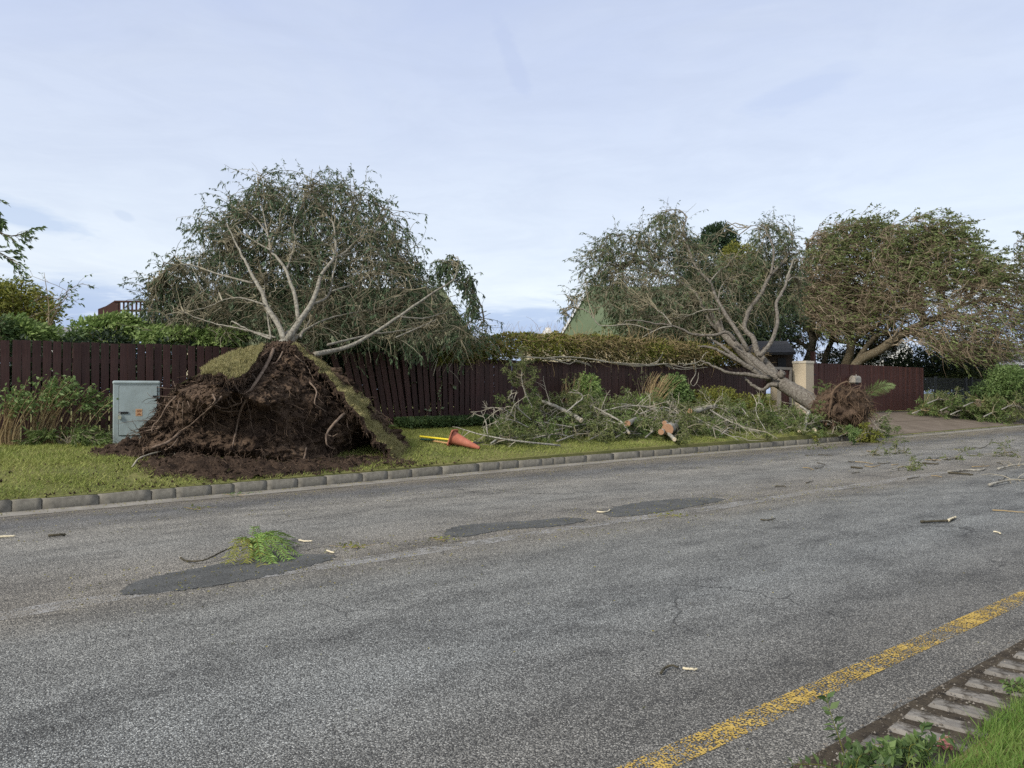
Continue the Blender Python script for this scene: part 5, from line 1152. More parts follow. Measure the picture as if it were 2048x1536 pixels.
# behind the left fence (garden shrubs blown by the wind)
shrub('garden_shrub', 'yellow green shrub rising over the fence at the far left', at(50, 670, 16.2), (.56, .5, .36), 3000, .135, m_leaf_hedge, 401, wind=(.6, 0, .2), lobes=16, shell=.3)
shrub('garden_shrub', 'large dark round shrub over the fence left of the balcony', at(226, 668, 18.2), (.80, .6, .44), 4600, .135, m_leaf_hedge, 402, wind=(.6, 0, .2), lobes=18, shell=.3)
shrub('garden_shrub', 'low mixed shrub over the fence between the two larger ones', at(152, 684, 17.6), (.34, .4, .36), 1000, .10, m_leaf_mid, 403, wind=(.5, 0, .2))
shrub('garden_shrub', 'dark shrub corner at the left edge behind the fence', at(0, 672, 15.6), (.35, .4, .4), 1400, .10, m_leaf_mid, 407, wind=(.5, 0, .2))
shrub('garden_shrub', 'pale leaved shrub over the fence under the left branches', at(345, 678, 17.8), (.75, .5, .28), 3400, .125, m_leaf_hedge, 404, wind=(.6, 0, .2), lobes=18, shell=.3)
shrub('garden_shrub', 'small fresh green shrub over the fence beside the turf flap', at(440, 678, 17.9), (.55, .5, .26), 2600, .125, m_leaf_hedge, 405, wind=(.6, 0, .2), lobes=16, shell=.3)
for i, (px, w_) in enumerate(((30, .7), (120, .7), (210, .8), (300, .8), (390, .8), (480, .8))):
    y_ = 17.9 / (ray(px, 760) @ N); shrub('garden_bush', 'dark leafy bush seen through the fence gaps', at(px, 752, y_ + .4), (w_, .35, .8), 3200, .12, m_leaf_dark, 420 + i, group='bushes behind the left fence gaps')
for i, (px, w_) in enumerate(((640, 1.), (700, 1.), (760, 1.), (820, 1.), (880, 1.), (940, 1.))):  # tall dense dark bushes added here to block brightness through the board gaps
    y_ = 18.1 / (ray(px, 760) @ N); shrub('garden_bush', 'dark bush added behind the leaning fence boards to darken the gaps', at(px, 750, y_ + .4), (w_, .4, 1.0), 4200, .14, m_leaf_dark, 430 + i, group='bushes behind the leaning boards')
shrub('garden_tree', 'rounded yellowing tree left of the balcony behind the fence', at(28, 612, 24), (1.35, 1.1, 1.0), 8000, .13, m_leaf_yellow, 406, 20, m_bark_brown, (.25, 0, 0), 'tree', lobes=16, sr=.03, shell=.35)
# thin sparse tree
rg = np.random.default_rng(440); t = thing('sapling', (at(95, 740, 22)[0], 22, .7), 'thin almost bare sapling with sparse leaves left of the balcony', 'tree')
rough_tube('trunk', P_((88, 770, 22), (92, 690, 22), (98, 620, 22), (88, 545, 22)), .03, .006, m_twig_brown, t, n=20, sides=6, seed=1)
tr = np.stack([spline(P_((92, 690 - k * 10, 22), (100 + k * 6, 640 - 9 * k, 22 + .2 * (k % 3 - 1)), (118 + 7 * k if k % 2 else 70 - k, 600 - 8 * k + (k % 3) * 22, 22 + .4 * (k % 3 - 1))), 8) for k in range(8)])
b = sprout(tr, 6, (.2, .6), .5, rg, 6, .0, (.25, 0, .05)); V, F = cat(tubes(tr, taper(8, 8, .012, .005), 4), tubes(b, taper(len(b), 6, .005, .002), 3)); obj('twigs', V, F, m_twig_brown, t, kind='stuff')
V, F = twig_leaves(b, 5, .10, .045, rg, .8, 0, .4, (.3, 0, 0)); obj('foliage', V, F, m_leaf_mid, t, kind='stuff')
# overhanging tree at top left
rg = np.random.default_rng(441); t = thing('street_tree', (at(-170, 760, 15)[0], 15, .6), 'tree outside the left edge whose leafy branch hangs into view', 'tree')
rough_tube('trunk', P_((-170, 900, 15), (-165, 700, 15), (-150, 520, 15), (-140, 380, 15)), .14, .08, m_bark_brown, t, n=20, sides=9, seed=2)
l1 = spline(P_((-150, 520, 15), (-90, 470, 15), (-30, 455, 15), (20, 472, 15), (60, 462, 15)), 14); l2 = spline(P_((-145, 560, 15), (-80, 520, 15), (-20, 500, 15), (30, 522, 15)), 14); l3 = spline(P_((-140, 400, 15), (-80, 380, 15), (-30, 400, 15), (0, 440, 15)), 14)
B = np.stack([l1, l2, l3]); V, F = tubes(B, taper(3, 14, .035, .006), 6); obj('limbs', V, F, m_bark_brown, t, kind='stuff')
b = sprout(B[:, 5:], 12, (.2, .55), .5, rg, 7, .06, (.25, 0, -.12)); V, F = tubes(b, taper(len(b), 7, .006, .002), 3); obj('twigs', V, F, m_twig_brown, t, kind='stuff')
V, F = twig_leaves(b, 20, .10, .032, rg, .6, .2, .25, (.4, 0, 0)); obj('foliage', V, F, m_leaf_mid, t, kind='stuff')
# conifers behind the leaning tree
def conifer(label, px, py_top, py_bot, y, w_, seed, lm, m=9000, L=.16):
    rg = np.random.default_rng(seed); a = W(px, py_top, y); b = W(px, py_bot, y); H = a[2] - b[2]
    t = thing('cypress_tree', (b[0], b[1], .7), label, 'tree'); rough_tube('trunk', [np.array([b[0], b[1], .5]), np.array([b[0], b[1], b[2] + H * .8])], .16, .04, m_bark_dark, t, n=10, sides=8, seed=seed)
    lob = []
    for k in range(26):
        h = rg.random() ** .8; rr = w_ * (1 - h) ** .6 * (.5 + .5 * rg.random()); an = rg.random() * 6.28
        lob.append((np.array([b[0] + math.cos(an) * rr, b[1] + math.sin(an) * rr, b[2] + H * h * .93]), np.array([.40, .40, .46]) * w_ * .55 * (1.2 - h * .6)))
    V, F = leaf_cloud(lob, m, L, L * .4, rg, .5, .9, (0, 0, .3)); obj('foliage', V, F, lm, t, kind='stuff')
conifer('dark green cypress standing behind the leaning tree crown', 1436, 442, 640, 42, 3.0, 450, m_leaf_conifer, 24000)
conifer('lower dark cypress half hidden behind the leaning tree crown', 1378, 470, 660, 44, 2.2, 451, m_leaf_conifer, 9000)
shrub('garden_tree', 'yellow green leafy tree between the cypress and the arching limb', at(1478, 540, 40), (1.5, 1.0, 1.2), 7000, .17, m_leaf_yellow, 452, 16, m_bark_brown, (.1, 0, 0), 'tree', lobes=14, sr=.03)
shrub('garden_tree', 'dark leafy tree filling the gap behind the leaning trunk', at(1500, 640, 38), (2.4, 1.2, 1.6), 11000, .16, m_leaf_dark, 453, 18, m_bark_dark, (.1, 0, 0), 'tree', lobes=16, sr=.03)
shrub('garden_tree', 'olive leafy tree low behind the creeper hedge and fallen limbs', at(1330, 660, 33), (2.4, 1.0, 1.1), 9000, .14, m_leaf_olive, 454, 18, m_bark_dark, (.1, 0, 0), 'tree', lobes=16, sr=.03)
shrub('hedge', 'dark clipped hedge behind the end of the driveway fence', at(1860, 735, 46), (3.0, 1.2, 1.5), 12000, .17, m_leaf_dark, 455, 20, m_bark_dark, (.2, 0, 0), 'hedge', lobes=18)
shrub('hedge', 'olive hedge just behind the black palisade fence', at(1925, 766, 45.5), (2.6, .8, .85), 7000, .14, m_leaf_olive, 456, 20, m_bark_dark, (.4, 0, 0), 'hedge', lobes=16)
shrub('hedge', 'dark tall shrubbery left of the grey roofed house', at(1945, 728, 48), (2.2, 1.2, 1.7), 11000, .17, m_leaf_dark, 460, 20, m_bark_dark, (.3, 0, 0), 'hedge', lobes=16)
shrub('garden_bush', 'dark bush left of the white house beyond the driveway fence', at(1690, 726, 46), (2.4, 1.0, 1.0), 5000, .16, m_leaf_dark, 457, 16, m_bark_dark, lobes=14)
shrub('street_shrub', 'pale green bush at the right edge in front of the palisade', at(2030, 772, 37), (1.35, 1.0, .95), 7000, .13, m_leaf_fresh, 458, 18, lobes=12)
shrub('street_shrub', 'dark low bush before the palisade, left of the pale bush', at(1975, 790, 38.5), (1.1, .8, .6), 4000, .12, m_leaf_mid, 459, 14, lobes=10)
# ------------------------------------------------------------------ plants along the fences
def stems_plant(name, label, c, nst, h, spread, wind, lm, L, seed, stem, cat_='shrub', top=.45, k=7, sr=.008, leafy=True, Wr=.5, group=None, sub=3):
    """many upright stems fanned and pushed over by the wind, leafy at the top"""
    rg = np.random.default_rng(seed); c = np.array(c, float)
    t = thing(name, c, label, cat_, group)
    st = c + np.stack([rg.normal(size=nst) * spread * .45, rg.normal(size=nst) * spread * .3, np.full(nst, -.03)], 1)
    d = nrm(np.stack([rg.normal(size=nst) * .16, rg.normal(size=nst) * .12, np.ones(nst)], 1) + (st - c) * np.array([.5, .3, 0]))
    H = h * (.65 + .4 * rg.random(nst)); n = 10; P = [st]
    for q in range(n - 1): P.append(P[-1] + d * (H / (n - 1))[:, None]); d = nrm(d + np.array(wind) * .11 * (.6 + .8 * rg.random((nst, 1))) + rg.normal(size=d.shape) * .035)
    P = np.stack(P, 1); V, F = tubes(P, taper(nst, n, sr, sr * .35, rg), 4); obj('stems', V, F, stem, t, kind='stuff')
    if leafy:
        i0 = int(n * (1 - top)); S = sprout(P[:, i0:], sub, (.06 * h, .22 * h), .5, rg, 5, .02, np.array(wind) * .5)
        V, F = cat(twig_leaves(S, k, L, L * Wr, rg, .9, 0, .2, np.array(wind) * .5), twig_leaves(P[:, i0:], k, L, L * Wr, rg, .9, 0, .1, np.array(wind) * .5)); obj('foliage', V, F, lm, t, kind='stuff')
    return t
def lp(px, py, t=16.75):
    p = onT(px, py, t); p[2] = float(zter(p @ D, p @ N)); return p
WD = (1.0, .2, .1)
stems_plant('wind_bent_shrub', 'wind bent shrub with a green top, nearest the left edge of the view', lp(20, 878), 46, 1.12, .22, (.6, .1, .1), m_leaf_fresh, .085, 501, m_twig_tan, top=.36, k=3, sub=2)
stems_plant('wind_bent_shrub', 'tallest wind bent shrub of tan stems left of the utility cabinet', lp(85, 874), 64, 1.32, .26, (.75, .1, .1), m_leaf_fresh, .09, 502, m_twig_tan, top=.36, k=3, sub=2)
stems_plant('wind_bent_shrub', 'thin leaning shrub of loose stems nearest the utility cabinet', lp(158, 868), 26, 1.22, .30, (1.2, .1, 0), m_leaf_fresh, .10, 503, m_twig_tan, top=.5, k=3, sub=2)
rg = np.random.default_rng(510)
def needle_mat(name, label, c, r, m, lm, seed, L=.11, cat_='branch', z=.14):
    rg = np.random.default_rng(seed); c = np.array(c, float); t = thing(name, c, label, cat_)
    B = []
    for i in range(16):
        a = rg.random() * 6.28; e = c + np.array([math.cos(a) * r[0], math.sin(a) * r[1], 0]); e[2] = zter(e @ D, e @ N) + z * rg.random(); B.append(spline([c + rg.normal(size=3) * .1 * np.array([r[0], r[1], .2]), (c + e) / 2 + UP * (z * 1.2), e], 8))
    B = np.stack(B); S = sprout(B, 8, (.10, .35), .5, rg, 5, .08, (.2, 0, 0)); S[..., 2] = np.maximum(S[..., 2], c[2] - .04)
    V, F = cat(tubes(B, taper(16, 8, .010, .004), 4), tubes(S, taper(len(S), 5, .004, .002), 3)); obj('stems', V, F, m_twig, t, kind='stuff')
    V, F = twig_leaves(S, m, L, L * .22, rg, .6, .05, .1); obj('foliage', V, F, lm, t, kind='stuff')
needle_mat('fallen_branch', 'feathery green fallen branch lying at the foot of the left shrubs', lp(132, 876, 16.3), (.75, .35), 14, m_needle_green, 511)
needle_mat('fallen_branch', 'dry thin twigs lying at the fence foot beside the cabinet', lp(205, 872, 16.6), (.45, .25), 7, m_needle, 512, .07)
# dead stick sticking out of the lawn by the plate
rough_tube('bare_stick', [onL(265, 936) + UP * .02, onL(280, 928) + UP * .10, onL(318, 918) + UP * .12, onL(345, 914) + UP * .10, onL(356, 928) + UP * .02], .014, .007, m_twig_pale, None, n=16, sides=6, seed=9, label='bare arched grey stick on the lawn edge left of the root plate hole', cat='stick')
# ground ivy along the foot of the leaning fence
rg = np.random.default_rng(520)
m = 7500; a = rg.random(m); px = 762 + a * 208; hh = .05 + .24 * rg.random(m) ** .7 * np.interp(px, [762, 790, 930, 970], [.5, 1, 1, .3])
s0, s1 = 9.9, 13.0; s = s0 + (s1 - s0) * rg.random(m) + .0; t_ = FT - .12 - .62 * rg.random(m) ** 1.2; hh = (.06 + .20 * rg.random(m) ** .7) * (1 - ((FT - t_ - .3) / .6) ** 2 * .5)
P = ST(s, t_, zter(s, t_) + hh); V, F = leaves(P, rdir(rg, m) * .8 + np.array([0, -.5, .5]), .075, .06, rg)
obj('ground_ivy', V, F, m_leaf_mid, origin=(0, 0, 0), kind='stuff', label='low strip of glossy ground ivy along the foot of the leaning fence')
def fern(name, label, c, nf, L, lm, seed, up=.7, dirb=(0, 0, 0), cat_='fern', leafl=.10, lw=.14, droop=.10, nlf=22):
    rg = np.random.default_rng(seed); t = thing(name, c, label, cat_); a = np.linspace(0, 6.28, nf, endpoint=False) + rg.random(nf)
    d = nrm(np.stack([np.cos(a), np.sin(a), np.full(nf, up)], 1) + np.array(dirb)); P = [np.repeat(np.array(c)[None], nf, 0)]; n = 12
    for q in range(n - 1): P.append(P[-1] + d * (L * (.7 + .5 * rg.random((nf, 1)) * (q == 0) + .0) / (n - 1))); d = nrm(d - UP * droop)
    P = np.stack(P, 1); V, F = tubes(P, taper(nf, n, .006, .002), 4); obj('fronds', V, F, lm, t, kind='stuff')
    u = np.linspace(.12, .99, nlf) * (n - 1.01); i = u.astype(int); f = (u - i)[None, :, None]; Q = P[:, i] * (1 - f) + P[:, i + 1] * f; T = nrm(P[:, i + 1] - P[:, i]); sd = nrm(np.cross(T, UP))
    LL = leafl * np.sin(np.linspace(.25, 3.0, nlf))[None, :, None]; out = []
    for sg in (-1, 1):
        dr = nrm(sd * sg + T * .55 - UP * .1 + rg.normal(size=T.shape) * .08); nn = np.cross(dr, T); wv = nrm(np.cross(nn, dr)) * lw * LL * .5
        out.append(np.stack([Q, Q + dr * LL * .4 + wv, Q + dr * LL, Q + dr * LL * .4 - wv], 3 - 1).reshape(-1, 3))
    V = np.concatenate(out); obj('leaflets', V, np.arange(len(V)).reshape(-1, 4), lm, t, kind='stuff'); return t
fern('fern', 'small bright fern at the fence foot right of the turf flank', lp(772, 838) + UP * .05, 7, .55, m_leaf_fresh, 521, .9, (.5, 0, 0), lw=.3)
def palm(label, pts, L, seed):
    rg = np.random.default_rng(seed); q = spline(pts, 46); t = thing('palm_frond', q[0], label, 'plant'); V, F = tubes(q[None], np.linspace(.014, .004, 46)[None], 5); obj('rachis', V, F, m_leaf_fresh, t)
    T = nrm(np.gradient(q, axis=0)); sd = nrm(np.cross(T, np.array([.1, -1, .2]))); vf = []
    for sg in (-1, 1):
        dr = nrm(sd * sg + T * .9 + rg.normal(size=T.shape) * .10 - UP * .12); LL = L * np.sin(np.linspace(.5, 2.9, 46))[:, None] * (.85 + .3 * rg.random((46, 1))); nn = nrm(np.cross(dr, T)); wv = nrm(np.cross(nn, dr)) * .009
        vf.append(np.stack([q, q + dr * LL * .35 + wv, q + dr * LL - UP * LL * .15, q + dr * LL * .35 - wv], 1).reshape(-1, 3))
    for v in vf: obj('leaflets', v, np.arange(len(v)).reshape(-1, 4), m_leaf_fresh, t, kind='stuff')
palm('bright green feathery palm frond rising behind the torn root ball', P_((1716, 812, 26.5), (1728, 796, 26.4), (1745, 780, 26.2), (1766, 771, 26.0), (1788, 772, 25.8)), .36, 522)
# ivy sprigs on the leaning fence
rg = np.random.default_rng(523); t = thing('ivy_sprig', onT(880, 800, FT - .03), 'thin ivy sprig with pale leaves climbing the fence boards', 'climber')
iv = [[(880, 832), (881, 800), (876, 785), (884, 770), (880, 755)], [(818, 775), (826, 766), (832, 764)], [(853, 835), (856, 820), (862, 806)], [(905, 775), (908, 770)]]
V = []; 
for p in iv:
    q = spline([onT(x, y, FT - .03) for x, y in p], 10); V.append(tubes(q[None], np.full((1, 10), .004), 4))
    k = 3 if len(p) < 4 else 14; pp, tt2 = pick(q[None], k, rg); V.append(leaves(pp, rdir(rg, k) * .6 + np.array([.2, -.6, .2]), .11, .08, rg))
obj('stems', *cat(*[v for v in V[::2]]), m_twig_tan, t, kind='stuff'); obj('foliage', *cat(*[v for v in V[1::2]]), m_leaf_pale, t, kind='stuff')
# torn branch hanging over the fence
hb = thing('hanging_branch', onT(897, 680, FT - .2), 'torn forked twig hanging over the leaning fence boards', 'branch')
for i, (pts, r0, r1) in enumerate([([(899, 672), (886, 695), (876, 715), (866, 752)], .022, .012), ([(899, 672), (915, 676), (935, 690), (950, 708)], .014, .006), ([(908, 700), (906, 722), (898, 738), (912, 752), (922, 768)], .008, .004), ([(876, 715), (868, 726), (862, 742)], .008, .003), ([(899, 674), (890, 665), (880, 650)], .016, .006)]):
    rough_tube('limb', [onT(x, y, FT - .18) for x, y in pts], r0, r1, m_twig_pale, hb, n=14, sides=6, seed=530 + i)
# creeper hedge on top of the right fence run
rg = np.random.default_rng(540); hg = thing('creeper_hedge', ST(18, FT + .25, 2.4), 'thick creeper hedge of green and russet leaves spilling over the right fence', 'hedge')
def topz(s): return np.interp(s, [11.2, 12.2, 13.5, 15, 18, 22, 24.5, 26.2], [2.75, 2.98, 3.22, 3.32, 3.36, 3.32, 3.28, 2.95])
m = 26000; s = 11.2 + 15 * rg.random(m); hz = topz(s) + np.array([mnoise.noise(Vector((x * 1.7, 0, 3))) * .12 for x in s]); lo = np.interp(s, [11, 13, 13.6], [2.3, 2.36, 2.47]) + np.array([mnoise.noise(Vector((x * 1.3, 5, 0))) * .16 for x in s])
v = rg.random(m) ** .75; z = lo + (hz - lo) * v; hw = .46 * np.sqrt(np.clip(1 - (2 * v - .9) ** 2, .1, 1)); t_ = FT + .15 + hw * (1.3 * rg.random(m) - 1) + .12 * np.array([mnoise.noise(Vector((a * 2.5, b * 2.5, 1))) for a, b in zip(s, z)])
P = ST(s, t_, z); V, F = leaves(P, rdir(rg, m) * .9 + np.array([0, -.45, .35]), .085, .055, rg)
gk = np.array([mnoise.noise(Vector((a * .55, b * 1.2, 7))) for a, b in zip(s, z)]) + np.interp(s, [11, 13, 15, 17, 21, 26], [.3, .45, .3, -.15, -.22, -.05]) + rg.normal(size=m) * .16 > -.06
Vq = V.reshape(-1, 4, 3)
for msk, mat_ in ((gk, m_leaf_yellow), (~gk, m_leaf_creeper)):
    vv = Vq[msk].reshape(-1, 3); obj('foliage', vv, np.arange(len(vv)).reshape(-1, 4), mat_, hg, kind='stuff')
m = 1500; s = 11.3 + 14.8 * rg.random(m); st0 = ST(s, FT + .1 - .35 * rg.random(m), 2.62 + rg.random(m) * (topz(s) - 2.7)); S = sprout(np.stack([st0, st0 + D * .05 + UP * .02], 1), 1, (.25, .8), .8, rg, 7, .06, (0, -.1, 0), 0, .25)
V, F = tubes(S, taper(m, 7, .006, .003, rg), 3); obj('stems', V, F, m_twig_tan, hg, kind='stuff')
m = 60; s = 12 + 5 * rg.random(m); st0 = ST(s, FT, topz(s) - .1); S = sprout(np.stack([st0, st0 + UP * .05], 1), 1, (.2, .5), .3, rg, 6, .0, (.1, 0, 0), 0, .12); V, F = tubes(S, taper(m, 6, .004, .002), 3); obj('stems', V, F, m_twig_tan, hg, kind='stuff')
def z7(p): return (960 + p[0] / 3.94, 640 + p[1] / 3.94)
VN = [([(250, 285), (480, 300), (600, 320), (700, 345), (760, 325), (880, 370)], .022, .010), ([(520, 300), (640, 290), (780, 300), (950, 320), (1100, 350), (1250, 365), (1350, 345), (1420, 300), (1440, 250)], .020, .010),
      ([(780, 295), (900, 310), (1050, 340), (1200, 355), (1330, 360), (1480, 345), (1600, 375), (1700, 370)], .018, .012), ([(700, 290), (860, 305), (1000, 330), (1200, 345), (1400, 350)], .016, .012), ([(1350, 350), (1450, 350), (1560, 385), (1660, 385), (1790, 370)], .018, .012),
      ([(1690, 300), (1700, 400), (1690, 440), (1660, 490), (1680, 520), (1710, 490), (1722, 420)], .016, .010), ([(1560, 340), (1640, 350), (1720, 330), (1770, 270), (1800, 250)], .014, .008), ([(560, 300), (640, 320), (720, 310), (800, 330), (870, 350)], .012, .006),
      ([(1340, 345), (1400, 330), (1430, 290)], .014, .008), ([(1500, 350), (1530, 385), (1500, 375), (1440, 345)], .012, .008), ([(1600, 360), (1680, 340), (1730, 360), (1780, 330)], .014, .010)]
for i, (pts, r0, r1) in enumerate(VN): rough_tube('vine_stem', [onT(*z7(p), FT - .26 - .03 * (i % 4)) for p in pts], r0 * 1.15, r1 * 1.15, m_twig_pale, hg, n=24, sides=6, seed=550 + i, wig=.01)
# shrubs in the bed before the right fence
shrub('verge_shrub', 'glossy green shrub against the fence behind the left of the brush pile', onT(1180, 796, 16.75), (.52, .4, .60), 2600, .11, m_leaf_hedge, 560, 22, m_twig_brown, (.2, 0, .1))
shrub('verge_shrub', 'tall green shrub right beside the clump of dry reeds', onT(1352, 785, 16.75), (.62, .45, .66), 3400, .11, m_leaf_fresh, 561, 22, m_twig_brown, (.2, 0, .1))
shrub('verge_shrub', 'yellow green shrub in front of the narrow gate pillar', onT(1440, 800, 16.5), (1.05, .5, .55), 5000, .085, m_leaf_yellow, 562, 22, m_twig_brown, (.1, 0, .1))
shrub('verge_shrub', 'low yellow green shrub under the leaning trunk', onT(1512, 815, 16.2), (.85, .5, .42), 3600, .085, m_leaf_yellow, 563, 20, m_twig_brown, (.1, 0, .1))
stems_plant('reed_clump', 'clump of dry tan reeds leaning right behind the brush pile', onT(1302, 828, 16.55), 90, 1.45, .22, (.9, .1, 0), m_leaf_olive, .1, 564, m_twig_tan, 'plant', sr=.010, leafy=False)
stems_plant('dry_shrub', 'thin dry twiggy shrub left of the tan reeds', onT(1296, 826, 16.8), 16, 1.4, .25, (-.1, .1, 0), m_leaf_olive, .06, 565, m_twig_brown, 'plant', top=.4, k=2, sr=.006)
stems_plant('dry_shrub', 'dry brown stems beside the glossy green shrub', onT(1143, 818, 16.7), 22, 1.1, .3, (.3, .1, 0), m_leaf_olive, .06, 566, m_twig_tan, 'plant', top=.3, k=2, sr=.006)
def agave(label, c, L, seed):
    rg = np.random.default_rng(seed); t = thing('agave', c, label, 'plant')
    for i in range(13):
        a = i * 2.4; el = .35 + 1.0 * i / 13; d = np.array([math.cos(a) * math.cos(el), math.sin(a) * math.cos(el), math.sin(el)]); sd = nrm(np.cross(d, UP)); n = np.cross(sd, d)
        V = []; 
        for u, w_ in ((0, .5), (.3, 1), (.7, .7), (1, .02)):
            p = np.array(c) + d * L * u - UP * .12 * L * u * u; V += [p - sd * w_ * .05 * L / .4, p + n * -.012, p + sd * w_ * .05 * L / .4]
        F = [[k * 3 + j, k * 3 + j + 1, k * 3 + j + 4, k * 3 + j + 3] for k in range(3) for j in range(2)]
        obj('leaf', np.array(V), F, m_leaf_bright, t, smooth=True)
agave('pale green spiky agave behind the pile, left one of two', onT(1252, 814, 16.4), .42, 567); agave('pale green spiky agave close left of the dry reeds', onT(1282, 812, 16.5), .50, 568)

# ------------------------------------------------------------------ brush pile: sawn limbs, logs and leafy branches
LOGF = 0.0
def cut_branch(name, label, pts, r0, r1, seed, mat=None, nb=6, bl=(.3, .8), leaf=0, L=.07, lm=None, cut=None, both=False, cat_='branch', group=None, n=18, droop=.06, floor=True, wr=.22, sp=.55, tw=None, r_b=.011, sub=3):
    rg = np.random.default_rng(seed); pts = np.array(pts, float)
    if LOGF and pts.mean(0) @ N > 13.7: pts = np.stack([CAM + (q - CAM) * ((q @ N - LOGF) / (q @ N)) for q in pts])
    c = pts.mean(0); t = thing(name, (c[0], c[1], float(zter(c @ D, c @ N))), label, cat_, group)
    _, q, r = rough_tube('stem', pts, r0, r1, mat or m_log, t, n=n, sides=9 if r0 > .04 else 6, seed=seed, wob=.06, wig=.006)
    if cut is not None:
        cut_face('cut_face', q[0], q[0] - q[1], r[0] * 1.02, cut, t)
        if both: cut_face('cut_face', q[-1], q[-1] - q[-2], r[-1] * 1.02, cut, t)
    if nb:
        B = sprout(q[None], nb, bl, sp, rg, 9, droop, (0, 0, .02), .25, .12)
        def fl(A):
            if floor: A[..., 2] = np.maximum(A[..., 2], zter(A @ D, A @ N) + .02)
            return A
        B = fl(B); S = fl(sprout(B, sub, (bl[0] * .35, bl[1] * .45), .5, rg, 6, droop, (0, 0, 0), .2, .12))
        V, F = cat(tubes(B, taper(len(B), 9, r_b, r_b * .35, rg), 4), tubes(S, taper(len(S), 6, r_b * .45, r_b * .2, rg), 3)); obj('twigs', V, F, tw or (m_twig_pale if leaf == 0 else m_twig), t, kind='stuff')
        if leaf:
            S2 = fl(sprout(S, 2, (bl[0] * .2, bl[1] * .3), .5, rg, 5, droop, (0, 0, 0), .2, .12))
            V, F = cat(twig_leaves(S, leaf, L, L * wr, rg, .7, .05, .05), twig_leaves(S2, leaf, L, L * wr, rg, .7, .05, .05), twig_leaves(B, leaf * 2, L, L * wr, rg, .7, .05, .35)); obj('foliage', V, F, lm or m_needle, t, kind='stuff')
    return t
def pt(px, py, t, ): return onT(px, py, t)
# leafy base of the heap
rg = np.random.default_rng(600)
heap = [(1035, 872, 14.6), (1075, 850, 15.0), (1110, 874, 14.5), (1150, 850, 15.2), (1180, 872, 14.5), (1215, 848, 15.1), (1240, 872, 14.4), (1280, 852, 15.0), (1310, 868, 14.5), (1350, 845, 15.0), (1385, 865, 14.3), (1420, 842, 14.8), (1450, 862, 14.2), (1490, 850, 14.6), (1520, 862, 14.0), (1555, 850, 14.2), (1470, 835, 15.2), (1580, 845, 13.9), (1600, 868, 13.4), (1655, 872, 13.2), (1135, 835, 15.4), (1255, 835, 15.3), (1330, 830, 15.4), (1090, 832, 15.3), (1060, 835, 15.2), (1200, 835, 15.4), (1290, 838, 15.3), (1380, 838, 15.3), (1430, 830, 15.2), (1540, 835, 14.6)]
tier = [(1065, 822, 15.2), (1100, 812, 15.4), (1140, 808, 15.5), (1180, 815, 15.3), (1215, 818, 15.4), (1250, 822, 15.3), (1300, 818, 15.4), (1350, 815, 15.4), (1400, 815, 15.2), (1440, 815, 15.1), (1480, 818, 14.9), (1520, 825, 14.7), (1550, 835, 14.3), (1120, 838, 14.8), (1190, 838, 14.8), (1230, 832, 15.0), (1290, 846, 14.6), (1370, 836, 14.8), (1420, 850, 14.4), (1470, 842, 14.4), (1085, 850, 14.6), (1160, 855, 14.4)]
heap += tier + [(1575, 838, 13.8), (1600, 850, 13.2), (1630, 862, 12.95), (1665, 866, 12.9), (1700, 866, 12.85), (1730, 858, 12.9), (1650, 850, 13.1), (1590, 868, 13.0), (1560, 858, 13.4)]
heap += [(1010, 884, 13.7), (1060, 886, 13.5), (1110, 884, 13.5), (1160, 884, 13.4), (1210, 882, 13.4), (1260, 882, 13.4), (1310, 880, 13.3), (1360, 880, 13.3), (1410, 878, 13.3), (1460, 876, 13.2)]
for i, (px, py, t_) in enumerate(heap):
    t_ -= .6 * (t_ > 13.9); p = pt(px, py, t_); zg = float(zter(p @ D, p @ N)); p[2] = min(max(p[2] - .06, zg + .05), zg + .50); dd = (D * rg.choice([-1, 1]) * (.8 + .5 * rg.random()) + N * rg.normal() * .5); e = p + dd * .85; e[2] = max(zg + .04, p[2] + rg.normal() * .12 - .05)
    b = p - dd * .75; b[2] = max(zg + .03, p[2] + rg.normal() * .10 - .1)
    lb_ = 'left of the brush pile, by the upright tip' if px < 1150 else 'middle of the brush pile, round the logs' if px < 1385 else 'right of the brush pile, below yellowish shrubs' if px < 1560 else 'brush spilling to the kerb by the root ball'
    cut_branch('leafy_branch', 'leafy cut branch in the ' + lb_, [b, p + UP * (.08 if i < 30 else .12), e], .022, .006, 610 + i, nb=14, bl=(.25, .70), leaf=9, tw=m_twig_pale if i % 2 else m_twig, L=.085, lm=m_needle if i % 3 else m_needle_green, group='leafy branches, ' + lb_.split(',')[0], cut=None, wr=.22)
LOGF = 1.0
cut_branch('leafy_branch', 'leafy branch tip standing upright at the left end of the brush pile', [pt(1068, 822, 15.0), pt(1050, 784, 15.0), pt(1043, 750, 15.0), pt(1052, 728, 15.0)], .020, .005, 650, nb=22, bl=(.15, .5), leaf=9, L=.065, droop=-.02, sp=.5)
cut_branch('bare_branch', 'curved bare twig branch rising at the far left of the pile', [pt(1062, 840, 14.8), pt(1032, 812, 14.8), pt(1023, 784, 14.8)], .018, .006, 651, nb=6, bl=(.1, .3))
cut_branch('bare_branch', 'lichen spotted bare branch lying on the lawn left of the pile', [pt(1120, 891, 13.9), pt(1050, 884, 14.0), pt(995, 876, 14.3), pt(950, 866, 14.9), pt(905, 853, 15.9)], .026, .010, 652, nb=7, bl=(.2, .6), r_b=.010)
cut_branch('bare_branch', 'pale upright forked twig at the foot of the fence left of the pile', [pt(975, 868, 15.0), pt(972, 845, 15.4), pt(962, 822, 15.6)], .014, .005, 653, nb=5, bl=(.15, .4))
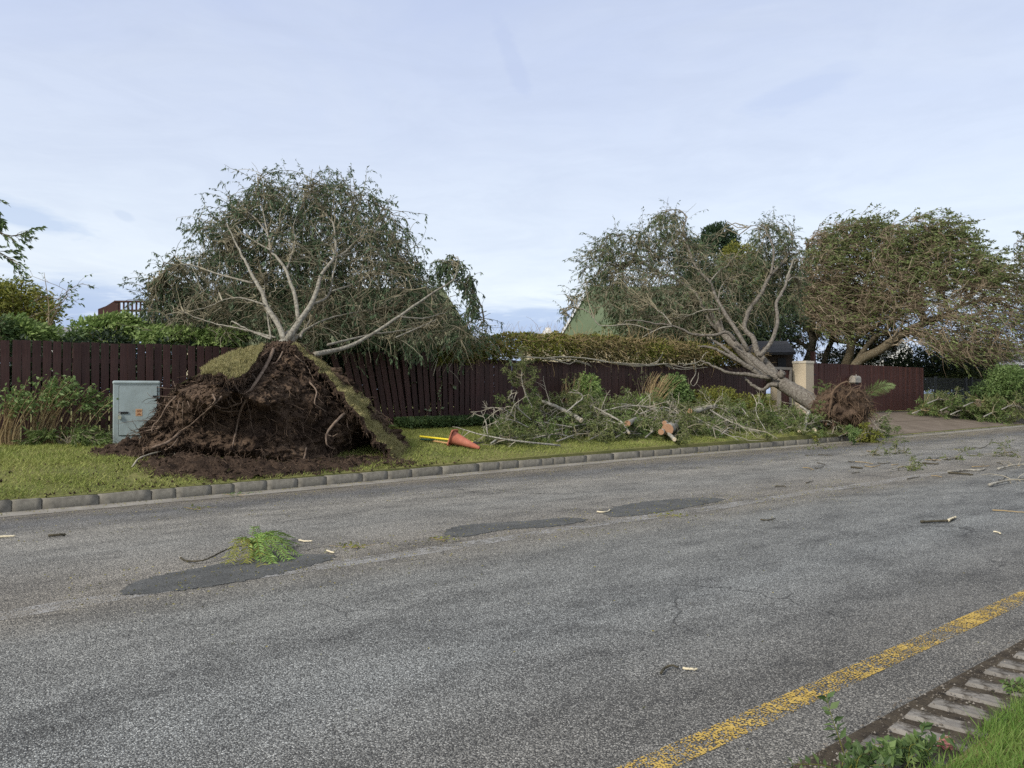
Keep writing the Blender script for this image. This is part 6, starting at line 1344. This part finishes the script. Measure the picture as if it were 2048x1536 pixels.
cut_branch('log', 'pale sawn log on top of the left half of the brush pile', [pt(1163, 841, 14.5), pt(1138, 826, 14.9), pt(1110, 813, 15.3), pt(1085, 802, 15.6)], .062, .035, 654, nb=5, cut=m_cut_pale, cat_='log')
cut_branch('bare_branch', 'looping bare branch arching above the left of the brush pile', [pt(1132, 825, 14.7), pt(1150, 809, 14.7), pt(1164, 798, 14.7), pt(1163, 788, 14.7), pt(1146, 780, 14.8)], .022, .008, 655, nb=5, bl=(.15, .35))
cut_branch('bare_branch', 'long pale forked branch lying across the pile middle', [pt(1258, 866, 14.0), pt(1244, 846, 14.4), pt(1226, 834, 14.7), pt(1200, 820, 15.1), pt(1181, 811, 15.4)], .032, .014, 656, nb=6, cut=m_cut_pale)
cut_branch('bare_branch', 'second prong of the forked pale branch in the pile middle', [pt(1250, 850, 14.35), pt(1232, 846, 14.5), pt(1206, 838, 14.8)], .026, .014, 657, nb=3)
cut_branch('bare_branch', 'long thin pale branch crossing the top of the pile to the right', [pt(1345, 833, 14.8), pt(1325, 825, 15.0), pt(1290, 814, 15.2), pt(1240, 808, 15.4), pt(1200, 810, 15.6)], .028, .008, 658, nb=8, bl=(.3, .8))
cut_branch('log', 'short grey log with a pale sawn end in the pile middle', [pt(1255, 847, 14.2), pt(1268, 841, 14.9), pt(1280, 836, 15.6)], .078, .070, 659, nb=0, cut=m_cut, cat_='log')
cut_branch('log', 'thickest log with a round orange sawn end at the pile front', [pt(1335, 859, 13.9), pt(1348, 851, 14.6), pt(1368, 844, 15.4)], .150, .13, 660, nb=0, cut=m_cut, cat_='log')
cut_branch('log', 'small log with orange sawn end touching the thickest log on its left', [pt(1322, 864, 13.85), pt(1334, 858, 14.6), pt(1345, 852, 15.3)], .075, .07, 661, nb=0, cut=m_cut, cat_='log')
cut_branch('log', 'small log end resting on top of the thickest log', [pt(1329, 846, 14.1), pt(1340, 842, 14.8), pt(1352, 838, 15.4)], .062, .055, 662, nb=0, cut=m_cut, cat_='log')
cut_branch('log', 'dark lichened short limb jutting to the lawn below the thickest log', [pt(1349, 879, 13.5), pt(1340, 870, 13.8), pt(1326, 860, 14.2)], .050, .040, 663, nb=0, cut=m_cut_pale, cat_='log')
cut_branch('log', 'thick grey gnarled limb with orange sawn end high on the right half', [pt(1380, 823, 14.9), pt(1396, 821, 14.9), pt(1415, 815, 14.9), pt(1432, 812, 15.1)], .085, .05, 664, nb=5, bl=(.4, .9), cut=m_cut, cat_='log')
cut_branch('bare_branch', 'long pale branch spraying down to the right of the pile front', [pt(1386, 832, 14.7), pt(1410, 846, 14.2), pt(1440, 862, 13.8), pt(1478, 880, 13.3)], .026, .008, 665, nb=9, bl=(.4, 1.0))
cut_branch('bare_branch', 'second pale branch spraying right above the light log', [pt(1420, 820, 14.8), pt(1450, 838, 14.4), pt(1480, 852, 14.0), pt(1520, 866, 13.6)], .028, .008, 666, nb=9, bl=(.4, 1.0))
cut_branch('bare_branch', 'crooked thin bare branch standing over the right half of the pile', [pt(1532, 862, 14.0), pt(1516, 834, 14.3), pt(1512, 815, 14.4), pt(1520, 800, 14.4)], .016, .006, 667, nb=6, bl=(.2, .5))
cut_branch('log', 'light sawn log at the kerb with its orange end facing right', [pt(1553, 877, 12.95), pt(1535, 871, 13.05), pt(1515, 865, 13.2), pt(1494, 857, 13.5)], .080, .060, 668, nb=4, bl=(.2, .4), cut=m_cut, cat_='log')
cut_branch('log', 'pale limb with a torn orange end across the foot of the root ball', [pt(1660, 841, 12.95), pt(1640, 841, 13.0), pt(1622, 827, 13.3), pt(1600, 812, 13.6)], .060, .04, 669, nb=3, cut=m_cut, cat_='log')
cut_branch('log', 'upright grey limb propped at the kerb before the root ball', [pt(1605, 872, 12.7), pt(1611, 848, 12.8), pt(1617, 822, 13.0)], .055, .045, 670, nb=3, bl=(.2, .5), cat_='log')
cut_branch('log', 'round sawn log end just right of the upright limb', [pt(1628, 861, 12.75), pt(1636, 855, 13.4), pt(1644, 850, 14.0)], .075, .07, 671, nb=0, cut=m_cut_pale, cat_='log')
cut_branch('log', 'chunky sawn log end at the base of the upright limb', [pt(1601, 864, 12.75), pt(1606, 858, 13.3), pt(1612, 852, 14.0)], .085, .08, 672, nb=0, cut=m_cut_pale, cat_='log')
cut_branch('bare_branch', 'pale forked branch in front of the root ball', [pt(1652, 848, 12.8), pt(1675, 852, 12.75), pt(1704, 857, 12.75), pt(1735, 862, 12.7)], .034, .010, 673, nb=5, bl=(.3, .8), cut=m_cut)
cut_branch('bare_branch', 'tall forked pale twig standing up before the root ball', [pt(1698, 852, 12.75), pt(1700, 825, 12.8), pt(1706, 805, 12.9), pt(1702, 785, 12.9)], .022, .007, 674, nb=6, bl=(.2, .6), droop=0)
cut_branch('bare_branch', 'arched pale branch curving to the driveway right of the root ball', [pt(1695, 838, 12.9), pt(1730, 835, 12.8), pt(1748, 846, 12.7), pt(1762, 866, 12.6)], .018, .006, 675, nb=8, bl=(.2, .6))
LOGF = 0.0
rg = np.random.default_rng(606)
for i in range(18):
    px = 1000 + 560 * rg.random(); py = 812 + 66 * rg.random(); p = pt(px, py, 13.5 + .5 * rg.random()); zg = float(zter(p @ D, p @ N)); p[2] = max(p[2], zg + .1); L_ = .45 + .5 * rg.random(); dd = nrm(D * rg.choice([-1, 1]) + N * rg.normal() * .5) * L_
    a_ = p - dd; e_ = p + dd; a_[2] = max(zter(a_ @ D, a_ @ N) + .03, p[2] - .25 * rg.random()); e_[2] = max(zter(e_ @ D, e_ @ N) + .03, p[2] + rg.normal() * .18)
    cut_branch('bare_branch', 'thin bare pale branch tangled in the front of the brush pile', [a_, p + UP * .06, e_], .014 + .008 * rg.random(), .005, 6060 + i, nb=9, bl=(.2, .6), group='thin bare branches tangled in the brush pile', r_b=.010)
for i, (px, py, lb) in enumerate([(1530, 889, 'yellow green leafy sprig on the gutter left of the upright limb'), (1612, 886, 'yellow green leafy sprig on the gutter under the upright limb'), (1690, 874, 'bright leafy sprig at the kerb below the forked pale branch'), (1735, 870, 'small yellowing sprig at the kerb end by the driveway'), (1718, 884, 'flat yellow leaf sprig on the road off the driveway corner'), (1572, 880, 'green leafy tip draped over the kerb beside the light log')]):
    p = onG(px, py, .02) if py > 876 else onL(px, py); cut_branch('leaf_sprig', lb, [p - D * .35 + UP * .03, p + UP * .08, p + D * .4 + UP * .02], .008, .003, 680 + i, nb=10, bl=(.1, .35), leaf=7, L=.09, lm=m_leaf_yellow if i in (0, 1, 3, 4) else m_leaf_fresh, floor=False, wr=.35, droop=.05, cat_='sprig')
# foliage slumped round the root ball
for i, (px, py, t_, lb, lm_) in enumerate([(1640, 800, 13.3, 'feathery green branch leaning on the left of the root ball', m_needle_green), (1715, 820, 13.2, 'brown feathery branch slumped over the right of the root ball', m_leaf_creeper), (1590, 830, 13.6, 'dark green branch under the leaning trunk', m_needle), (1670, 862, 12.7, 'grey green branch sprawled at the kerb before the root ball', m_needle)]):
    p = pt(px, py, t_); cut_branch('leafy_branch', lb, [p - D * .6 - UP * .25, p, p + D * .5 + UP * (.25 if i == 0 else -.2)], .018, .006, 690 + i, nb=14, bl=(.2, .6), leaf=9, L=.08, lm=lm_, wr=.2)
# piles across the driveway
for i, (px, py, lb, lm_) in enumerate([(1850, 826, 'long green leafy branch at the driveway edge, left end of the far pile', m_needle_green), (1925, 828, 'dark green leafy branch lying before the palisade gate', m_needle_green), (1990, 832, 'green feathery branch spread along the road side at far right', m_needle_green), (1880, 806, 'brownish leafy branch against the end of the driveway fence', m_leaf_olive), (1950, 812, 'olive leafy branch heaped below the slim gate post', m_needle), (2025, 818, 'leafy branch at the right edge below the pale bush', m_needle), (1905, 820, 'low leafy branch in the middle of the far pile', m_needle_green)]):
    p = W(px, py, 1.0); d_ = ray(px, py); y_ = (float(0.42) - CAMZ) / d_[2]; p = CAM + d_ * min(y_, 36.0); p[2] = max(p[2], .35)
    cut_branch('leafy_branch', lb, [p - D * 1.3, p + UP * .18, p + D * 1.4], .03, .010, 700 + i, nb=18, bl=(.3, .85), leaf=9, L=.14, lm=lm_, floor=True, wr=.22, r_b=.02, tw=m_twig_tan if i in (0, 4) else m_twig)
st_ = cut_branch('log', 'short sawn stump end with a pale top in the far pile', [W(1958, 812, 34), W(1956, 800, 34)], .10, .10, 720, nb=0, cut=m_cut_pale, both=True, mat=m_bark_brown, cat_='log')

# ------------------------------------------------------------------ cone and garden tools on the lawn
g0 = onL(918, 897); cps, cpt = float(toS(g0)), float(toT(g0)); cz0 = float(zter(cps, cpt))
ax = nrm(np.array([.93, -.30, 0])); ax = nrm(ax + UP * -.02)            # cone points to the right, a little towards us
bc = onL(906, 893); bc = np.array([bc[0], bc[1], float(zter(bc @ D, bc @ N))])
co = thing('traffic_cone', bc, 'faded orange traffic cone lying on its side on the lawn', 'cone')
H = .64; bw = .34; rb, rt_ = .135, .035
tip_ = bc + nrm(np.array([ax[0], ax[1], 0])) * H; dz = float(zter(tip_ @ D, tip_ @ N)) - bc[2]
bx = bc + UP * (rb + .045); ax = nrm(np.array([ax[0], ax[1], 0]) * H + UP * (dz + rt_ - (rb + .045)))
cu = nrm(np.cross(ax, UP)); cv = np.cross(cu, ax)
prof = [(0, rb + .012), (.012, rb + .012), (.03, rb), (.2, rb - (rb - rt_) * .3), (.45, rb - (rb - rt_) * .72), (H - .01, rt_), (H, rt_ - .006), (H - .02, rt_ - .012), (0, rb - .02)]
n = 28; a = np.arange(n) * 2 * math.pi / n; V = np.concatenate([bx + ax * x + r * (np.cos(a)[:, None] * cu + np.sin(a)[:, None] * cv) for x, r in prof])
F = np.concatenate([np.stack([k * n + np.arange(n), k * n + (np.arange(n) + 1) % n, (k + 1) * n + (np.arange(n) + 1) % n, (k + 1) * n + np.arange(n)], 1) for k in range(len(prof) - 1)])
obj('cone_body', V, F, m_cone, co, smooth=True)
rot = .35; bu = cu * math.cos(rot) + cv * math.sin(rot); bv = -cu * math.sin(rot) + cv * math.cos(rot); bu, bv = cu, cv
def rrect(w_, r_, k=6):
    o = []
    for cx, cy, a0 in ((w_ - r_, w_ - r_, 0), (-w_ + r_, w_ - r_, math.pi / 2), (-w_ + r_, -w_ + r_, math.pi), (w_ - r_, -w_ + r_, 1.5 * math.pi)):
        for j in range(k): an = a0 + j / (k - 1) * math.pi / 2; o.append((cx + r_ * math.cos(an), cy + r_ * math.sin(an)))
    return np.array(o)
o_ = rrect(bw / 2 + .01, .05); V = np.concatenate([bx + ax * x + sc * (o_[:, :1] * bu + o_[:, 1:] * bv) for x, sc in ((-.022, .97), (-.018, 1.0), (.0, 1.0), (.006, .97), (.006, .80))]); n = len(o_)
F = [[k * n + i, k * n + (i + 1) % n, (k + 1) * n + (i + 1) % n, (k + 1) * n + i] for k in range(4) for i in range(n)] + [list(range(n))[::-1]]
obj('base_plate', V, F, m_cone, co)
# garden fork with a yellow shaft, behind the cone
fk = thing('garden_fork', onL(892, 883), 'garden fork with a bright yellow shaft lying behind the cone', 'garden tool')
fa, fb = onL(840, 877) + UP * .05, onL(946, 894) + UP * .10
MB().tube(np.stack([fa, fb]), .021, 8).obj('shaft', m_yellow, fk, smooth=True)
fd = nrm(fb - fa); fs = nrm(np.cross(fd, UP)); MB().tube(np.stack([fb, fb + fd * .10]), .017, 8).obj('socket', m_black, fk)
MB().tube(np.stack([fb + fd * .10 - fs * .09, fb + fd * .10 + fs * .09]), .010, 6).obj('crossbar', m_black, fk)
for i in range(4):
    s0_ = fb + fd * .10 + fs * (-.09 + .06 * i); MB().tube(spline([s0_, s0_ + fd * .10 + UP * .0, s0_ + fd * .20 + UP * .06, s0_ + fd * .28 + UP * .14], 8), np.linspace(.008, .003, 8), 5).obj('tine', m_black, fk)
# spade with green blade
sd_ = thing('spade', onL(870, 886), 'spade with a dark green blade and wooden shaft beside the fork', 'garden tool')
sa_, sb_ = onL(864, 885) + UP * .04, onL(930, 896) + UP * .04; MB().tube(np.stack([sa_, sb_]), .019, 8).obj('shaft', m_handle, sd_, smooth=True)
bd_ = nrm(sa_ - sb_); bs_ = nrm(np.cross(bd_, UP)); V = []
for u, w_, z in ((-.06, .02, .02), (.0, .07, .01), (.06, .095, 0), (.2, .095, -.01), (.27, .06, -.012), (.30, .02, -.01)):
    p = sa_ + bd_ * u; V += [p - bs_ * w_ + UP * (z + .015), p + UP * (z - .008), p + bs_ * w_ + UP * (z + .015)]
V = np.array(V); V = np.concatenate([V, V - UP * .006]); F = [[k * 3 + j, k * 3 + j + 1, k * 3 + j + 4, k * 3 + j + 3] for k in range(5) for j in range(2)]; F += [[i + 18 for i in f[::-1]] for f in F] + [[0, 18, 19, 1], [1, 19, 20, 2], [15, 16, 34, 33], [16, 17, 35, 34]] + [[k * 3, (k + 1) * 3, (k + 1) * 3 + 18, k * 3 + 18] for k in range(5)] + [[k * 3 + 2, k * 3 + 20, (k + 1) * 3 + 20, (k + 1) * 3 + 2] for k in range(5)]
obj('blade', V, F, m_green_tool, sd_)

# ------------------------------------------------------------------ debris on the road
lt = thing('leafy_twig', onG(520, 1105), 'fresh leafy twig with a dark curved stem lying in the road', 'twig')
def zD(p): return (340 + p[0] / 6.024, 1040 + p[1] / 6.024)
rg = np.random.default_rng(800)
_, q, _ = rough_tube('stem', [onG(*zD(p), .012 + z) for p, z in (((130, 455), 0), ((190, 488), 0), ((300, 496), 0.01), ((420, 480), .02), ((540, 425), .04), ((650, 370), .05), ((780, 320), .06), ((900, 310), .07), ((960, 300), .08))], .0085, .006, m_stick_dark, lt, n=30, sides=7, seed=5)
cut_face('cut_face', q[0], q[0] - q[1], .011, m_stick_pale, lt)
c = onG(*zD((1130, 390)), .07); heads = []
for i in range(30):
    a = rg.random(); st0 = q[-1] * (1 - a * .35) + onG(*zD((1050, 330)), .08) * a * .35
    tx, ty = [(760, 490), (880, 500), (1000, 510), (1100, 520), (1200, 520), (1320, 490), (1420, 440), (1540, 420), (1500, 340), (1450, 290), (1350, 250), (1250, 210), (1150, 240), (1500, 215), (1000, 440)][i % 15]
    e = onG(*zD((tx + rg.normal() * 50, ty + rg.normal() * 22)), .01 + .03 * rg.random()); heads.append(spline([st0, (st0 + e) / 2 + UP * (.06 + .09 * rg.random()), e], 12))
Hd = np.stack(heads); V, F = tubes(Hd, taper(30, 12, .0035, .0015), 4); obj('leaf_stalks', V, F, m_leaf_yellow, lt, kind='stuff')
u = np.linspace(.22, .99, 17) * 10.9; i_ = u.astype(int); f_ = (u - i_)[None, :, None]; Q = Hd[:, i_] * (1 - f_) + Hd[:, i_ + 1] * f_; T = nrm(Hd[:, i_ + 1] - Hd[:, i_]); sdv = nrm(np.cross(T, UP)); out = []
for sg in (-1, 1):
    dr = nrm(sdv * sg + T * .7 + UP * .15 + rg.normal(size=T.shape) * .18); LL = .058 * (.75 + .5 * rg.random(T.shape[:2] + (1,))); wv = nrm(np.cross(np.cross(dr, T), dr)) * .0075
    tipz = Q + dr * LL - UP * .01; out.append(np.stack([Q, Q + dr * LL * .45 + wv, tipz, Q + dr * LL * .45 - wv], 2).reshape(-1, 4, 3))
V = np.concatenate(out); V[..., 2] = np.maximum(V[..., 2], .011); ysel = (V[:, 0] @ D) < (c @ D) - .10 + rg.normal(size=len(V)) * .05
for msk, mm_ in ((~ysel, m_leaf_bright), (ysel & (rg.random(len(V)) < .75), m_leaf_yellow)):
    vv = V[msk].reshape(-1, 3); obj('leaflets', vv, np.arange(len(vv)).reshape(-1, 4), mm_, lt, kind='stuff')
# small sticks, each its own thing
def stick(label, pts, r0, r1, mat, seed, group=None, z=.012): 
    return rough_tube('stick', [onG(x, y, z + r0 * .6) for x, y in pts], r0, r1, mat, None, n=12, sides=6, seed=seed, wig=.003, label=label, cat='stick', group=group)[0]
stick('pale split stick at the left edge of the road', [(-14, 1074), (10, 1073), (30, 1072)], .012, .010, m_stick_pale, 1)
stick('short black stick on the road left of the leafy twig', [(97, 1071), (115, 1070), (131, 1068)], .016, .013, m_stick_dark, 2)
stick('pale peeled stick lying just right of the leafy twig', [(598, 1080), (610, 1082), (625, 1082)], .010, .008, m_stick_pale, 3)
stick('tiny pale stick between the leafy twig and the middle patch', [(654, 1101), (660, 1103), (668, 1105)], .010, .008, m_stick_pale, 4)
stick('bent stick with a white broken end in the right lane', [(1841, 1043), (1850, 1043), (1895, 1041), (1911, 1034)], .017, .012, m_stick_dark, 5)
stick('white peeled end of the bent stick in the right lane', [(1896, 1041), (1904, 1037), (1912, 1034)], .018, .012, m_stick_pale, 6)
stick('dark curled twig lying near the yellow line', [(1322, 1346), (1330, 1336), (1345, 1331), (1356, 1334)], .008, .005, m_stick_dark, 7)
stick('pale yellow stick beside the dark curled twig', [(1366, 1336), (1378, 1338), (1394, 1337)], .008, .006, m_stick_pale, 8)
stick('thin dark stick right of the farthest tar patch', [(1521, 1039), (1535, 1040), (1549, 1037)], .010, .007, m_stick_dark, 9)
stick('pale twig at the left tip of the farthest tar patch', [(1194, 1023), (1208, 1024), (1222, 1019)], .012, .008, m_stick_pale, 10)
stick('small white stick at the right edge below the bent stick', [(1987, 1063), (1994, 1064), (2001, 1067)], .010, .008, m_stick_pale, 11)
stick('dark stick on the road below the wet driveway gutter', [(1702, 934), (1715, 935), (1725, 936)], .022, .015, m_stick_dark, 12)
stick('forked grey stick at far right of the road', [(1896, 944), (1930, 940), (1960, 940), (1972, 936)], .024, .014, m_log, 13)
stick('brown stick just below the forked grey stick', [(1897, 945), (1920, 947), (1946, 949)], .022, .016, m_stick_dark, 14)
stick('pair stick across the road near the litter band', [(1845, 926), (1860, 927), (1876, 928)], .020, .014, m_stick_dark, 15)
stick('thin twig above the right tip of the farthest patch', [(1550, 972), (1562, 972), (1572, 973)], .012, .008, m_stick_dark, 16)
stick('long thin twig at the right edge of the road', [(1985, 1020), (2015, 1022), (2050, 1025)], .010, .006, m_twig_tan, 17)
stick('thin pale stick poking from the kerb gutter before the pile', [(1055, 925), (1060, 928), (1080, 920)], .008, .004, m_twig_pale, 18)
rg = np.random.default_rng(820)
for i in range(26):
    px = 1580 + 450 * rg.random(); py = np.interp(px, [1580, 2048], [905, 890]) + 70 * rg.random() ** 1.3; L = 12 + 26 * rg.random()
    stick('small dark twig among the leaf litter on the far right of the road', [(px, py), (px + L * .5, py + rg.normal() * 1.5), (px + L, py + rg.normal() * 3)], .010, .006, m_stick_dark if i % 3 else m_twig_tan, 830 + i, 'small twigs in the litter on the far right of the road')
for i, (px, py, lb) in enumerate([(1740, 912, 'flat leafy sprig on the road in front of the driveway corner'), (1640, 897, 'thin flattened sprig on the road below the kerb sprigs'), (1795, 908, 'brown flattened sprig right of the leafy one on the road'), (1800, 940, 'straggly sprig with pale bits in the middle of the road'), (1990, 914, 'wide flat olive branch lying on the road at far right'), (1898, 920, 'small brown sprig left of the wide flat branch'), (2030, 935, 'grey broken branch with orange bark at the right edge'), (2020, 965, 'pale lichened branch at the right edge of the road')]):
    p = onG(px, py, .01); k = 1.0 if i in (4, 6, 7) else .5
    cut_branch('flat_sprig', lb, [p - D * k * .9 + UP * .03, p + UP * .05, p + D * k * 1.0 + UP * .02], .016 * (1.6 if i >= 6 else .7), .005, 860 + i, nb=10, bl=(.15 * k + .1, .6 * k + .1), leaf=3 if i < 6 else 0, L=.08, lm=m_leaf_olive, floor=False, wr=.3, droop=.12, r_b=.008, cat_='branch')
for i, (px, py, lb, lm_) in enumerate([(1335, 1032, 'small yellow green sprig under the farthest tar patch', m_leaf_yellow), (892, 1080, 'yellow leaf cluster at the left tip of the middle tar patch', m_leaf_yellow), (700, 1094, 'yellow leaf crumbs right of the leafy twig', m_leaf_yellow), (390, 1018, 'yellow leaf cluster on the road below the loose soil', m_leaf_yellow), (473, 990, 'small weed growing at the foot of the kerb', m_leaf_fresh), (1917, 900, 'yellow green sprig on the road before the far pile', m_leaf_yellow), (1390, 905, 'small weed in the kerb gutter before the pile', m_leaf_yellow)]):
    rgx = np.random.default_rng(880 + i); p = onG(px, py, .012); t = thing('leaf_cluster', p, lb, 'leaves'); m = 34; sc = .11 if py > 1000 else .14
    Pp = p + rgx.normal(size=(m, 3)) * np.array([sc, sc * .7, .008]); Pp[:, 2] = .014 + .03 * rgx.random(m); st1 = np.stack([np.repeat(p[None], 8, 0), p + rgx.normal(size=(8, 3)) * np.array([sc, sc * .7, 0]) + UP * .01], 1); V, F = tubes(st1, np.full((8, 2), .002), 3); obj('stalks', V, F, m_twig_tan, t, kind='stuff')
    V, F = leaves(Pp, rdir(rgx, m) * np.array([1, 1, .25]), .045, .016, rgx); V[:, 2] = np.maximum(V[:, 2], .011); obj('leaflets', V, F, lm_, t, kind='stuff')
# leaf litter
m = 5200; s = -2 + 34 * rg.random(m); t_ = tk(s) - .1 - 2.6 * rg.random(m) ** 2.4
k2 = 1600; s = np.append(s, 1 + 12 * rg.random(k2)); t_ = np.append(t_, 6.6 + rg.normal(size=k2) * .5); k3 = 2200; s = np.append(s, 14 + 20 * rg.random(k3)); t_ = np.append(t_, 12.3 - 7 * rg.random(k3) ** 1.5); k4 = 90; s = np.append(s, 1.5 + 7 * rg.random(k4)); t_ = np.append(t_, 1.6 + 5 * rg.random(k4))
P = ST(s, t_, .013 + .004 * rg.random(len(s))); d = rdir(rg, len(s)) * np.array([1, 1, .12]); V, F = leaves(P, d, .021, .010, rg); V[:, 2] = np.clip(V[:, 2], .010, .022)
obj('leaf_litter', V, F, m_leaf_fallen, origin=(0, 0, 0), kind='stuff', label='tiny yellow leaves scattered over the road and gutter')

# ------------------------------------------------------------------ weeds and litter at the near edge
def weed(name, label, base, stems, lm, seed, L=.05, W_=.026, cat_='weed', nlf=9, stem=m_leaf_yellow, sr=.0022):
    rgx = np.random.default_rng(seed); t = thing(name, base, label, cat_); A = np.stack([spline(np.array(p), 14) for p in stems]); V, F = tubes(A, taper(len(A), 14, sr, sr * .5), 5); obj('stems', V, F, stem, t, kind='stuff')
    u = np.linspace(.25, .98, nlf) * 12.99; i = u.astype(int); f = (u - i)[None, :, None]; Q = A[:, i] * (1 - f) + A[:, i + 1] * f; T = nrm(A[:, i + 1] - A[:, i]); sd = nrm(np.cross(T, np.array([.2, -1, .4]))); vf = []
    for sg in (-1, 1): vf.append(leaves(Q.reshape(-1, 3), (sd * sg + T * .6 + rgx.normal(size=T.shape) * .3).reshape(-1, 3), L, W_, rgx))
    V, F = cat(*vf); obj('leaflets', V, F, lm, t, kind='stuff'); return t
b0 = onG(1695, 1520, .02)
def wp(px, py, y): return W(px, py, y)
weed('seedling', 'tall thin ash like seedling at the near road edge', b0, [[wp(1688, 1508, 3.12), wp(1676, 1470, 3.12), wp(1664, 1435, 3.13), wp(1652, 1393, 3.14)]], m_leaf_mid, 900, .050, .024, nlf=9)
for i, (lb, cx, n_, s0) in enumerate([('low leafy weed clump left of the slabs at the picture bottom', 1705, 9, 910), ('low leafy weed clump at the bottom between slabs and grass', 1775, 10, 920), ('leafy weed clump beside the pinkish litter', 1835, 9, 930)]):
    rgx = np.random.default_rng(s0); y_ = 3.02 + .08 * i; st = []
    for j in range(n_):
        a = wp(cx + rgx.normal() * 16, 1560 - 18 * i, y_ + .05 * rgx.normal()); e = wp(cx + rgx.normal() * 42, 1512 - 16 * i + rgx.normal() * 14, y_ + .10 * rgx.normal()); a[2] = max(.0, a[2]); st.append([a, (a * .6 + e * .4) + UP * .03, e])
    weed('weed_clump', lb, st[0][0], st, m_leaf_mid if i != 1 else m_leaf_fresh, s0 + 1, .042, .022, nlf=7)
weed('weed_clump', 'small weed clump at the grass tip beside the far slabs', wp(2030, 1390, 3.95), [[wp(2028 + 9 * j, 1398, 3.95), wp(2020 + 9 * j, 1380, 3.95), wp(2010 + 11 * j, 1364 + 4 * (j % 2), 3.95)] for j in range(5)], m_leaf_fresh, 941, .04, .02, nlf=6)
# crumpled pinkish litter
rgx = np.random.default_rng(950); c = onG(1893, 1487, .03); bmv = bmesh.new(); bmesh.ops.create_icosphere(bmv, subdivisions=3, radius=1.0)
V = np.array([v.co[:] for v in bmv.verts]); F = [[v.index for v in f.verts] for f in bmv.faces]; bmv.free(); nn_ = fbm(V, 1.8, 4, 2.0); V = c + V * np.array([.035, .025, .026]) * (1 + .55 * nn_)[:, None]
obj('litter', V, F, m_pink, None, label='small crumpled pinkish litter at the grass edge by the slabs', cat='litter')
for i, (px, py) in enumerate([(1690, 1455), (1945, 1455), (1930, 1482), (1850, 1440)]): pass
